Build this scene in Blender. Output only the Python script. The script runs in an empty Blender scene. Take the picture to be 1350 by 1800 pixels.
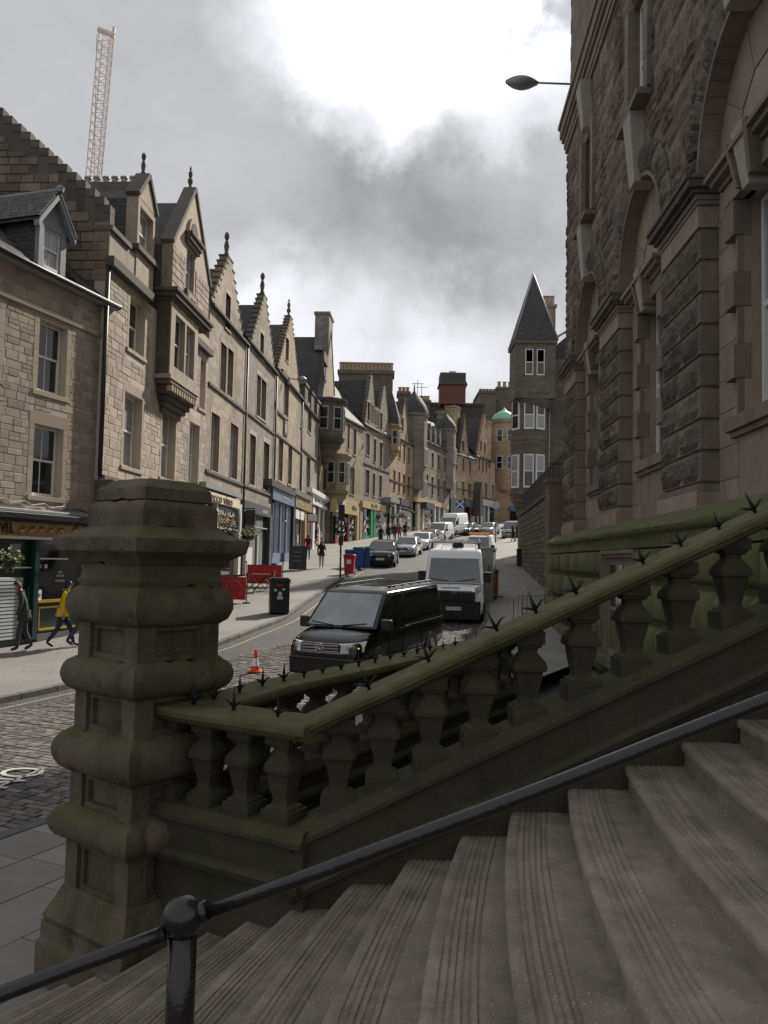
import bpy, bmesh, math, random
from mathutils import Vector, Matrix, noise
random.seed(7)
SC = bpy.context.scene
COL = SC.collection
R = math.radians

# ------------------------------------------------------------------ camera
F = 1456.0; PITCH = R(3.3); ROLL = R(1.2)          # focal length in photo pixels (1350x1800)
cam = bpy.data.cameras.new('camera'); camo = bpy.data.objects.new('camera', cam); COL.objects.link(camo)
cam.sensor_fit = 'VERTICAL'; cam.sensor_height = 34.6; cam.lens = 34.6 * F / 1800
cam.clip_start = 0.05; cam.clip_end = 3000
camo.matrix_world = Matrix.Rotation(math.pi / 2 + PITCH, 4, 'X') @ Matrix.Rotation(ROLL, 4, 'Z')
SC.camera = camo

def ray(px, py):
    x, y = (px - 675) / F, (900 - py) / F
    c, s = math.cos(ROLL), math.sin(ROLL)
    x, y = x * c - y * s, x * s + y * c
    cp, sp = math.cos(PITCH), math.sin(PITCH)
    return Vector((x, cp - sp * y, sp + cp * y))
def P(px, py, d):
    r = ray(px, py); return r * (d / r.y)
def PZ(px, py, z):
    r = ray(px, py); return r * (z / r.z)
def proj(v):
    cp, sp = math.cos(PITCH), math.sin(PITCH)
    f = v[1] * cp + v[2] * sp; y = -v[1] * sp + v[2] * cp; x = v[0]
    c, s = math.cos(ROLL), math.sin(ROLL)
    x, y = x * c + y * s, -x * s + y * c
    return (675 + F * x / f, 900 - F * y / f)

# ------------------------------------------------------------------ sun, sky, exposure
SUN_AZ, SUN_EL = R(31), R(37)                       # azimuth measured from +Y towards +X
sd = Vector((math.sin(SUN_AZ) * math.cos(SUN_EL), math.cos(SUN_AZ) * math.cos(SUN_EL), math.sin(SUN_EL)))
sl = bpy.data.lights.new('sun', 'SUN'); sl.energy = 4.3; sl.angle = R(1.5); sl.color = (1.0, 0.93, 0.82)
so = bpy.data.objects.new('sun', sl); COL.objects.link(so)
so.rotation_euler = (-sd).to_track_quat('-Z', 'Y').to_euler(); so.location = (20, 20, 60)

W = bpy.data.worlds.new('World'); SC.world = W; W.use_nodes = True
nt = W.node_tree; N = nt.nodes; L = nt.links; N.clear()
def wn(t, **k):
    n = N.new(t)
    for a, b in k.items(): setattr(n, a, b)
    return n
out = wn('ShaderNodeOutputWorld'); bg = wn('ShaderNodeBackground'); bg.inputs[1].default_value = 0.1
sky = wn('ShaderNodeTexSky', sky_type='NISHITA', sun_disc=False); sky.sun_elevation = SUN_EL; sky.sun_rotation = SUN_AZ
tc = wn('ShaderNodeTexCoord')
sep = wn('ShaderNodeSeparateXYZ'); L.new(tc.outputs['Generated'], sep.inputs[0])
zz = wn('ShaderNodeMath', operation='MAXIMUM'); L.new(sep.outputs[2], zz.inputs[0]); zz.inputs[1].default_value = 0.0
za = wn('ShaderNodeMath', operation='ADD'); L.new(zz.outputs[0], za.inputs[0]); za.inputs[1].default_value = 0.22
def div(o):
    n = wn('ShaderNodeMath', operation='DIVIDE'); L.new(o, n.inputs[0]); L.new(za.outputs[0], n.inputs[1]); return n.outputs[0]
cb = wn('ShaderNodeCombineXYZ'); L.new(div(sep.outputs[0]), cb.inputs[0]); L.new(div(sep.outputs[1]), cb.inputs[1])
n1 = wn('ShaderNodeTexNoise'); n1.inputs['Scale'].default_value = 1.35; n1.inputs['Detail'].default_value = 7; n1.inputs['Roughness'].default_value = 0.52
n1.inputs['Distortion'].default_value = 0.25
mp = wn('ShaderNodeMapping'); mp.inputs['Location'].default_value = (3.1, 1.7, 0); L.new(cb.outputs[0], mp.inputs[0]); L.new(mp.outputs[0], n1.inputs['Vector'])
# warp of the view direction so that cloud edges are ragged
nw = wn('ShaderNodeTexNoise'); nw.inputs['Scale'].default_value = 5.0; nw.inputs['Detail'].default_value = 6; nw.inputs['Roughness'].default_value = 0.6
L.new(tc.outputs['Generated'], nw.inputs['Vector'])
ws = wn('ShaderNodeVectorMath', operation='SUBTRACT'); L.new(nw.outputs['Color'], ws.inputs[0]); ws.inputs[1].default_value = (0.5, 0.5, 0.5)
wm = wn('ShaderNodeVectorMath', operation='SCALE'); L.new(ws.outputs[0], wm.inputs[0]); wm.inputs['Scale'].default_value = 0.26
wa = wn('ShaderNodeVectorMath', operation='ADD'); L.new(tc.outputs['Generated'], wa.inputs[0]); L.new(wm.outputs[0], wa.inputs[1])
wv = wn('ShaderNodeVectorMath', operation='NORMALIZE'); L.new(wa.outputs[0], wv.inputs[0])
def lobe(px, py, r_in, r_out, amt):
    d = ray(px, py).normalized()
    n = wn('ShaderNodeVectorMath', operation='DOT_PRODUCT'); L.new(wv.outputs[0], n.inputs[0]); n.inputs[1].default_value = d
    m = wn('ShaderNodeMapRange', interpolation_type='SMOOTHSTEP'); L.new(n.outputs['Value'], m.inputs[0])
    m.inputs[1].default_value = math.cos(R(r_out)); m.inputs[2].default_value = math.cos(R(r_in)); m.inputs[3].default_value = 0; m.inputs[4].default_value = amt
    return m.outputs[0]
def addn(a, b, op='ADD'):
    n = wn('ShaderNodeMath', operation=op)
    for i, x in enumerate((a, b)):
        if isinstance(x, (int, float)): n.inputs[i].default_value = x
        else: L.new(x, n.inputs[i])
    return n.outputs[0]
base = wn('ShaderNodeMapRange'); L.new(n1.outputs['Fac'], base.inputs[0])
base.inputs[1].default_value = 0.28; base.inputs[2].default_value = 0.72; base.inputs[3].default_value = 0.37; base.inputs[4].default_value = 0.45
lum = base.outputs[0]
SKY_LOBES = [(700, 60, 0.5, 9, 0.26), (560, 40, 0.5, 7, 0.14), (640, 160, 0.5, 6, 0.18), (960, 110, 0.5, 7, 0.34), (900, 40, 0.5, 6, 0.20), (760, 60, 0.5, 6, 0.14), (760, 190, 0.5, 4, 0.12),
             (640, 600, 1, 10, 0.17), (430, 470, 0.5, 5, 0.14), (830, 610, 1, 7, 0.18), (520, 570, 0.5, 7, 0.12),
             (720, 420, 2, 8, -0.09), (860, 440, 1, 7, -0.07), (570, 390, 1, 6, -0.05), (560, 260, 1, 6, -0.02), (200, 200, 2, 14, -0.02)]
for l in SKY_LOBES: lum = addn(lum, lobe(*l))
n3 = wn('ShaderNodeTexNoise'); n3.inputs['Scale'].default_value = 4.2; n3.inputs['Detail'].default_value = 8; n3.inputs['Roughness'].default_value = 0.58; n3.inputs['Distortion'].default_value = 0.4
L.new(cb.outputs[0], n3.inputs['Vector'])
lum = addn(lum, addn(addn(n3.outputs['Fac'], 0.5, 'SUBTRACT'), 0.16, 'MULTIPLY'))
lum = addn(addn(lum, 0.16, 'MAXIMUM'), 1.0, 'MINIMUM')
ramp = wn('ShaderNodeCombineColor')
L.new(addn(addn(lum, 9.75, 'MULTIPLY'), 0.0), ramp.inputs[0]); L.new(addn(lum, 9.9, 'MULTIPLY'), ramp.inputs[1]); L.new(addn(lum, 10.35, 'MULTIPLY'), ramp.inputs[2])
mix = wn('ShaderNodeMix', data_type='RGBA')
hole = addn(addn(1.0, lobe(990, 24, 0.6, 2.8, 0.9), 'SUBTRACT'), 0.0, 'MAXIMUM')
skd = wn('ShaderNodeMix', data_type='RGBA', blend_type='MULTIPLY'); skd.inputs[0].default_value = 1; L.new(sky.outputs[0], skd.inputs[6]); skd.inputs[7].default_value = (.5, .5, .5, 1)
L.new(hole, mix.inputs[0]); L.new(skd.outputs[2], mix.inputs[6]); L.new(ramp.outputs[0], mix.inputs[7])
L.new(mix.outputs[2], bg.inputs[0]); L.new(bg.outputs[0], out.inputs[0])
vs = SC.view_settings; vs.view_transform = 'Standard'; vs.look = 'None'; vs.exposure = 0.46; vs.gamma = 1; vs.use_curve_mapping = False

# ------------------------------------------------------------------ helpers
class MB:
    def __init__(s): s.v = []; s.f = []; s.M = None; s.c = []; s.cur = 0.5
    def add(s, vs_, fs):
        b = len(s.v)
        for p in vs_:
            p = Vector(p); s.v.append(s.M @ p if s.M else p)
        for f in fs: s.f.append([i + b for i in f]); s.c.append(s.cur)
        return s
    def box(s, x0, x1, y0, y1, z0, z1, open_back=False):
        vs_ = [(x0, y0, z0), (x1, y0, z0), (x1, y1, z0), (x0, y1, z0), (x0, y0, z1), (x1, y0, z1), (x1, y1, z1), (x0, y1, z1)]
        fs = [[0, 1, 5, 4], [1, 2, 6, 5], [3, 0, 4, 7], [4, 5, 6, 7], [0, 3, 2, 1]]
        if not open_back: fs.append([2, 3, 7, 6])
        return s.add(vs_, fs)
    def loft(s, rings, closed=True, caps=True):
        n = len(rings[0]); vs_ = [p for r in rings for p in r]; fs = []
        for i in range(len(rings) - 1):
            for j in range(n if closed else n - 1):
                k = (j + 1) % n; fs.append([i * n + j, i * n + k, (i + 1) * n + k, (i + 1) * n + j])
        if caps and closed: fs.append(list(range(n))[::-1]); fs.append([(len(rings) - 1) * n + j for j in range(n)])
        return s.add(vs_, fs)
    def prism(s, poly, y0, y1):                      # polygon in (x,z), extruded along y
        return s.loft([[(x, y0, z) for x, z in poly], [(x, y1, z) for x, z in poly]])
    def slab(s, poly, z0, z1):                       # polygon in (x,y), extruded along z
        return s.loft([[(x, y, z0) for x, y in poly], [(x, y, z1) for x, y in poly]])
    def square(s, prof, cx=0, cy=0):                 # stack of squares (z, half width)
        return s.loft([[(cx - h, cy - h, z), (cx + h, cy - h, z), (cx + h, cy + h, z), (cx - h, cy + h, z)] for z, h in prof])
    def lathe(s, prof, n=12, cx=0, cy=0, ph=0):      # (z, r)
        return s.loft([[(cx + r * math.cos(ph + 2 * math.pi * j / n), cy + r * math.sin(ph + 2 * math.pi * j / n), z) for j in range(n)] for z, r in prof])
    def tube(s, pts, r, n=8):
        pts = [Vector(p) for p in pts]; rings = []
        for i, p in enumerate(pts):
            t = (pts[min(i + 1, len(pts) - 1)] - pts[max(i - 1, 0)]).normalized()
            a = t.cross(Vector((0, 0, 1)))
            if a.length < 1e-3: a = t.cross(Vector((1, 0, 0)))
            a.normalize(); b = t.cross(a)
            rr = r[i] if isinstance(r, (list, tuple)) else r
            rings.append([p + (a * math.cos(2 * math.pi * j / n) + b * math.sin(2 * math.pi * j / n)) * rr for j in range(n)])
        return s.loft(rings)
    def mesh(s, name, fix=True):
        m = bpy.data.meshes.new(name); m.from_pydata([tuple(p) for p in s.v], [], s.f)
        if fix:
            bm = bmesh.new(); bm.from_mesh(m); bmesh.ops.recalc_face_normals(bm, faces=bm.faces); bm.to_mesh(m); bm.free()
        if s.c and (min(s.c) != max(s.c)):
            a = m.attributes.new('rnd', 'FLOAT', 'FACE'); a.data.foreach_set('value', s.c)
        m.update(); return m
    def build(s, name, mat, parent=None, smooth=None, loc=None, fix=True, bevel=0, sub=0):
        return ob(name, s.mesh(name, fix), mat, parent, smooth, loc, bevel, sub)
def ob(name, mesh, mat, parent=None, smooth=None, loc=None, bevel=0, sub=0):
    o = bpy.data.objects.new(name, mesh); COL.objects.link(o)
    if mat and not mesh.materials: mesh.materials.append(mat)
    if parent:
        o.parent = parent
        if 'zb' in parent: o.location = (0, 0, -parent['zb'])
    if loc is not None: o.location = loc
    if bevel:
        b = o.modifiers.new('bevel', 'BEVEL'); b.width = bevel; b.segments = 2; b.limit_method = 'ANGLE'
    if sub:
        b = o.modifiers.new('sub', 'SUBSURF'); b.levels = sub; b.render_levels = sub
    if smooth:
        for p in mesh.polygons: p.use_smooth = True
        if smooth is not True: mesh.set_sharp_from_angle(angle=R(smooth))
    return o
def tag(o, label, cat, group=None, kind=None):
    o['label'] = label; o['category'] = cat
    if group: o['group'] = group
    if kind: o['kind'] = kind
    return o
def thing(name, label, cat, loc=(0, 0, 0), rot=0, group=None):
    o = bpy.data.objects.new(name, None); COL.objects.link(o); o.location = loc; o.rotation_euler = (0, 0, rot)
    o.empty_display_size = 0.2
    return tag(o, label, cat, group)
def struct(o): o['kind'] = 'structure'; return o
def stuff(o): o['kind'] = 'stuff'; return o
def copy_tree(o, parent=None):
    c = o.copy(); COL.objects.link(c); c.parent = parent
    for ch in list(o.children): copy_tree(ch, c)
    return c
def text_mesh(txt, size, depth=0.004, bold=0.0, spacing=1.0, align='CENTER'):
    cu = bpy.data.curves.new('lettering', 'FONT'); cu.body = txt; cu.size = size; cu.extrude = depth; cu.offset = bold; cu.space_character = spacing
    cu.align_x = align; cu.align_y = 'CENTER'; cu.resolution_u = 3
    o = bpy.data.objects.new('tmp', cu); COL.objects.link(o)
    m = bpy.data.meshes.new_from_object(o.evaluated_get(bpy.context.evaluated_depsgraph_get()))
    bpy.data.objects.remove(o); return m

# ------------------------------------------------------------------ materials
MATS = {}
def material(name, col, rough=0.8, metal=0.0, var=0.25, scale=3.0, bump=0.15, bscale=30.0, tint=None, tfac=0.5, tscale=0.8,
             rnd=0.0, moss=0.0, mosscol=(0.075, 0.085, 0.022), brick=None, specks=0.0, spec=0.5, coat=0.0, emit=None, dist=0.02, mossall=0.0, stain=None, chips=None, flatbrick=None):
    m = bpy.data.materials.new(name); m.use_nodes = True; MATS[name] = m
    nt = m.node_tree; N = nt.nodes; L = nt.links; b = N['Principled BSDF']
    def nd(t, **k):
        n = N.new(t)
        for a, v in k.items(): setattr(n, a, v)
        return n
    def mth(op, a, c):
        n = nd('ShaderNodeMath', operation=op)
        for i, x in enumerate((a, c)):
            if isinstance(x, (int, float)): n.inputs[i].default_value = x
            else: L.new(x, n.inputs[i])
        return n.outputs[0]
    b.inputs['Roughness'].default_value = rough; b.inputs['Metallic'].default_value = metal
    b.inputs['Specular IOR Level'].default_value = spec; b.inputs['Coat Weight'].default_value = coat
    if coat: b.inputs['Coat Roughness'].default_value = 0.04
    if emit: b.inputs['Emission Color'].default_value = (*emit[0], 1); b.inputs['Emission Strength'].default_value = emit[1]
    if var == 0 and not bump and not rnd and not moss:
        b.inputs['Base Color'].default_value = (*col, 1); return m
    t = nd('ShaderNodeTexCoord'); vec = t.outputs['Object']
    g = nd('ShaderNodeNewGeometry')
    n = nd('ShaderNodeTexNoise'); n.inputs['Scale'].default_value = scale; n.inputs['Detail'].default_value = 5; n.inputs['Roughness'].default_value = 0.65
    L.new(g.outputs['Position'] if rnd or moss else vec, n.inputs['Vector'])
    fac = mth('ADD', mth('MULTIPLY', mth('SUBTRACT', n.outputs['Fac'], 0.5), 2.4 * var), 1.0)
    if rnd:
        oi = nd('ShaderNodeObjectInfo'); at = nd('ShaderNodeAttribute', attribute_name='rnd')
        fr = mth('FRACT', mth('ADD', oi.outputs['Random'], at.outputs['Fac']), 0.0)
        fac = mth('MULTIPLY', fac, mth('ADD', mth('MULTIPLY', mth('SUBTRACT', fr, 0.5), 2 * rnd), 1.0))
    cm = nd('ShaderNodeMix', data_type='RGBA', blend_type='MIX'); cm.inputs[6].default_value = (*col, 1)
    cm.inputs[7].default_value = (*(tint or col), 1)
    n2 = nd('ShaderNodeTexNoise'); n2.inputs['Scale'].default_value = tscale; n2.inputs['Detail'].default_value = 4
    L.new(g.outputs['Position'], n2.inputs['Vector'])
    mr = nd('ShaderNodeMapRange'); L.new(n2.outputs['Fac'], mr.inputs[0]); mr.inputs[1].default_value = 0.38; mr.inputs[2].default_value = 0.68; mr.inputs[4].default_value = tfac
    if rnd and tint:
        L.new(mth('MULTIPLY', mth('ADD', mr.outputs[0], mth('MULTIPLY', mth('FRACT', mth('MULTIPLY', fr, 7.31), 0.0), tfac)), 0.6), cm.inputs[0])
    else: L.new(mr.outputs[0], cm.inputs[0])
    colr = cm.outputs[2]; height = None
    bn = nd('ShaderNodeTexNoise'); bn.inputs['Scale'].default_value = bscale; bn.inputs['Detail'].default_value = 4; L.new(vec, bn.inputs['Vector'])
    height = mth('MULTIPLY', bn.outputs['Fac'], bump)
    if brick:
        bw, bh, ms, c2, mc = brick
        sp = nd('ShaderNodeSeparateXYZ'); L.new(vec, sp.inputs[0])
        cb = nd('ShaderNodeCombineXYZ'); L.new(mth('ADD', sp.outputs[0], sp.outputs[1]), cb.inputs[0]); L.new(sp.outputs[2], cb.inputs[1])
        # a slow wobble so the courses are not perfectly regular
        bt = nd('ShaderNodeTexBrick'); L.new(cb.outputs[0], bt.inputs['Vector'])
        bt.inputs['Scale'].default_value = 1; bt.inputs['Brick Width'].default_value = bw; bt.inputs['Row Height'].default_value = bh
        bt.inputs['Mortar Size'].default_value = ms; bt.inputs['Mortar Smooth'].default_value = 0.3; bt.offset = 0.43; bt.squash = 0.7; bt.squash_frequency = 3
        bt.inputs['Color1'].default_value = (1, 1, 1, 1); bt.inputs['Color2'].default_value = (c2, c2, c2 * 0.97, 1); bt.inputs['Mortar'].default_value = (mc, mc, mc, 1)
        bt.inputs['Bias'].default_value = 0.0
        mm = nd('ShaderNodeMix', data_type='RGBA', blend_type='MULTIPLY'); mm.inputs[0].default_value = 1; L.new(colr, mm.inputs[6]); L.new(bt.outputs['Color'], mm.inputs[7]); colr = mm.outputs[2]
        height = mth('ADD', height, mth('MULTIPLY', mth('SUBTRACT', 1.0, bt.outputs['Fac']), 0.8))
    if flatbrick:                                    # setts / flags on level ground: (width, height, joint, variation, joint tone, rotation)
        bw, bh, ms, c2, mc, rt = flatbrick
        mpb = nd('ShaderNodeMapping'); mpb.inputs['Rotation'].default_value = (0, 0, rt); L.new(vec, mpb.inputs[0])
        bt = nd('ShaderNodeTexBrick'); L.new(mpb.outputs[0], bt.inputs['Vector'])
        bt.inputs['Scale'].default_value = 1; bt.inputs['Brick Width'].default_value = bw; bt.inputs['Row Height'].default_value = bh; bt.inputs['Mortar Size'].default_value = ms; bt.inputs['Mortar Smooth'].default_value = 0.4; bt.offset = 0.37
        bt.inputs['Color1'].default_value = (1, 1, 1, 1); bt.inputs['Color2'].default_value = (c2, c2, c2, 1); bt.inputs['Mortar'].default_value = (mc, mc, mc, 1)
        mm = nd('ShaderNodeMix', data_type='RGBA', blend_type='MULTIPLY'); mm.inputs[0].default_value = 1; L.new(colr, mm.inputs[6]); L.new(bt.outputs['Color'], mm.inputs[7]); colr = mm.outputs[2]
        height = mth('ADD', height, mth('MULTIPLY', mth('SUBTRACT', 1.0, bt.outputs['Fac']), 0.8))
    if chips:                                         # freshly broken pale stone where the face has spalled: (colour, threshold, scale)
        cn_ = nd('ShaderNodeTexNoise'); cn_.inputs['Scale'].default_value = chips[2]; cn_.inputs['Detail'].default_value = 5; cn_.inputs['Roughness'].default_value = 0.6; L.new(g.outputs['Position'], cn_.inputs['Vector'])
        cr_ = nd('ShaderNodeMapRange'); L.new(cn_.outputs['Fac'], cr_.inputs[0]); cr_.inputs[1].default_value = chips[1]; cr_.inputs[2].default_value = chips[1] + .035
        cx_ = nd('ShaderNodeMix', data_type='RGBA'); L.new(cr_.outputs[0], cx_.inputs[0]); L.new(colr, cx_.inputs[6]); cx_.inputs[7].default_value = (*chips[0], 1); colr = cx_.outputs[2]
        height = mth('SUBTRACT', height, mth('MULTIPLY', cr_.outputs[0], 0.6))
    if stain:                                         # soot / weather stains with a shape of their own: (colour, amount, scale)
        sn = nd('ShaderNodeTexNoise'); sn.inputs['Scale'].default_value = stain[2]; sn.inputs['Detail'].default_value = 6; sn.inputs['Roughness'].default_value = 0.7
        mpn = nd('ShaderNodeMapping'); mpn.inputs['Scale'].default_value = (1.6, 1.6, 0.45); L.new(g.outputs['Position'], mpn.inputs[0]); L.new(mpn.outputs[0], sn.inputs['Vector'])
        sr = nd('ShaderNodeMapRange', interpolation_type='SMOOTHSTEP'); L.new(sn.outputs['Fac'], sr.inputs[0]); sr.inputs[1].default_value = 0.45; sr.inputs[2].default_value = 0.72; sr.inputs[4].default_value = stain[1]
        ms_ = nd('ShaderNodeMix', data_type='RGBA'); L.new(sr.outputs[0], ms_.inputs[0]); L.new(colr, ms_.inputs[6]); ms_.inputs[7].default_value = (*stain[0], 1); colr = ms_.outputs[2]
    mu = nd('ShaderNodeMix', data_type='RGBA', blend_type='MULTIPLY'); mu.inputs[0].default_value = 1; L.new(colr, mu.inputs[6])
    cc = nd('ShaderNodeCombineColor'); [L.new(fac, cc.inputs[i]) for i in range(3)]; L.new(cc.outputs[0], mu.inputs[7]); colr = mu.outputs[2]
    if specks:
        vo = nd('ShaderNodeTexVoronoi'); vo.inputs['Scale'].default_value = specks; L.new(g.outputs['Position'], vo.inputs['Vector'])
        sr = nd('ShaderNodeMapRange'); L.new(vo.outputs['Distance'], sr.inputs[0]); sr.inputs[1].default_value = 0.16; sr.inputs[2].default_value = 0.26; sr.inputs[3].default_value = 1; sr.inputs[4].default_value = 0
        sc_ = nd('ShaderNodeSeparateColor'); L.new(vo.outputs['Color'], sc_.inputs[0])
        pick = mth('MULTIPLY', sr.outputs[0], mth('MULTIPLY', mth('GREATER_THAN', sc_.outputs[0], 0.5), sc_.outputs[1]))
        sm = nd('ShaderNodeMix', data_type='RGBA'); L.new(mth('MULTIPLY', pick, 0.75), sm.inputs[0]); L.new(colr, sm.inputs[6]); sm.inputs[7].default_value = (0.66, 0.63, 0.58, 1); colr = sm.outputs[2]
        height = mth('ADD', height, mth('MULTIPLY', pick, 0.3))
    if moss or mossall:
        gn = nd('ShaderNodeSeparateXYZ'); L.new(g.outputs['Normal'], gn.inputs[0])
        up = nd('ShaderNodeMapRange'); L.new(gn.outputs[2], up.inputs[0]); up.inputs[1].default_value = 0.15; up.inputs[2].default_value = 0.8; up.inputs[3].default_value = mossall; up.inputs[4].default_value = moss
        mn = nd('ShaderNodeTexNoise'); mn.inputs['Scale'].default_value = 2.6; mn.inputs['Detail'].default_value = 6; mn.inputs['Roughness'].default_value = 0.7; L.new(g.outputs['Position'], mn.inputs['Vector'])
        mq = nd('ShaderNodeMapRange'); L.new(mn.outputs['Fac'], mq.inputs[0]); mq.inputs[1].default_value = 0.36; mq.inputs[2].default_value = 0.58
        mx = nd('ShaderNodeMix', data_type='RGBA'); L.new(mth('MULTIPLY', up.outputs[0], mq.outputs[0]), mx.inputs[0]); L.new(colr, mx.inputs[6])
        mc_ = nd('ShaderNodeMix', data_type='RGBA'); L.new(n.outputs['Fac'], mc_.inputs[0]); mc_.inputs[6].default_value = (*[c * 0.6 for c in mosscol], 1); mc_.inputs[7].default_value = (*[c * 1.35 for c in mosscol], 1)
        L.new(mc_.outputs[2], mx.inputs[7]); colr = mx.outputs[2]
    L.new(colr, b.inputs['Base Color'])
    bp = nd('ShaderNodeBump'); bp.inputs['Strength'].default_value = 0.9; bp.inputs['Distance'].default_value = dist; L.new(height, bp.inputs['Height']); L.new(bp.outputs[0], b.inputs['Normal'])
    return m
M_ = material
def plain(name, col, rough=0.5, metal=0.0, **k): return material(name, col, rough, metal, var=k.pop('var', 0.0), bump=k.pop('bump', 0), **k)

step_stone = M_('step_stone', (0.255, 0.218, 0.182), 0.85, var=0.55, scale=5, bump=0.5, bscale=90, tint=(0.17, 0.155, 0.105), tfac=0.8, tscale=1.6, specks=62, dist=0.008, stain=((0.11, 0.095, 0.07), 0.5, 2.6))
pier_stone = M_('pier_stone', (0.135, 0.105, 0.082), 0.92, var=0.55, scale=4, bump=0.5, bscale=45, tint=(0.075, 0.066, 0.045), tfac=0.9, tscale=2.2, moss=1.0, mosscol=(0.078, 0.080, 0.028), mossall=0.3, dist=0.02, stain=((0.032, 0.030, 0.021), 0.85, 2.4), chips=((0.24, 0.185, 0.15), .70, 3.3))
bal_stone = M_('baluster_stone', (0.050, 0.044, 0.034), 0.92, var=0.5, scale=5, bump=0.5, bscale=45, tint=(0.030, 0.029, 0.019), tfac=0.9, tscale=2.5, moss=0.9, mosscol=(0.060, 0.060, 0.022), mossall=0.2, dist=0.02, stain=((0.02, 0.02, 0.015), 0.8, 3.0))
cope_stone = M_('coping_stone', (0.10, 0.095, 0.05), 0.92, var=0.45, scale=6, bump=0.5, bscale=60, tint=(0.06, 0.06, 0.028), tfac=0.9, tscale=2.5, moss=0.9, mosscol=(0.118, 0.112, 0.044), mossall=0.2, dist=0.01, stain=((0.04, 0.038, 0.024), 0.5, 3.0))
iron = M_('black_iron', (0.012, 0.012, 0.013), 0.55, metal=0.3, var=0.3, bump=0.2, bscale=60, dist=0.003)
rail_paint = M_('black_rail_paint', (0.010, 0.010, 0.011), 0.26, var=0.5, scale=14, bump=0.5, bscale=55, dist=0.004, spec=.6, tint=(.03, .018, .014), tfac=.3, tscale=9)
sett = M_('granite_sett', (0.11, 0.105, 0.10), 0.62, var=0.3, scale=9, bump=0.4, bscale=60, rnd=0.45, tint=(0.15, 0.125, 0.11), tfac=0.6, dist=0.008)
sett_far = M_('sett_road', (0.095, 0.091, 0.087), 0.65, var=0.25, scale=1.2, bump=0.5, bscale=14, tint=(0.07, 0.067, 0.064), tfac=0.8, tscale=0.35, dist=0.02, flatbrick=(.21, .118, .016, .55, .5, R(-24)+R(90)*0))
pave = M_('paving', (0.24, 0.232, 0.22), 0.8, var=0.18, scale=2, bump=0.2, bscale=40, tint=(0.17, 0.165, 0.158), tfac=0.8, tscale=0.5, dist=0.006, flatbrick=(.9, .6, .010, .93, .78, R(-18)))
slabm = M_('paving_slab', (0.19, 0.185, 0.178), 0.75, var=0.2, scale=5, bump=0.25, bscale=60, rnd=0.22, tint=(0.21, 0.18, 0.15), tfac=0.5, dist=0.004)
kerbm = M_('kerb_stone', (0.10, 0.097, 0.092), 0.75, var=0.3, scale=5, bump=0.3, rnd=0.2)
line_yellow = M_('worn_yellow_paint', (0.27, 0.245, 0.16), 0.7, var=0.5, scale=6)
line_white = M_('worn_white_paint', (0.5, 0.49, 0.46), 0.7, var=0.4, scale=8)
asph = M_('asphalt', (0.055, 0.054, 0.052), 0.85, var=0.3, scale=2, bump=0.4, bscale=80)

# ------------------------------------------------------------------ ground
GP = [(-30, -2.74), (10, -2.72), (15, -2.70), (18.2, -2.61), (22, -2.41), (28.5, -2.05), (40, -1.24), (53, -0.40), (62, 0.32), (80, 1.75), (95, 3.0), (113, 4.5), (140, 6.7), (200, 11.5), (420, 28)]
def gz(y):
    if y <= GP[0][0]: return GP[0][1]
    for (a, b), (c, d) in zip(GP, GP[1:]):
        if y <= c: return b + (d - b) * (y - a) / (c - a)
    return GP[-1][1]
KL = [(-16, -4), (-11.4, 5.5), (-7.35, 14.6), (-6.3, 17), (-4.55, 22.5), (-3.35, 28.5), (-2.6, 38), (-1.75, 48), (-1.15, 53), (0.2, 62), (3.0, 74), (6.2, 86), (11, 101), (18, 120), (28, 142)]
KR = [(-9.5, -4), (-5.2, 5.0), (-3.72, 8.07), (-3.28, 8.95), (-0.9, 14.0), (1.0, 18.5), (2.55, 24), (3.75, 30), (5.6, 46), (7.2, 60), (10.4, 80), (14.5, 95), (22, 115), (33, 140)]
def lin(pts, y):
    for (a, b), (c, d) in zip(pts, pts[1:]):
        if y <= d: return a + (c - a) * (y - b) / (d - b)
    return pts[-1][0]
ys = sorted(set([-4, -2, 0, 2, 4] + [p[0] for p in GP if -4 < p[0] < 140] + [p[1] for p in KL + KR if -4 <= p[1] <= 140] + list(range(6, 140, 3))))
ys = [y for y in ys if -4 <= y <= 140]
def sheet(name, xl, xr, dz, mat, ylist=ys):
    mb = MB()
    for a, b in zip(ylist, ylist[1:]):
        mb.add([(xl(a), a, gz(a) + dz), (xr(a), a, gz(a) + dz), (xr(b), b, gz(b) + dz), (xl(b), b, gz(b) + dz)], [[0, 1, 2, 3]])
    return mb.build(name, mat)
yg = [-30, 10, 15, 18.2, 22, 28.5, 40, 53, 62, 80, 95, 113, 140, 200, 420]
struct(sheet('ground', lambda y: -300, lambda y: 300, -0.35, asph, yg))
road = struct(sheet('road', lambda y: lin(KL, y) - 0.05, lambda y: lin(KR, y) + 0.05, -0.11, sett_far))
LEFTWALL = lambda y: -22 if y < 16 else (-14 if y < 60 else lin(KL, y) - 9)
pl = struct(sheet('pavement_left', lambda y: lin(KL, y) - (14 if y < 30 else 9), lambda y: lin(KL, y) - 0.16, 0.0, pave))
pr = struct(sheet('pavement_right', lambda y: lin(KR, y) + 0.16, lambda y: lin(KR, y) + (2.35 if y < 20 else 3 + (y - 20) * .3), 0.0, pave, [y for y in ys if y >= 9.5]))
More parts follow.
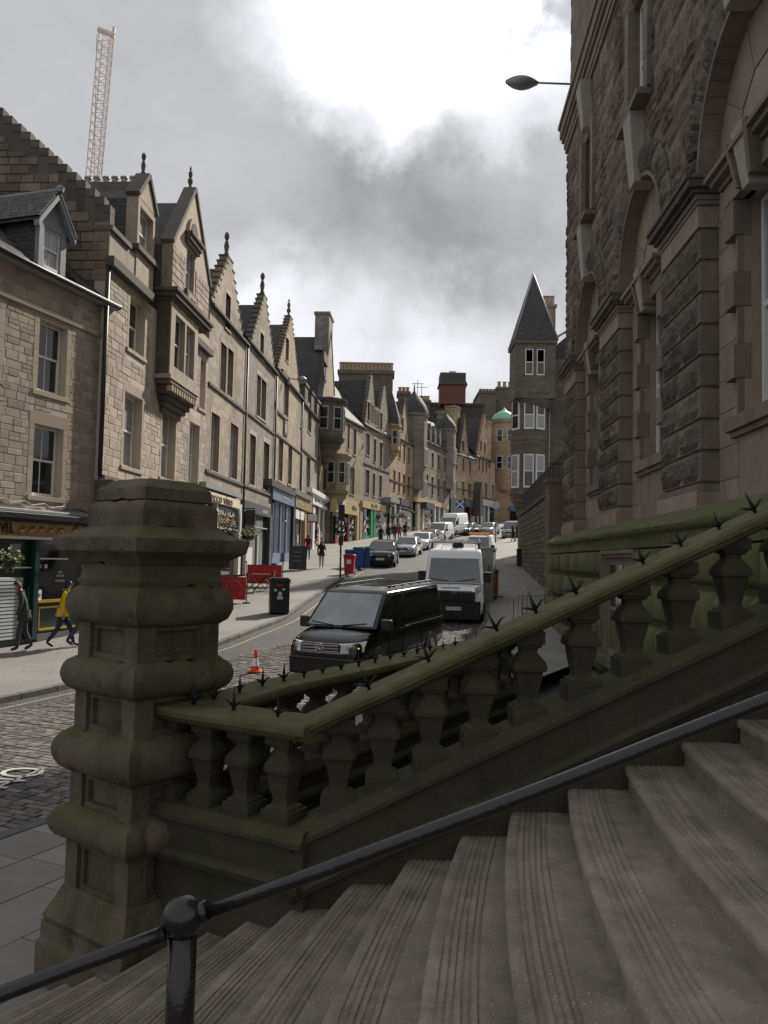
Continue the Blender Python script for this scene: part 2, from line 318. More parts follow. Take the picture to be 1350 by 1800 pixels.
# kerb stones
def kerbs(parent, pts, side, y0, y1, n_own=140):
    y = y0; k = 0
    while y < y1:
        x = lin(pts, y); x2 = lin(pts, y + 0.5); t = Vector((x2 - x, 0.5, 0)).normalized()
        ln = 0.9
        yb = y + t.y * ln; xb = lin(pts, yb)
        w = 0.16 * side
        mb = MB(); g = 0.006
        a = Vector((x, y, 0)) + t * g; b = Vector((xb, yb, 0)) - t * g; nrm = Vector((-t.y, t.x, 0)) * -1
        o = nrm * w
        za, zb = gz(y), gz(yb)
        q = [a, a + o, b + o, b]; zs = [za, za, zb, zb]
        mb.loft([[(p.x, p.y, z - 0.3) for p, z in zip(q, zs)], [(p.x, p.y, z + 0.012) for p, z in zip(q, zs)]])
        mb.build('kerb_stone', kerbm, parent, bevel=0.015 if y < 30 else 0)
        y = yb; k += 1
kerbs(pl, KL, -1, 6, 62); kerbs(pr, KR, 1, 9.5, 62)
# yellow lines by the left kerb
mb = MB()
for off in (0.36,):
    for y in range(8, 60):
        xa, xb = lin(KL, y) + off, lin(KL, y + 1) + off
        mb.add([(xa, y, gz(y) - 0.104), (xa + 0.07, y, gz(y) - 0.104), (xb + 0.07, y + 1, gz(y + 1) - 0.104), (xb, y + 1, gz(y + 1) - 0.104)], [[0, 1, 2, 3]])
mb.build('yellow_line', line_yellow, road)
# setts: the nearest as single stones, the rest joined
ROADDIR = Vector((0.40, 0.917, 0)); RD_T = Vector((0.917, -0.40, 0))
sm = MB(); sm.box(-0.5, 0.5, -0.5, 0.5, 0, 1)
for i in (4, 5, 6, 7): sm.v[i].x *= 0.93; sm.v[i].y *= 0.88
sett_mesh = sm.mesh('sett'); sett_mesh.materials.append(sett)
cand = []
s_ = -2.0; row = 0
while s_ < 33:
    t_ = -12 + random.random() * 0.2
    while t_ < 12:
        w = random.uniform(0.17, 0.26)
        c = ROADDIR * s_ + RD_T * (t_ + w / 2)
        if 6 < c.y < 29 and lin(KL, c.y) + 0.12 < c.x < lin(KR, c.y) - 0.08:
            q = proj((c.x, c.y, gz(c.y)))
            if (-60 < q[0] < 175 and q[1] > 1130) or (340 < q[0] < 730 and 1045 < q[1] < 1260) or (740 < q[0] < 880 and 1080 < q[1] < 1140): cand.append((c.y, c, w, q))
        t_ += w + 0.014
    s_ += 0.118; row += 1
cand.sort(key=lambda a: (not (0 < a[3][0] < 150), a[0]))
rest = MB()
for i, (d, c, w, q) in enumerate(cand):
    h = 0.085 + random.uniform(-0.006, 0.008)
    z = gz(c.y) - 0.198
    rot = Matrix.Rotation(math.atan2(RD_T.y, RD_T.x) + random.uniform(-.03, .03), 4, 'Z') @ Matrix.Rotation(random.uniform(-.03, .03), 4, 'X') @ Matrix.Rotation(random.uniform(-.02, .02), 4, 'Y')
    mat = Matrix.Translation((c.x, c.y, z)) @ rot @ Matrix.Diagonal((w, 0.106, h + 0.012, 1))
    if i < 290:
        o = ob('sett', sett_mesh, None, road); o.location = (0, 0, 0); o.matrix_local = mat
    else:
        rest.M = mat; rest.cur = random.random(); rest.add(sm.v, sm.f)
rest.M = None
stuff(rest.build('setts', sett, road))
# NO lettering painted on the setts near the left edge
nm = text_mesh('NO', 1.0, 0.0, 0.0); o = ob('road_lettering', nm, line_white, road)
c = PZ(22, 1366, gz(11) - 0.08)
ax = Vector((0.28, -0.96, 0)).normalized(); ax = (PZ(62, 1346, c.z) - PZ(-10, 1374, c.z)).normalized(); ay = Vector((-ax.y, ax.x, 0))
o.matrix_local = Matrix(((ax.x, ay.x, 0, c.x), (ax.y, ay.y, 0, c.y), (0, 0, 1, c.z), (0, 0, 0, 1))) @ Matrix.Diagonal((0.62, 0.8, 1, 1))
mb = MB()
a, b = PZ(-40, 1396, c.z), PZ(70, 1352, c.z); w = Vector((0.05, 0.06, 0))
mb.add([a, b, b + w, a + w], [[0, 1, 2, 3]]); mb.build('road_line', line_white, road)

# near pavement with slabs, round the foot of the stair
near = MB(); poly = [(-14, -4), (-9.3, -4), (-5.0, 5.0), (-3.52, 8.07), (-3.08, 8.95), (-2.86, 9.5), (-0.5, 9.5), (-1.0, 6), (-1, -4)]
npv = struct(MB().slab([(-9.2, -4), (1.5, -4), (1.5, 9.5), (-2.86, 9.5), (-3.08, 8.95), (-3.52, 8.07), (-5.05, 5.0)], -2.95, -2.735).build('pavement_near', pave))
kerbs(npv, KR, 1, 3.5, 9.5)
sl0 = MB(); sl0.box(-0.5, 0.5, -0.5, 0.5, 0, 1); slab_mesh = sl0.mesh('slab'); slab_mesh.materials.append(slabm)
sdir = Vector((0.43, 0.903, 0)); sper = Vector((0.903, -0.43, 0)); base = Vector((-3.55, 8.07, 0))
for r_ in range(5):
    s_ = -6.0 + (r_ % 2) * 0.4
    for k in range(12):
        ln = random.choice((0.62, 0.78, 0.95)); c = base + sper * (0.32 + r_ * 0.605) + sdir * (s_ + ln / 2)
        if c.y < 9.2 and c.y > 2.8:
            o = ob('slab', slab_mesh, None, npv)
            o.matrix_local = Matrix.Translation((c.x, c.y, -2.78)) @ Matrix.Rotation(math.atan2(sdir.y, sdir.x), 4, 'Z') @ Matrix.Diagonal((ln - 0.012, 0.593, 0.06 + random.uniform(0, .004), 1))
        s_ += ln

# ------------------------------------------------------------------ stair
KS = [.17, .20, .21, .23, .27, .31, .35, .40, .45, .50, .56, .62]
KX = [1.40, 1.07, .75, .47, .17, -.145, -.47, -.80, -1.13, -1.47, -1.83, -2.2]
def nose(k, y):
    if k < 0: x0, s = 1.40 - 0.325 * k, 0.17 + 0.02 * k
    else: x0, s = KX[k], KS[k]
    t = max(y, -2.0) - 4.7
    return x0 + s * t + 0.034 * t * t
stair = thing('stone_stair', 'worn curved stone steps with grooved nosings climbing to the right', 'stairs', (0, 3, -2.72))
stair['zb'] = -2.72
ysamp = [-2.0 + i * 0.4 for i in range(10)] + [2.0 + i * 0.16 for i in range(24)]
for k in range(-9, 12):
    z = -1.14 - 0.134 * k
    mb = MB(); rings = []
    for y in ysamp:
        xa, xb = nose(k, y), nose(k - 1, y)
        sl = (nose(k, y + .05) - nose(k, y - .05)) / .1
        w = xb - xa
        nz = lambda q: noise.noise(Vector((q * 3.1, y * 2.3, k * 5.7)))
        pr_ = [(0.006, -0.32), (0.006, -0.045), (-0.012, -0.04), (-0.014, -0.014), (-0.003, -0.002), (0.018, 0.0)]
        for g in range(6):
            gx = 0.040 + g * 0.029
            pr_ += [(gx, 0.0), (gx + 0.004, -0.0055), (gx + 0.009, -0.0055), (gx + 0.013, 0.0)]
        pr_ += [(0.23, 0.0), (0.29, -0.005), (w + 0.05, 0.0), (w + 0.05, -0.32)]
        kk = 1 / math.sqrt(1 + sl * sl)
        rings.append([(xa + a + 0.004 * nz(i), y + (3 if False else 0), z + b + (0.004 * nz(i + 9) if 1 < i < len(pr_) - 1 else 0)) for i, (a, b) in enumerate(pr_)])
    mb.loft(rings, closed=True, caps=True)
    mb.build('step', step_stone, stair, smooth=50, loc=(0, -3, 2.72))

# ------------------------------------------------------------------ iron handrail in front
D_ = 2.2
hr = thing('handrail', 'black painted iron handrail with ball topped post across the steps', 'handrail', (P(318, 1640, D_).x, D_, -1.75))
hloc = -hr.location
ballc = P(322, 1612, D_)
rr_ = 0.0195
mb = MB().tube([P(352, 1608, D_), P(572, 1528, D_), P(850, 1425, D_), P(1010, 1364, D_), P(1146, 1309, D_), P(1350, 1229, D_), P(1420, 1202, D_)], rr_, 16); mb.build('upper_rail', rail_paint, hr, True, hloc)
mb = MB().tube([P(290, 1640, D_ * 0.99), P(150, 1692, D_ * 0.975), P(0, 1748, D_ * 0.95), P(-160, 1806, D_ * 0.92)], rr_, 16); mb.build('lower_rail', rail_paint, hr, True, hloc)
mb = MB(); pr_ = []
for i in range(13):
    a = math.pi * i / 12; pr_.append((ballc.z - math.cos(a) * 0.054, max(0.001, math.sin(a) * 0.054)))
mb.lathe(pr_, 20, ballc.x, ballc.y); mb.build('ball', rail_paint, hr, True, hloc)
mb = MB().lathe([(-1.95, 0.037), (-1.2, 0.037), (ballc.z - 0.045, 0.037)], 18, ballc.x, ballc.y); mb.build('post', rail_paint, hr, True, hloc)
mb = MB().tube([ballc + (P(360, 1602, D_) - ballc) * 0.7, ballc + (P(360, 1602, D_) - ballc) * 1.12], 0.027, 14); mb.build('collar', rail_paint, hr, True, hloc)

# ------------------------------------------------------------------ gate pier
PC = Vector((-1.53, 5.5, -2.74)); PROT = R(52)
pier = thing('gate_pier', 'massive dark mossy stone pier with bulging bands at the foot of the balustrade', 'pier', PC, PROT)
pier['zb'] = -2.74
def ringprof(z0, z1, h, bul, n=8):
    return [(z0 + (z1 - z0) * i / n, h + bul * math.sin(math.pi * i / n) ** 0.55) for i in range(n + 1)]
def pbuild(name, mb, amp=1.0, size=.045):
    # split faces and roughen them so the stone looks worn and the edges chipped
    m = mb.mesh(name); bm = bmesh.new(); bm.from_mesh(m)
    for _ in range(5):
        es = [e for e in bm.edges if e.calc_length() > size]
        if not es: break
        bmesh.ops.subdivide_edges(bm, edges=es, cuts=1, use_grid_fill=True)
    bm.normal_update()
    for v in bm.verts:
        c = v.co + Vector((0, 0, sum(map(ord, name)) % 7))
        n1_ = noise.fractal(c * 16.0, 0.9, 2.1, 4); n2_ = noise.noise(c * 3.1)
        d = .0022 * n1_ + .003 * n2_
        chip = noise.noise(c * 6.3 + Vector((9, 3, 1)))
        if chip > .36: d -= (chip - .36) * .07
        v.co += v.normal * d * amp
    bm.to_mesh(m); bm.free()
    return ob(name, m, pier_stone, pier, 45)
pbuild('cap', MB().square([(0.345, 0.235), (0.352, 0.262), (0.425, 0.262), (0.445, 0.24), (0.486, 0.19), (0.487, 0.185)]))
pbuild('cap_block', MB().square([(0.175, 0.297), (0.30, 0.297), (0.325, 0.285), (0.342, 0.262), (0.348, 0.25)]))
pbuild('cornice', MB().square([(-0.06, 0.335), (-0.03, 0.36), (0.005, 0.41), (0.02, 0.435), (0.085, 0.45), (0.105, 0.45), (0.118, 0.41), (0.14, 0.355), (0.178, 0.305)]))
pbuild('neck', MB().square([(-0.20, 0.32), (-0.165, 0.335), (-0.15, 0.32), (-0.055, 0.32)]))
pbuild('band', MB().square(ringprof(-0.445, -0.20, 0.32, 0.062)), 1.6)
pbuild('band', MB().square(ringprof(-0.885, -0.66, 0.325, 0.068)), 1.6)
pbuild('band', MB().square(ringprof(-1.40, -1.12, 0.33, 0.09)), 1.6)
pbuild('band', MB().square(ringprof(-1.83, -1.60, 0.335, 0.088)), 1.6)
for z0, z1, h in ((-0.66, -0.445, 0.318), (-1.12, -0.885, 0.322), (-1.60, -1.40, 0.328), (-2.12, -1.83, 0.335)):
    pbuild('shaft_core', MB().square([(z0 - 0.02, h - 0.06), (z1 + 0.02, h - 0.06)]), .5)
    for sx in (-1, 1):
        for sy in (-1, 1):
            pbuild('corner_strip', MB().box(min(sx * h, sx * (h - 0.13)), max(sx * h, sx * (h - 0.13)), min(sy * h, sy * (h - 0.13)), max(sy * h, sy * (h - 0.13)), z0 - 0.01, z1 + 0.01), .7)
            for ax_ in (0, 1):        # stepped moulding at the panel's edge
                a0, a1 = sorted((sx * (h - .13), sx * (h - .16))); b0, b1 = sorted((sy * (h - .03), sy * (h - .10)))
                mb = MB().box(a0, a1, b0, b1, z0, z1) if ax_ == 0 else MB().box(*sorted((sx * (h - .03), sx * (h - .10))), *sorted((sy * (h - .13), sy * (h - .16))), z0, z1)
                mb.build('panel_moulding', pier_stone, pier)
    mb = MB().square([(z0 - 0.005, h - 0.022), (z0 + 0.03, h - 0.022), (z0 + 0.036, h - 0.055)]); pbuild('panel_rail', mb, .5)
    mb = MB().square([(z1 - 0.036, h - 0.055), (z1 - 0.03, h - 0.022), (z1 + 0.005, h - 0.022)]); pbuild('panel_rail', mb, .5)
pbuild('base', MB().square([(-2.34, 0.41), (-2.30, 0.425), (-2.27, 0.41), (-2.20, 0.375), (-2.12, 0.342), (-2.11, 0.335)]))
pbuild('plinth', MB().square([(-2.80, 0.45), (-2.46, 0.45), (-2.44, 0.43), (-2.335, 0.43)]))

# ------------------------------------------------------------------ balustrades
def baluster_prof(h):
    return [(0.0, .098), (.12 * h, .098), (.122 * h, .082), (.155 * h, .08), (.175 * h, .058), (.22 * h, .05), (.27 * h, .054), (.40 * h, .067), (.54 * h, .082), (.545 * h, .099), (.58 * h, .103),
            (.64 * h, .094), (.70 * h, .070), (.75 * h, .05), (.80 * h, .05), (.815 * h, .07), (.85 * h, .074), (.855 * h, .088), (h, .088)]
def baluster(h, down=0.0, seed=0):
    pr_ = baluster_prof(h)
    if down: pr_ = [(-down, .098)] + pr_
    fine = []
    for (a, b), (c, d) in zip(pr_, pr_[1:]):
        n = max(1, int((c - a) / .02)); fine += [(a + (c - a) * i / n, b + (d - b) * i / n) for i in range(n)]
    fine.append(pr_[-1]); rings = []
    for z, r in fine:
        k = .30 if .5 * h < z < .8 * h else (.16 if .13 * h < z < .83 * h else .06); e = r * (1 - k); rg = []
        for q, (sx, sy) in enumerate(((1, 1), (-1, 1), (-1, -1), (1, -1))):
            for t in range(3):
                a = math.pi / 2 * (q + t / 2); rg.append((sx * e + r * k * math.cos(a), sy * e + r * k * math.sin(a), z))
        rings.append(rg)
    m = MB().loft(rings).mesh('baluster')
    for v in m.vertices:
        c = v.co + Vector((seed * 3.1, seed, 0)); d = .006 * noise.fractal(c * 14, .9, 2, 4) + .005 * noise.noise(c * 6); v.co.x *= 1 + d * 9; v.co.y *= 1 + d * 9
    for p in m.polygons: p.use_smooth = True
    m.set_sharp_from_angle(angle=R(38))
    return m
def spike_mesh():
    mb = MB()
    mb.tube([(0, 0, -.02), (0, 0, .06), (0, 0, .15)], [.011, .012, .001], 6)
    for s in (-1, 1):
        mb.tube([(0, 0, .025), (s * .03, 0, .045), (s * .058, 0, .062), (s * .085, 0, .062)], [.009, .009, .006, .001], 5)
    mb.tube([(0, 0, .03), (.0, -.022, .05), (0, -.045, .068)], [.008, .006, .001], 5)
    return mb.mesh('spike')
SPK = spike_mesh(); SPK.materials.append(iron)
for p_ in SPK.polygons: p_.use_smooth = True
def run(parent, A, B, hb, w_top=0.17, spikes=(), nbal=4, down=0.08, first=0.5, base_h=0.30, base_to=None, t0=0.0, t1=1.0, mirror=1):
    """coping, base course, balusters between two points A,B on the coping's top centre line"""
    A, B = Vector(A), Vector(B); d = (B - A); dh = Vector((d.x, d.y, 0)); ln = dh.length; dh.normalize()
    per = Vector((dh.y, -dh.x, 0)); sl = d.z / ln; ang = math.atan2(dh.y, dh.x)
    loc = -parent.location
    def sweep(name, prof, mat, lo=0.0, hi=1.0):
        mb = MB(); n = 14; rings = []
        for i in range(n + 1):
            t = lo + (hi - lo) * i / n; c = A + d * t
            rings.append([c + per * (a + .004 * noise.noise(Vector((i * 1.7, a * 9, b * 9 + A.x)))) + Vector((0, 0, b + .004 * noise.noise(Vector((i * 1.3 + 5, a * 9, b * 9))))) for a, b in prof])
        mb.loft(rings); return mb.build(name, mat, parent, 35, loc)
    w = w_top
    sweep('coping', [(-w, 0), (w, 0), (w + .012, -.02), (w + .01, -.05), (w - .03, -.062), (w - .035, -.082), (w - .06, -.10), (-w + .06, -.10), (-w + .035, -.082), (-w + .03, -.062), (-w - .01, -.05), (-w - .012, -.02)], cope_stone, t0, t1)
    zt = -.10 - hb
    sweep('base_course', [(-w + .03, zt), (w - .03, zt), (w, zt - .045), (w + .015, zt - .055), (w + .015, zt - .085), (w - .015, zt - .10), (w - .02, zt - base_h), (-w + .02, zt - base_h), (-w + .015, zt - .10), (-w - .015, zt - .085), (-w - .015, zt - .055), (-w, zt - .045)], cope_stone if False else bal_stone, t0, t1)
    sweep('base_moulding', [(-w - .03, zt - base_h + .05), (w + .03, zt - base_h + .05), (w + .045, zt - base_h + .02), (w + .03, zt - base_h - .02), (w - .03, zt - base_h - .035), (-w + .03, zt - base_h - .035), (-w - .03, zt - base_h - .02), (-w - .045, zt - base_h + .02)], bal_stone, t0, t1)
    if base_to is not None:
        mb = MB(); q = [A + d * t0 + per * (w - .03), A + d * t1 + per * (w - .03), A + d * t1 - per * (w - .03), A + d * t0 - per * (w - .03)]
        mb.loft([[(p.x, p.y, base_to) for p in q], [(p.x, p.y, p.z + zt - base_h + .02) for p in q]]); mb.build('wall', bal_stone, parent, None, loc)
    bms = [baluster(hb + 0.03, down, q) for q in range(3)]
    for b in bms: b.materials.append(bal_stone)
    for i in range(nbal):
        t = (i + first) / nbal; c = A + d * t
        o = ob('baluster', bms[i % 3], None, parent); o.matrix_local = Matrix.Translation(c + Vector((0, 0, zt - .0)) + loc) @ Matrix.Rotation(ang, 4, 'Z')
    for t, tilt in spikes:
        c = A + d * t
        o = ob('spike', SPK, None, parent)
        o.matrix_local = Matrix.Translation(c + Vector((0, 0, -.005)) + loc) @ Matrix.Rotation(ang + random.uniform(-.25, .25), 4, 'Z') @ Matrix.Rotation(-math.atan(sl) + tilt, 4, 'Y') @ Matrix.Scale(random.uniform(.78, 1.02), 4)

ZC = -0.937
A_f = PZ(290, 1243, ZC); K_f = PZ(512, 1276, ZC); E_f = P(1350, 893, 4.80)
dirl = (K_f - A_f).normalized(); perl = Vector((-dirl.y, dirl.x, 0)); off = perl * 0.17
dr = (E_f - K_f); drh = Vector((dr.x, dr.y, 0)).normalized(); perr = Vector((-drh.y, drh.x, 0))
# centre-line corner: intersection of the two offset lines
def isect(p, u, q, v):
    k = ((q.x - p.x) * v.y - (q.y - p.y) * v.x) / (u.x * v.y - u.y * v.x); return p + u * k
Kc = isect(A_f + perl * .17, dirl, K_f + perr * .17, drh); Kc.z = ZC
Ac = A_f + perl * .17 - dirl * .25
slope = dr.z / Vector((dr.x, dr.y, 0)).length
Ec = Kc + drh * 4.2 + Vector((0, 0, slope * 4.2))
bs = thing('stair_balustrade', 'dark mossy stone balustrade with iron spikes raking up beside the steps', 'balustrade', (Kc.x, Kc.y, -2.2))
run(bs, Ac, Kc, 0.48, spikes=[(.28, 0), (.56, 0), (.85, 0)], nbal=4, first=.62, base_h=.30, base_to=-2.75, t1=1.12)
HR = (Vector((Ec.x, Ec.y, 0)) - Vector((Kc.x, Kc.y, 0))).length
def tr(px, py):                                       # parameter on the raked coping under a pixel column
    best = None
    for i in range(401):
        t = i / 400; q = proj(Kc + (Ec - Kc) * t)
        if best is None or abs(q[0] - px) < best[0]: best = (abs(q[0] - px), t)
    return best[1]
rk = [(tr(x, 0), random.uniform(-.12, .12)) for x in (755, 875, 945, 1015, 1133, 1200, 1265, 1330, 650)]
tb = [tr(x, 0) for x in (600, 675, 757, 843, 928, 1020, 1110, 1193, 1283, 1375, 1465)]
run(bs, Kc, Ec, 0.48, spikes=rk, nbal=0, base_h=.34, base_to=-2.75, t0=-0.01)
bmr = [baluster(0.5, 0.13, q) for q in range(5, 10)]
for b in bmr: b.materials.append(bal_stone)
angr = math.atan2(drh.y, drh.x)
for q_, t in enumerate(tb):
    c = Kc + (Ec - Kc) * t
    o = ob('baluster', bmr[q_ % 5], None, bs); o.matrix_local = Matrix.Translation(c + Vector((0, 0, -.58)) - bs.location) @ Matrix.Rotation(angr, 4, 'Z')

# street side parapet beyond the pier
ZP = -0.93
pp = [PZ(x, y, ZP) for x, y in ((405, 1222), (480, 1201), (583, 1181), (673, 1163), (744, 1147), (810, 1134), (862, 1124), (900, 1117))]
pp[0] = pp[0] + (pp[0] - pp[1]) * 0.6
par = thing('street_parapet', 'low mossy stone parapet with rows of iron spikes along the pavement behind the pier', 'parapet', (pp[2].x, pp[2].y, -2.7))
for i, (a, b) in enumerate(zip(pp, pp[1:])):
    ln = (b - a).length; nb = max(2, round(ln / 0.36)); ns = max(2, round(ln / 0.29))
    run(par, a, b, 0.50, spikes=[((k + .5) / ns, 0) for k in range(ns)], nbal=nb, base_h=.25, base_to=-3.4, t1=1.01)
# sunken area floor behind the parapet
mb = MB().slab([(-1.0, 6.0), (pp[-1].x + .3, pp[-1].y), (5.6, 32), (6.2, 32), (5.2, 8), (3, 5)], -3.6, -3.5); struct(mb.build('area_floor', asph))
# ------------------------------------------------------------------ facade helpers
class Fr:
    """vertical facade plane: local x = along the facade, local y = inward, z = height"""
    def __init__(s, x, y, az, flip=1):
        a = R(az); s.o = Vector((x, y, 0)); s.u = Vector((flip * math.sin(a), flip * math.cos(a), 0)); s.i = Vector((-s.u.y, s.u.x, 0))
        s.rot = math.atan2(s.u.y, s.u.x)
    def uv(s, px, py, w=0):
        r = ray(px, py); o = s.o - s.i * w
        k = o.dot(s.i) / (r.x * s.i.x + r.y * s.i.y); p = r * k - o
        return (p.x * s.u.x + p.y * s.u.y, r.z * k)
    def pt(s, u, v, w=0): return s.o + s.u * u - s.i * w + Vector((0, 0, v))
    def root(s, name, label, cat, zb, group=None, u=0):
        t = thing(name, label, cat, (s.o.x + s.u.x * u, s.o.y + s.u.y * u, zb), s.rot, group); t['zb'] = zb
        return t
    def win(s, xl, xr, yt, yb, w=0):
        xm, ym = (xl + xr) / 2, (yt + yb) / 2
        return (s.uv(xl, ym, w)[0], s.uv(xr, ym, w)[0], s.uv(xm, yb, w)[1], s.uv(xm, yt, w)[1])   # u0,u1,v0,v1
def rows_wall(mb, traps, holes, y0, y1):
    """traps: (v0,v1,L0,R0,L1,R1); holes: (u0,u1,v0,v1) -> prisms"""
    for v0, v1, L0, R0, L1, R1 in traps:
        cuts = sorted(set([v0, v1] + [h[k] for h in holes for k in (2, 3) if v0 < h[k] < v1]))
        for a, b in zip(cuts, cuts[1:]):
            fa, fb = (a - v0) / (v1 - v0), (b - v0) / (v1 - v0)
            la, lb, ra, rb = L0 + (L1 - L0) * fa, L0 + (L1 - L0) * fb, R0 + (R1 - R0) * fa, R0 + (R1 - R0) * fb
            hs = sorted((h for h in holes if h[2] < (a + b) / 2 < h[3]))
            pts = [(la, lb)]
            for h in hs: pts += [(h[0], h[0]), (h[1], h[1])]
            pts.append((ra, rb))
            for i in range(0, len(pts), 2):
                (p0, p1), (q0, q1) = pts[i], pts[i + 1]
                if max(q0 - p0, q1 - p1) < 0.01: continue
                q0 = max(q0, p0); q1 = max(q1, p1)
                mb.prism([(p0, a), (q0, a), (q1, b), (p1, b)], y0, y1)
    return mb
def rect(v0, v1, l, r): return (v0, v1, l, r, l, r)
glass = plain('window_glass', (0.02, 0.022, 0.024), 0.06, spec=0.8)
glass_b = M_('window_glass_pale', (0.27, 0.28, 0.28), 0.12, var=0.4, scale=1.5, bump=0, spec=0.8)  # pale grey panes, picked for some windows at random
glass_d = plain('shop_glass', (0.012, 0.013, 0.014), 0.05, spec=0.7)
white = M_('white_paint', (0.72, 0.71, 0.68), 0.45, var=0.08, bump=0.03)
white_old = M_('old_white_paint', (0.6, 0.59, 0.56), 0.5, var=0.2, bump=0.05)
def sash(parent, u0, u1, v0, v1, y, mat=None, cols=2, split=0.5, own_panes=False, t=0.05, rows=1, gl=None, loc=None):
    """two-sash window; frame with panes beneath it"""
    mat = mat or white; gl = gl or (glass if random.random() < 0.4 else glass_b)
    mb = MB(); vm = v0 + (v1 - v0) * split; e = 0.002
    mb.box(u0 + e, u0 + t, y, y + .10, v0 + e, v1 - e).box(u1 - t, u1 - e, y, y + .10, v0 + e, v1 - e)
    mb.box(u0 + t, u1 - t, y, y + .10, v1 - t, v1 - e).box(u0 + t, u1 - t, y - .02, y + .10, v0 + e, v0 + t * 1.6)
    mb.box(u0 + t, u1 - t, y + .01, y + .09, vm - t * .5, vm + t * .5)
    panes = []
    for (a, b, dy) in ((vm + t * .5, v1 - t, .03), (v0 + t * 1.6, vm - t * .5, .06)):
        n = cols; w = (u1 - u0 - 2 * t) / n
        for i in range(n):
            panes.append((u0 + t + w * i, u0 + t + w * (i + 1), a, b, dy))
            if i: mb.box(u0 + t + w * i - .012, u0 + t + w * i + .012, y + dy - .012, y + dy + .03, a, b)
    fo = mb.build('window', mat, parent)
    if loc is not None: fo.location = loc
    if own_panes:
        for a, b, c, d, dy in panes:
            MB().box(a + .006, b - .006, y + dy, y + dy + .008, c, d).build('pane', gl, fo)
    else:
        m2 = MB()
        for a, b, c, d, dy in panes: m2.box(a + .006, b - .006, y + dy, y + dy + .008, c, d)
        m2.build('pane', gl, fo)
    return fo
def surround(parent, u0, u1, v0, v1, mat, jw=0.16, lh=0.3, sill=0.10, out=0.012, inn=0.12, name='surround'):
    mb = MB()
    mb.box(u0 - jw, u0, -out, inn, v0 - .001, v1).box(u1, u1 + jw, -out, inn, v0 - .001, v1)
    mb.box(u0 - jw, u1 + jw, -out - .001, inn, v1, v1 + lh)
    o = mb.build(name, mat, parent, bevel=0.0)
    mb = MB().box(u0 - jw * .6, u1 + jw * .6, -out - .05, inn, v0 - sill, v0 - .002); mb.build('sill', mat, parent)
    return o
# unit stone with a chamfered face, used for coursed rubble
us = MB(); ch = 0.12
us.add([(0, .03, 0), (1, .03, 0), (1, .03, 1), (0, .03, 1), (.025, 0, .06), (.975, 0, .06), (.975, 0, .94), (.025, 0, .94)],
       [[4, 5, 6, 7], [0, 1, 5, 4], [1, 2, 6, 5], [2, 3, 7, 6], [3, 0, 4, 7]])
UNIT_STONE = us
def coursed(parent, mat, u0, u1, v0, v1, holes, frame, n_own=280, hmin=.17, hmax=.30, lmin=.28, lmax=.72, lim=None, name='stone', unit=None, y=0.0, depth=None, joint=.012, meshes=None):
    unit = unit or UNIT_STONE
    st = []; v = v0
    while v < v1 - .06:
        h = random.uniform(hmin, hmax)
        if v1 - v - h < hmin * .6: h = v1 - v
        u = u0 - random.random() * lmax * .6
        while u < u1:
            l = random.uniform(lmin, lmax)
            two = h > hmax * .8 and random.random() < .3
            parts = [(v, h)] if not two else [(v, h * .5), (v + h * .5, h * .5)]
            for pv, ph in parts:
                segs = [(max(u, u0), min(u + l, u1))]
                for a, b, c, d in holes:
                    if c < pv + ph - .01 and d > pv + .01:
                        ns = []
                        for p, q in segs:
                            if b <= p or a >= q: ns.append((p, q))
                            else:
                                if a - p > .07: ns.append((p, a))
                                if q - b > .07: ns.append((b, q))
                        segs = ns
                if lim:
                    lo, hi = lim(pv), lim(pv + ph); lo, hi = (max(lo[0], hi[0]), min(lo[1], hi[1]))
                    segs = [(max(p, lo), min(q, hi)) for p, q in segs if min(q, hi) - max(p, lo) > .07]
                for p, q in segs:
                    if q - p > .05: st.append((p, q, pv, pv + ph))
            u += l
        v += h
    sc = []
    for s in st:
        a = proj(frame.pt(s[0], (s[2] + s[3]) / 2)); b = proj(frame.pt(s[1], (s[2] + s[3]) / 2)); t = proj(frame.pt(s[0], s[3])); bt = proj(frame.pt(s[0], s[2]))
        vis = -5 < (a[0] + b[0]) / 2 < 1355 and -5 < a[1] < 1100
        sc.append((vis, abs(b[0] - a[0]) * abs(t[1] - bt[1])))
    order = sorted(range(len(st)), key=lambda i: sc[i], reverse=True)
    if meshes is None:
        m = unit.mesh(name); m.materials.append(mat); meshes = [m]; units = [unit]
    else: units = unit
    rest = MB(); zb = parent['zb'] if 'zb' in parent else 0
    for k, i in enumerate(order):
        p, q, a, b = st[i]; j = joint / 2; dy = random.uniform(-.006, .004)
        mt = Matrix.Translation((p + j, y - .012 + dy, a + j)) @ Matrix.Diagonal((q - p - 2 * j, 1 if depth is None else depth, b - a - 2 * j, 1))
        w = random.randrange(len(meshes))
        if k < n_own and sc[i][0]:
            o = ob(name, meshes[w], None, parent); o.matrix_local = Matrix.Translation((0, 0, -zb)) @ mt
        else:
            rest.M = mt; rest.cur = random.random(); rest.add(units[w].v, units[w].f)
    if rest.v:
        rest.M = None; stuff(rest.build(name + '_courses', mat, parent))

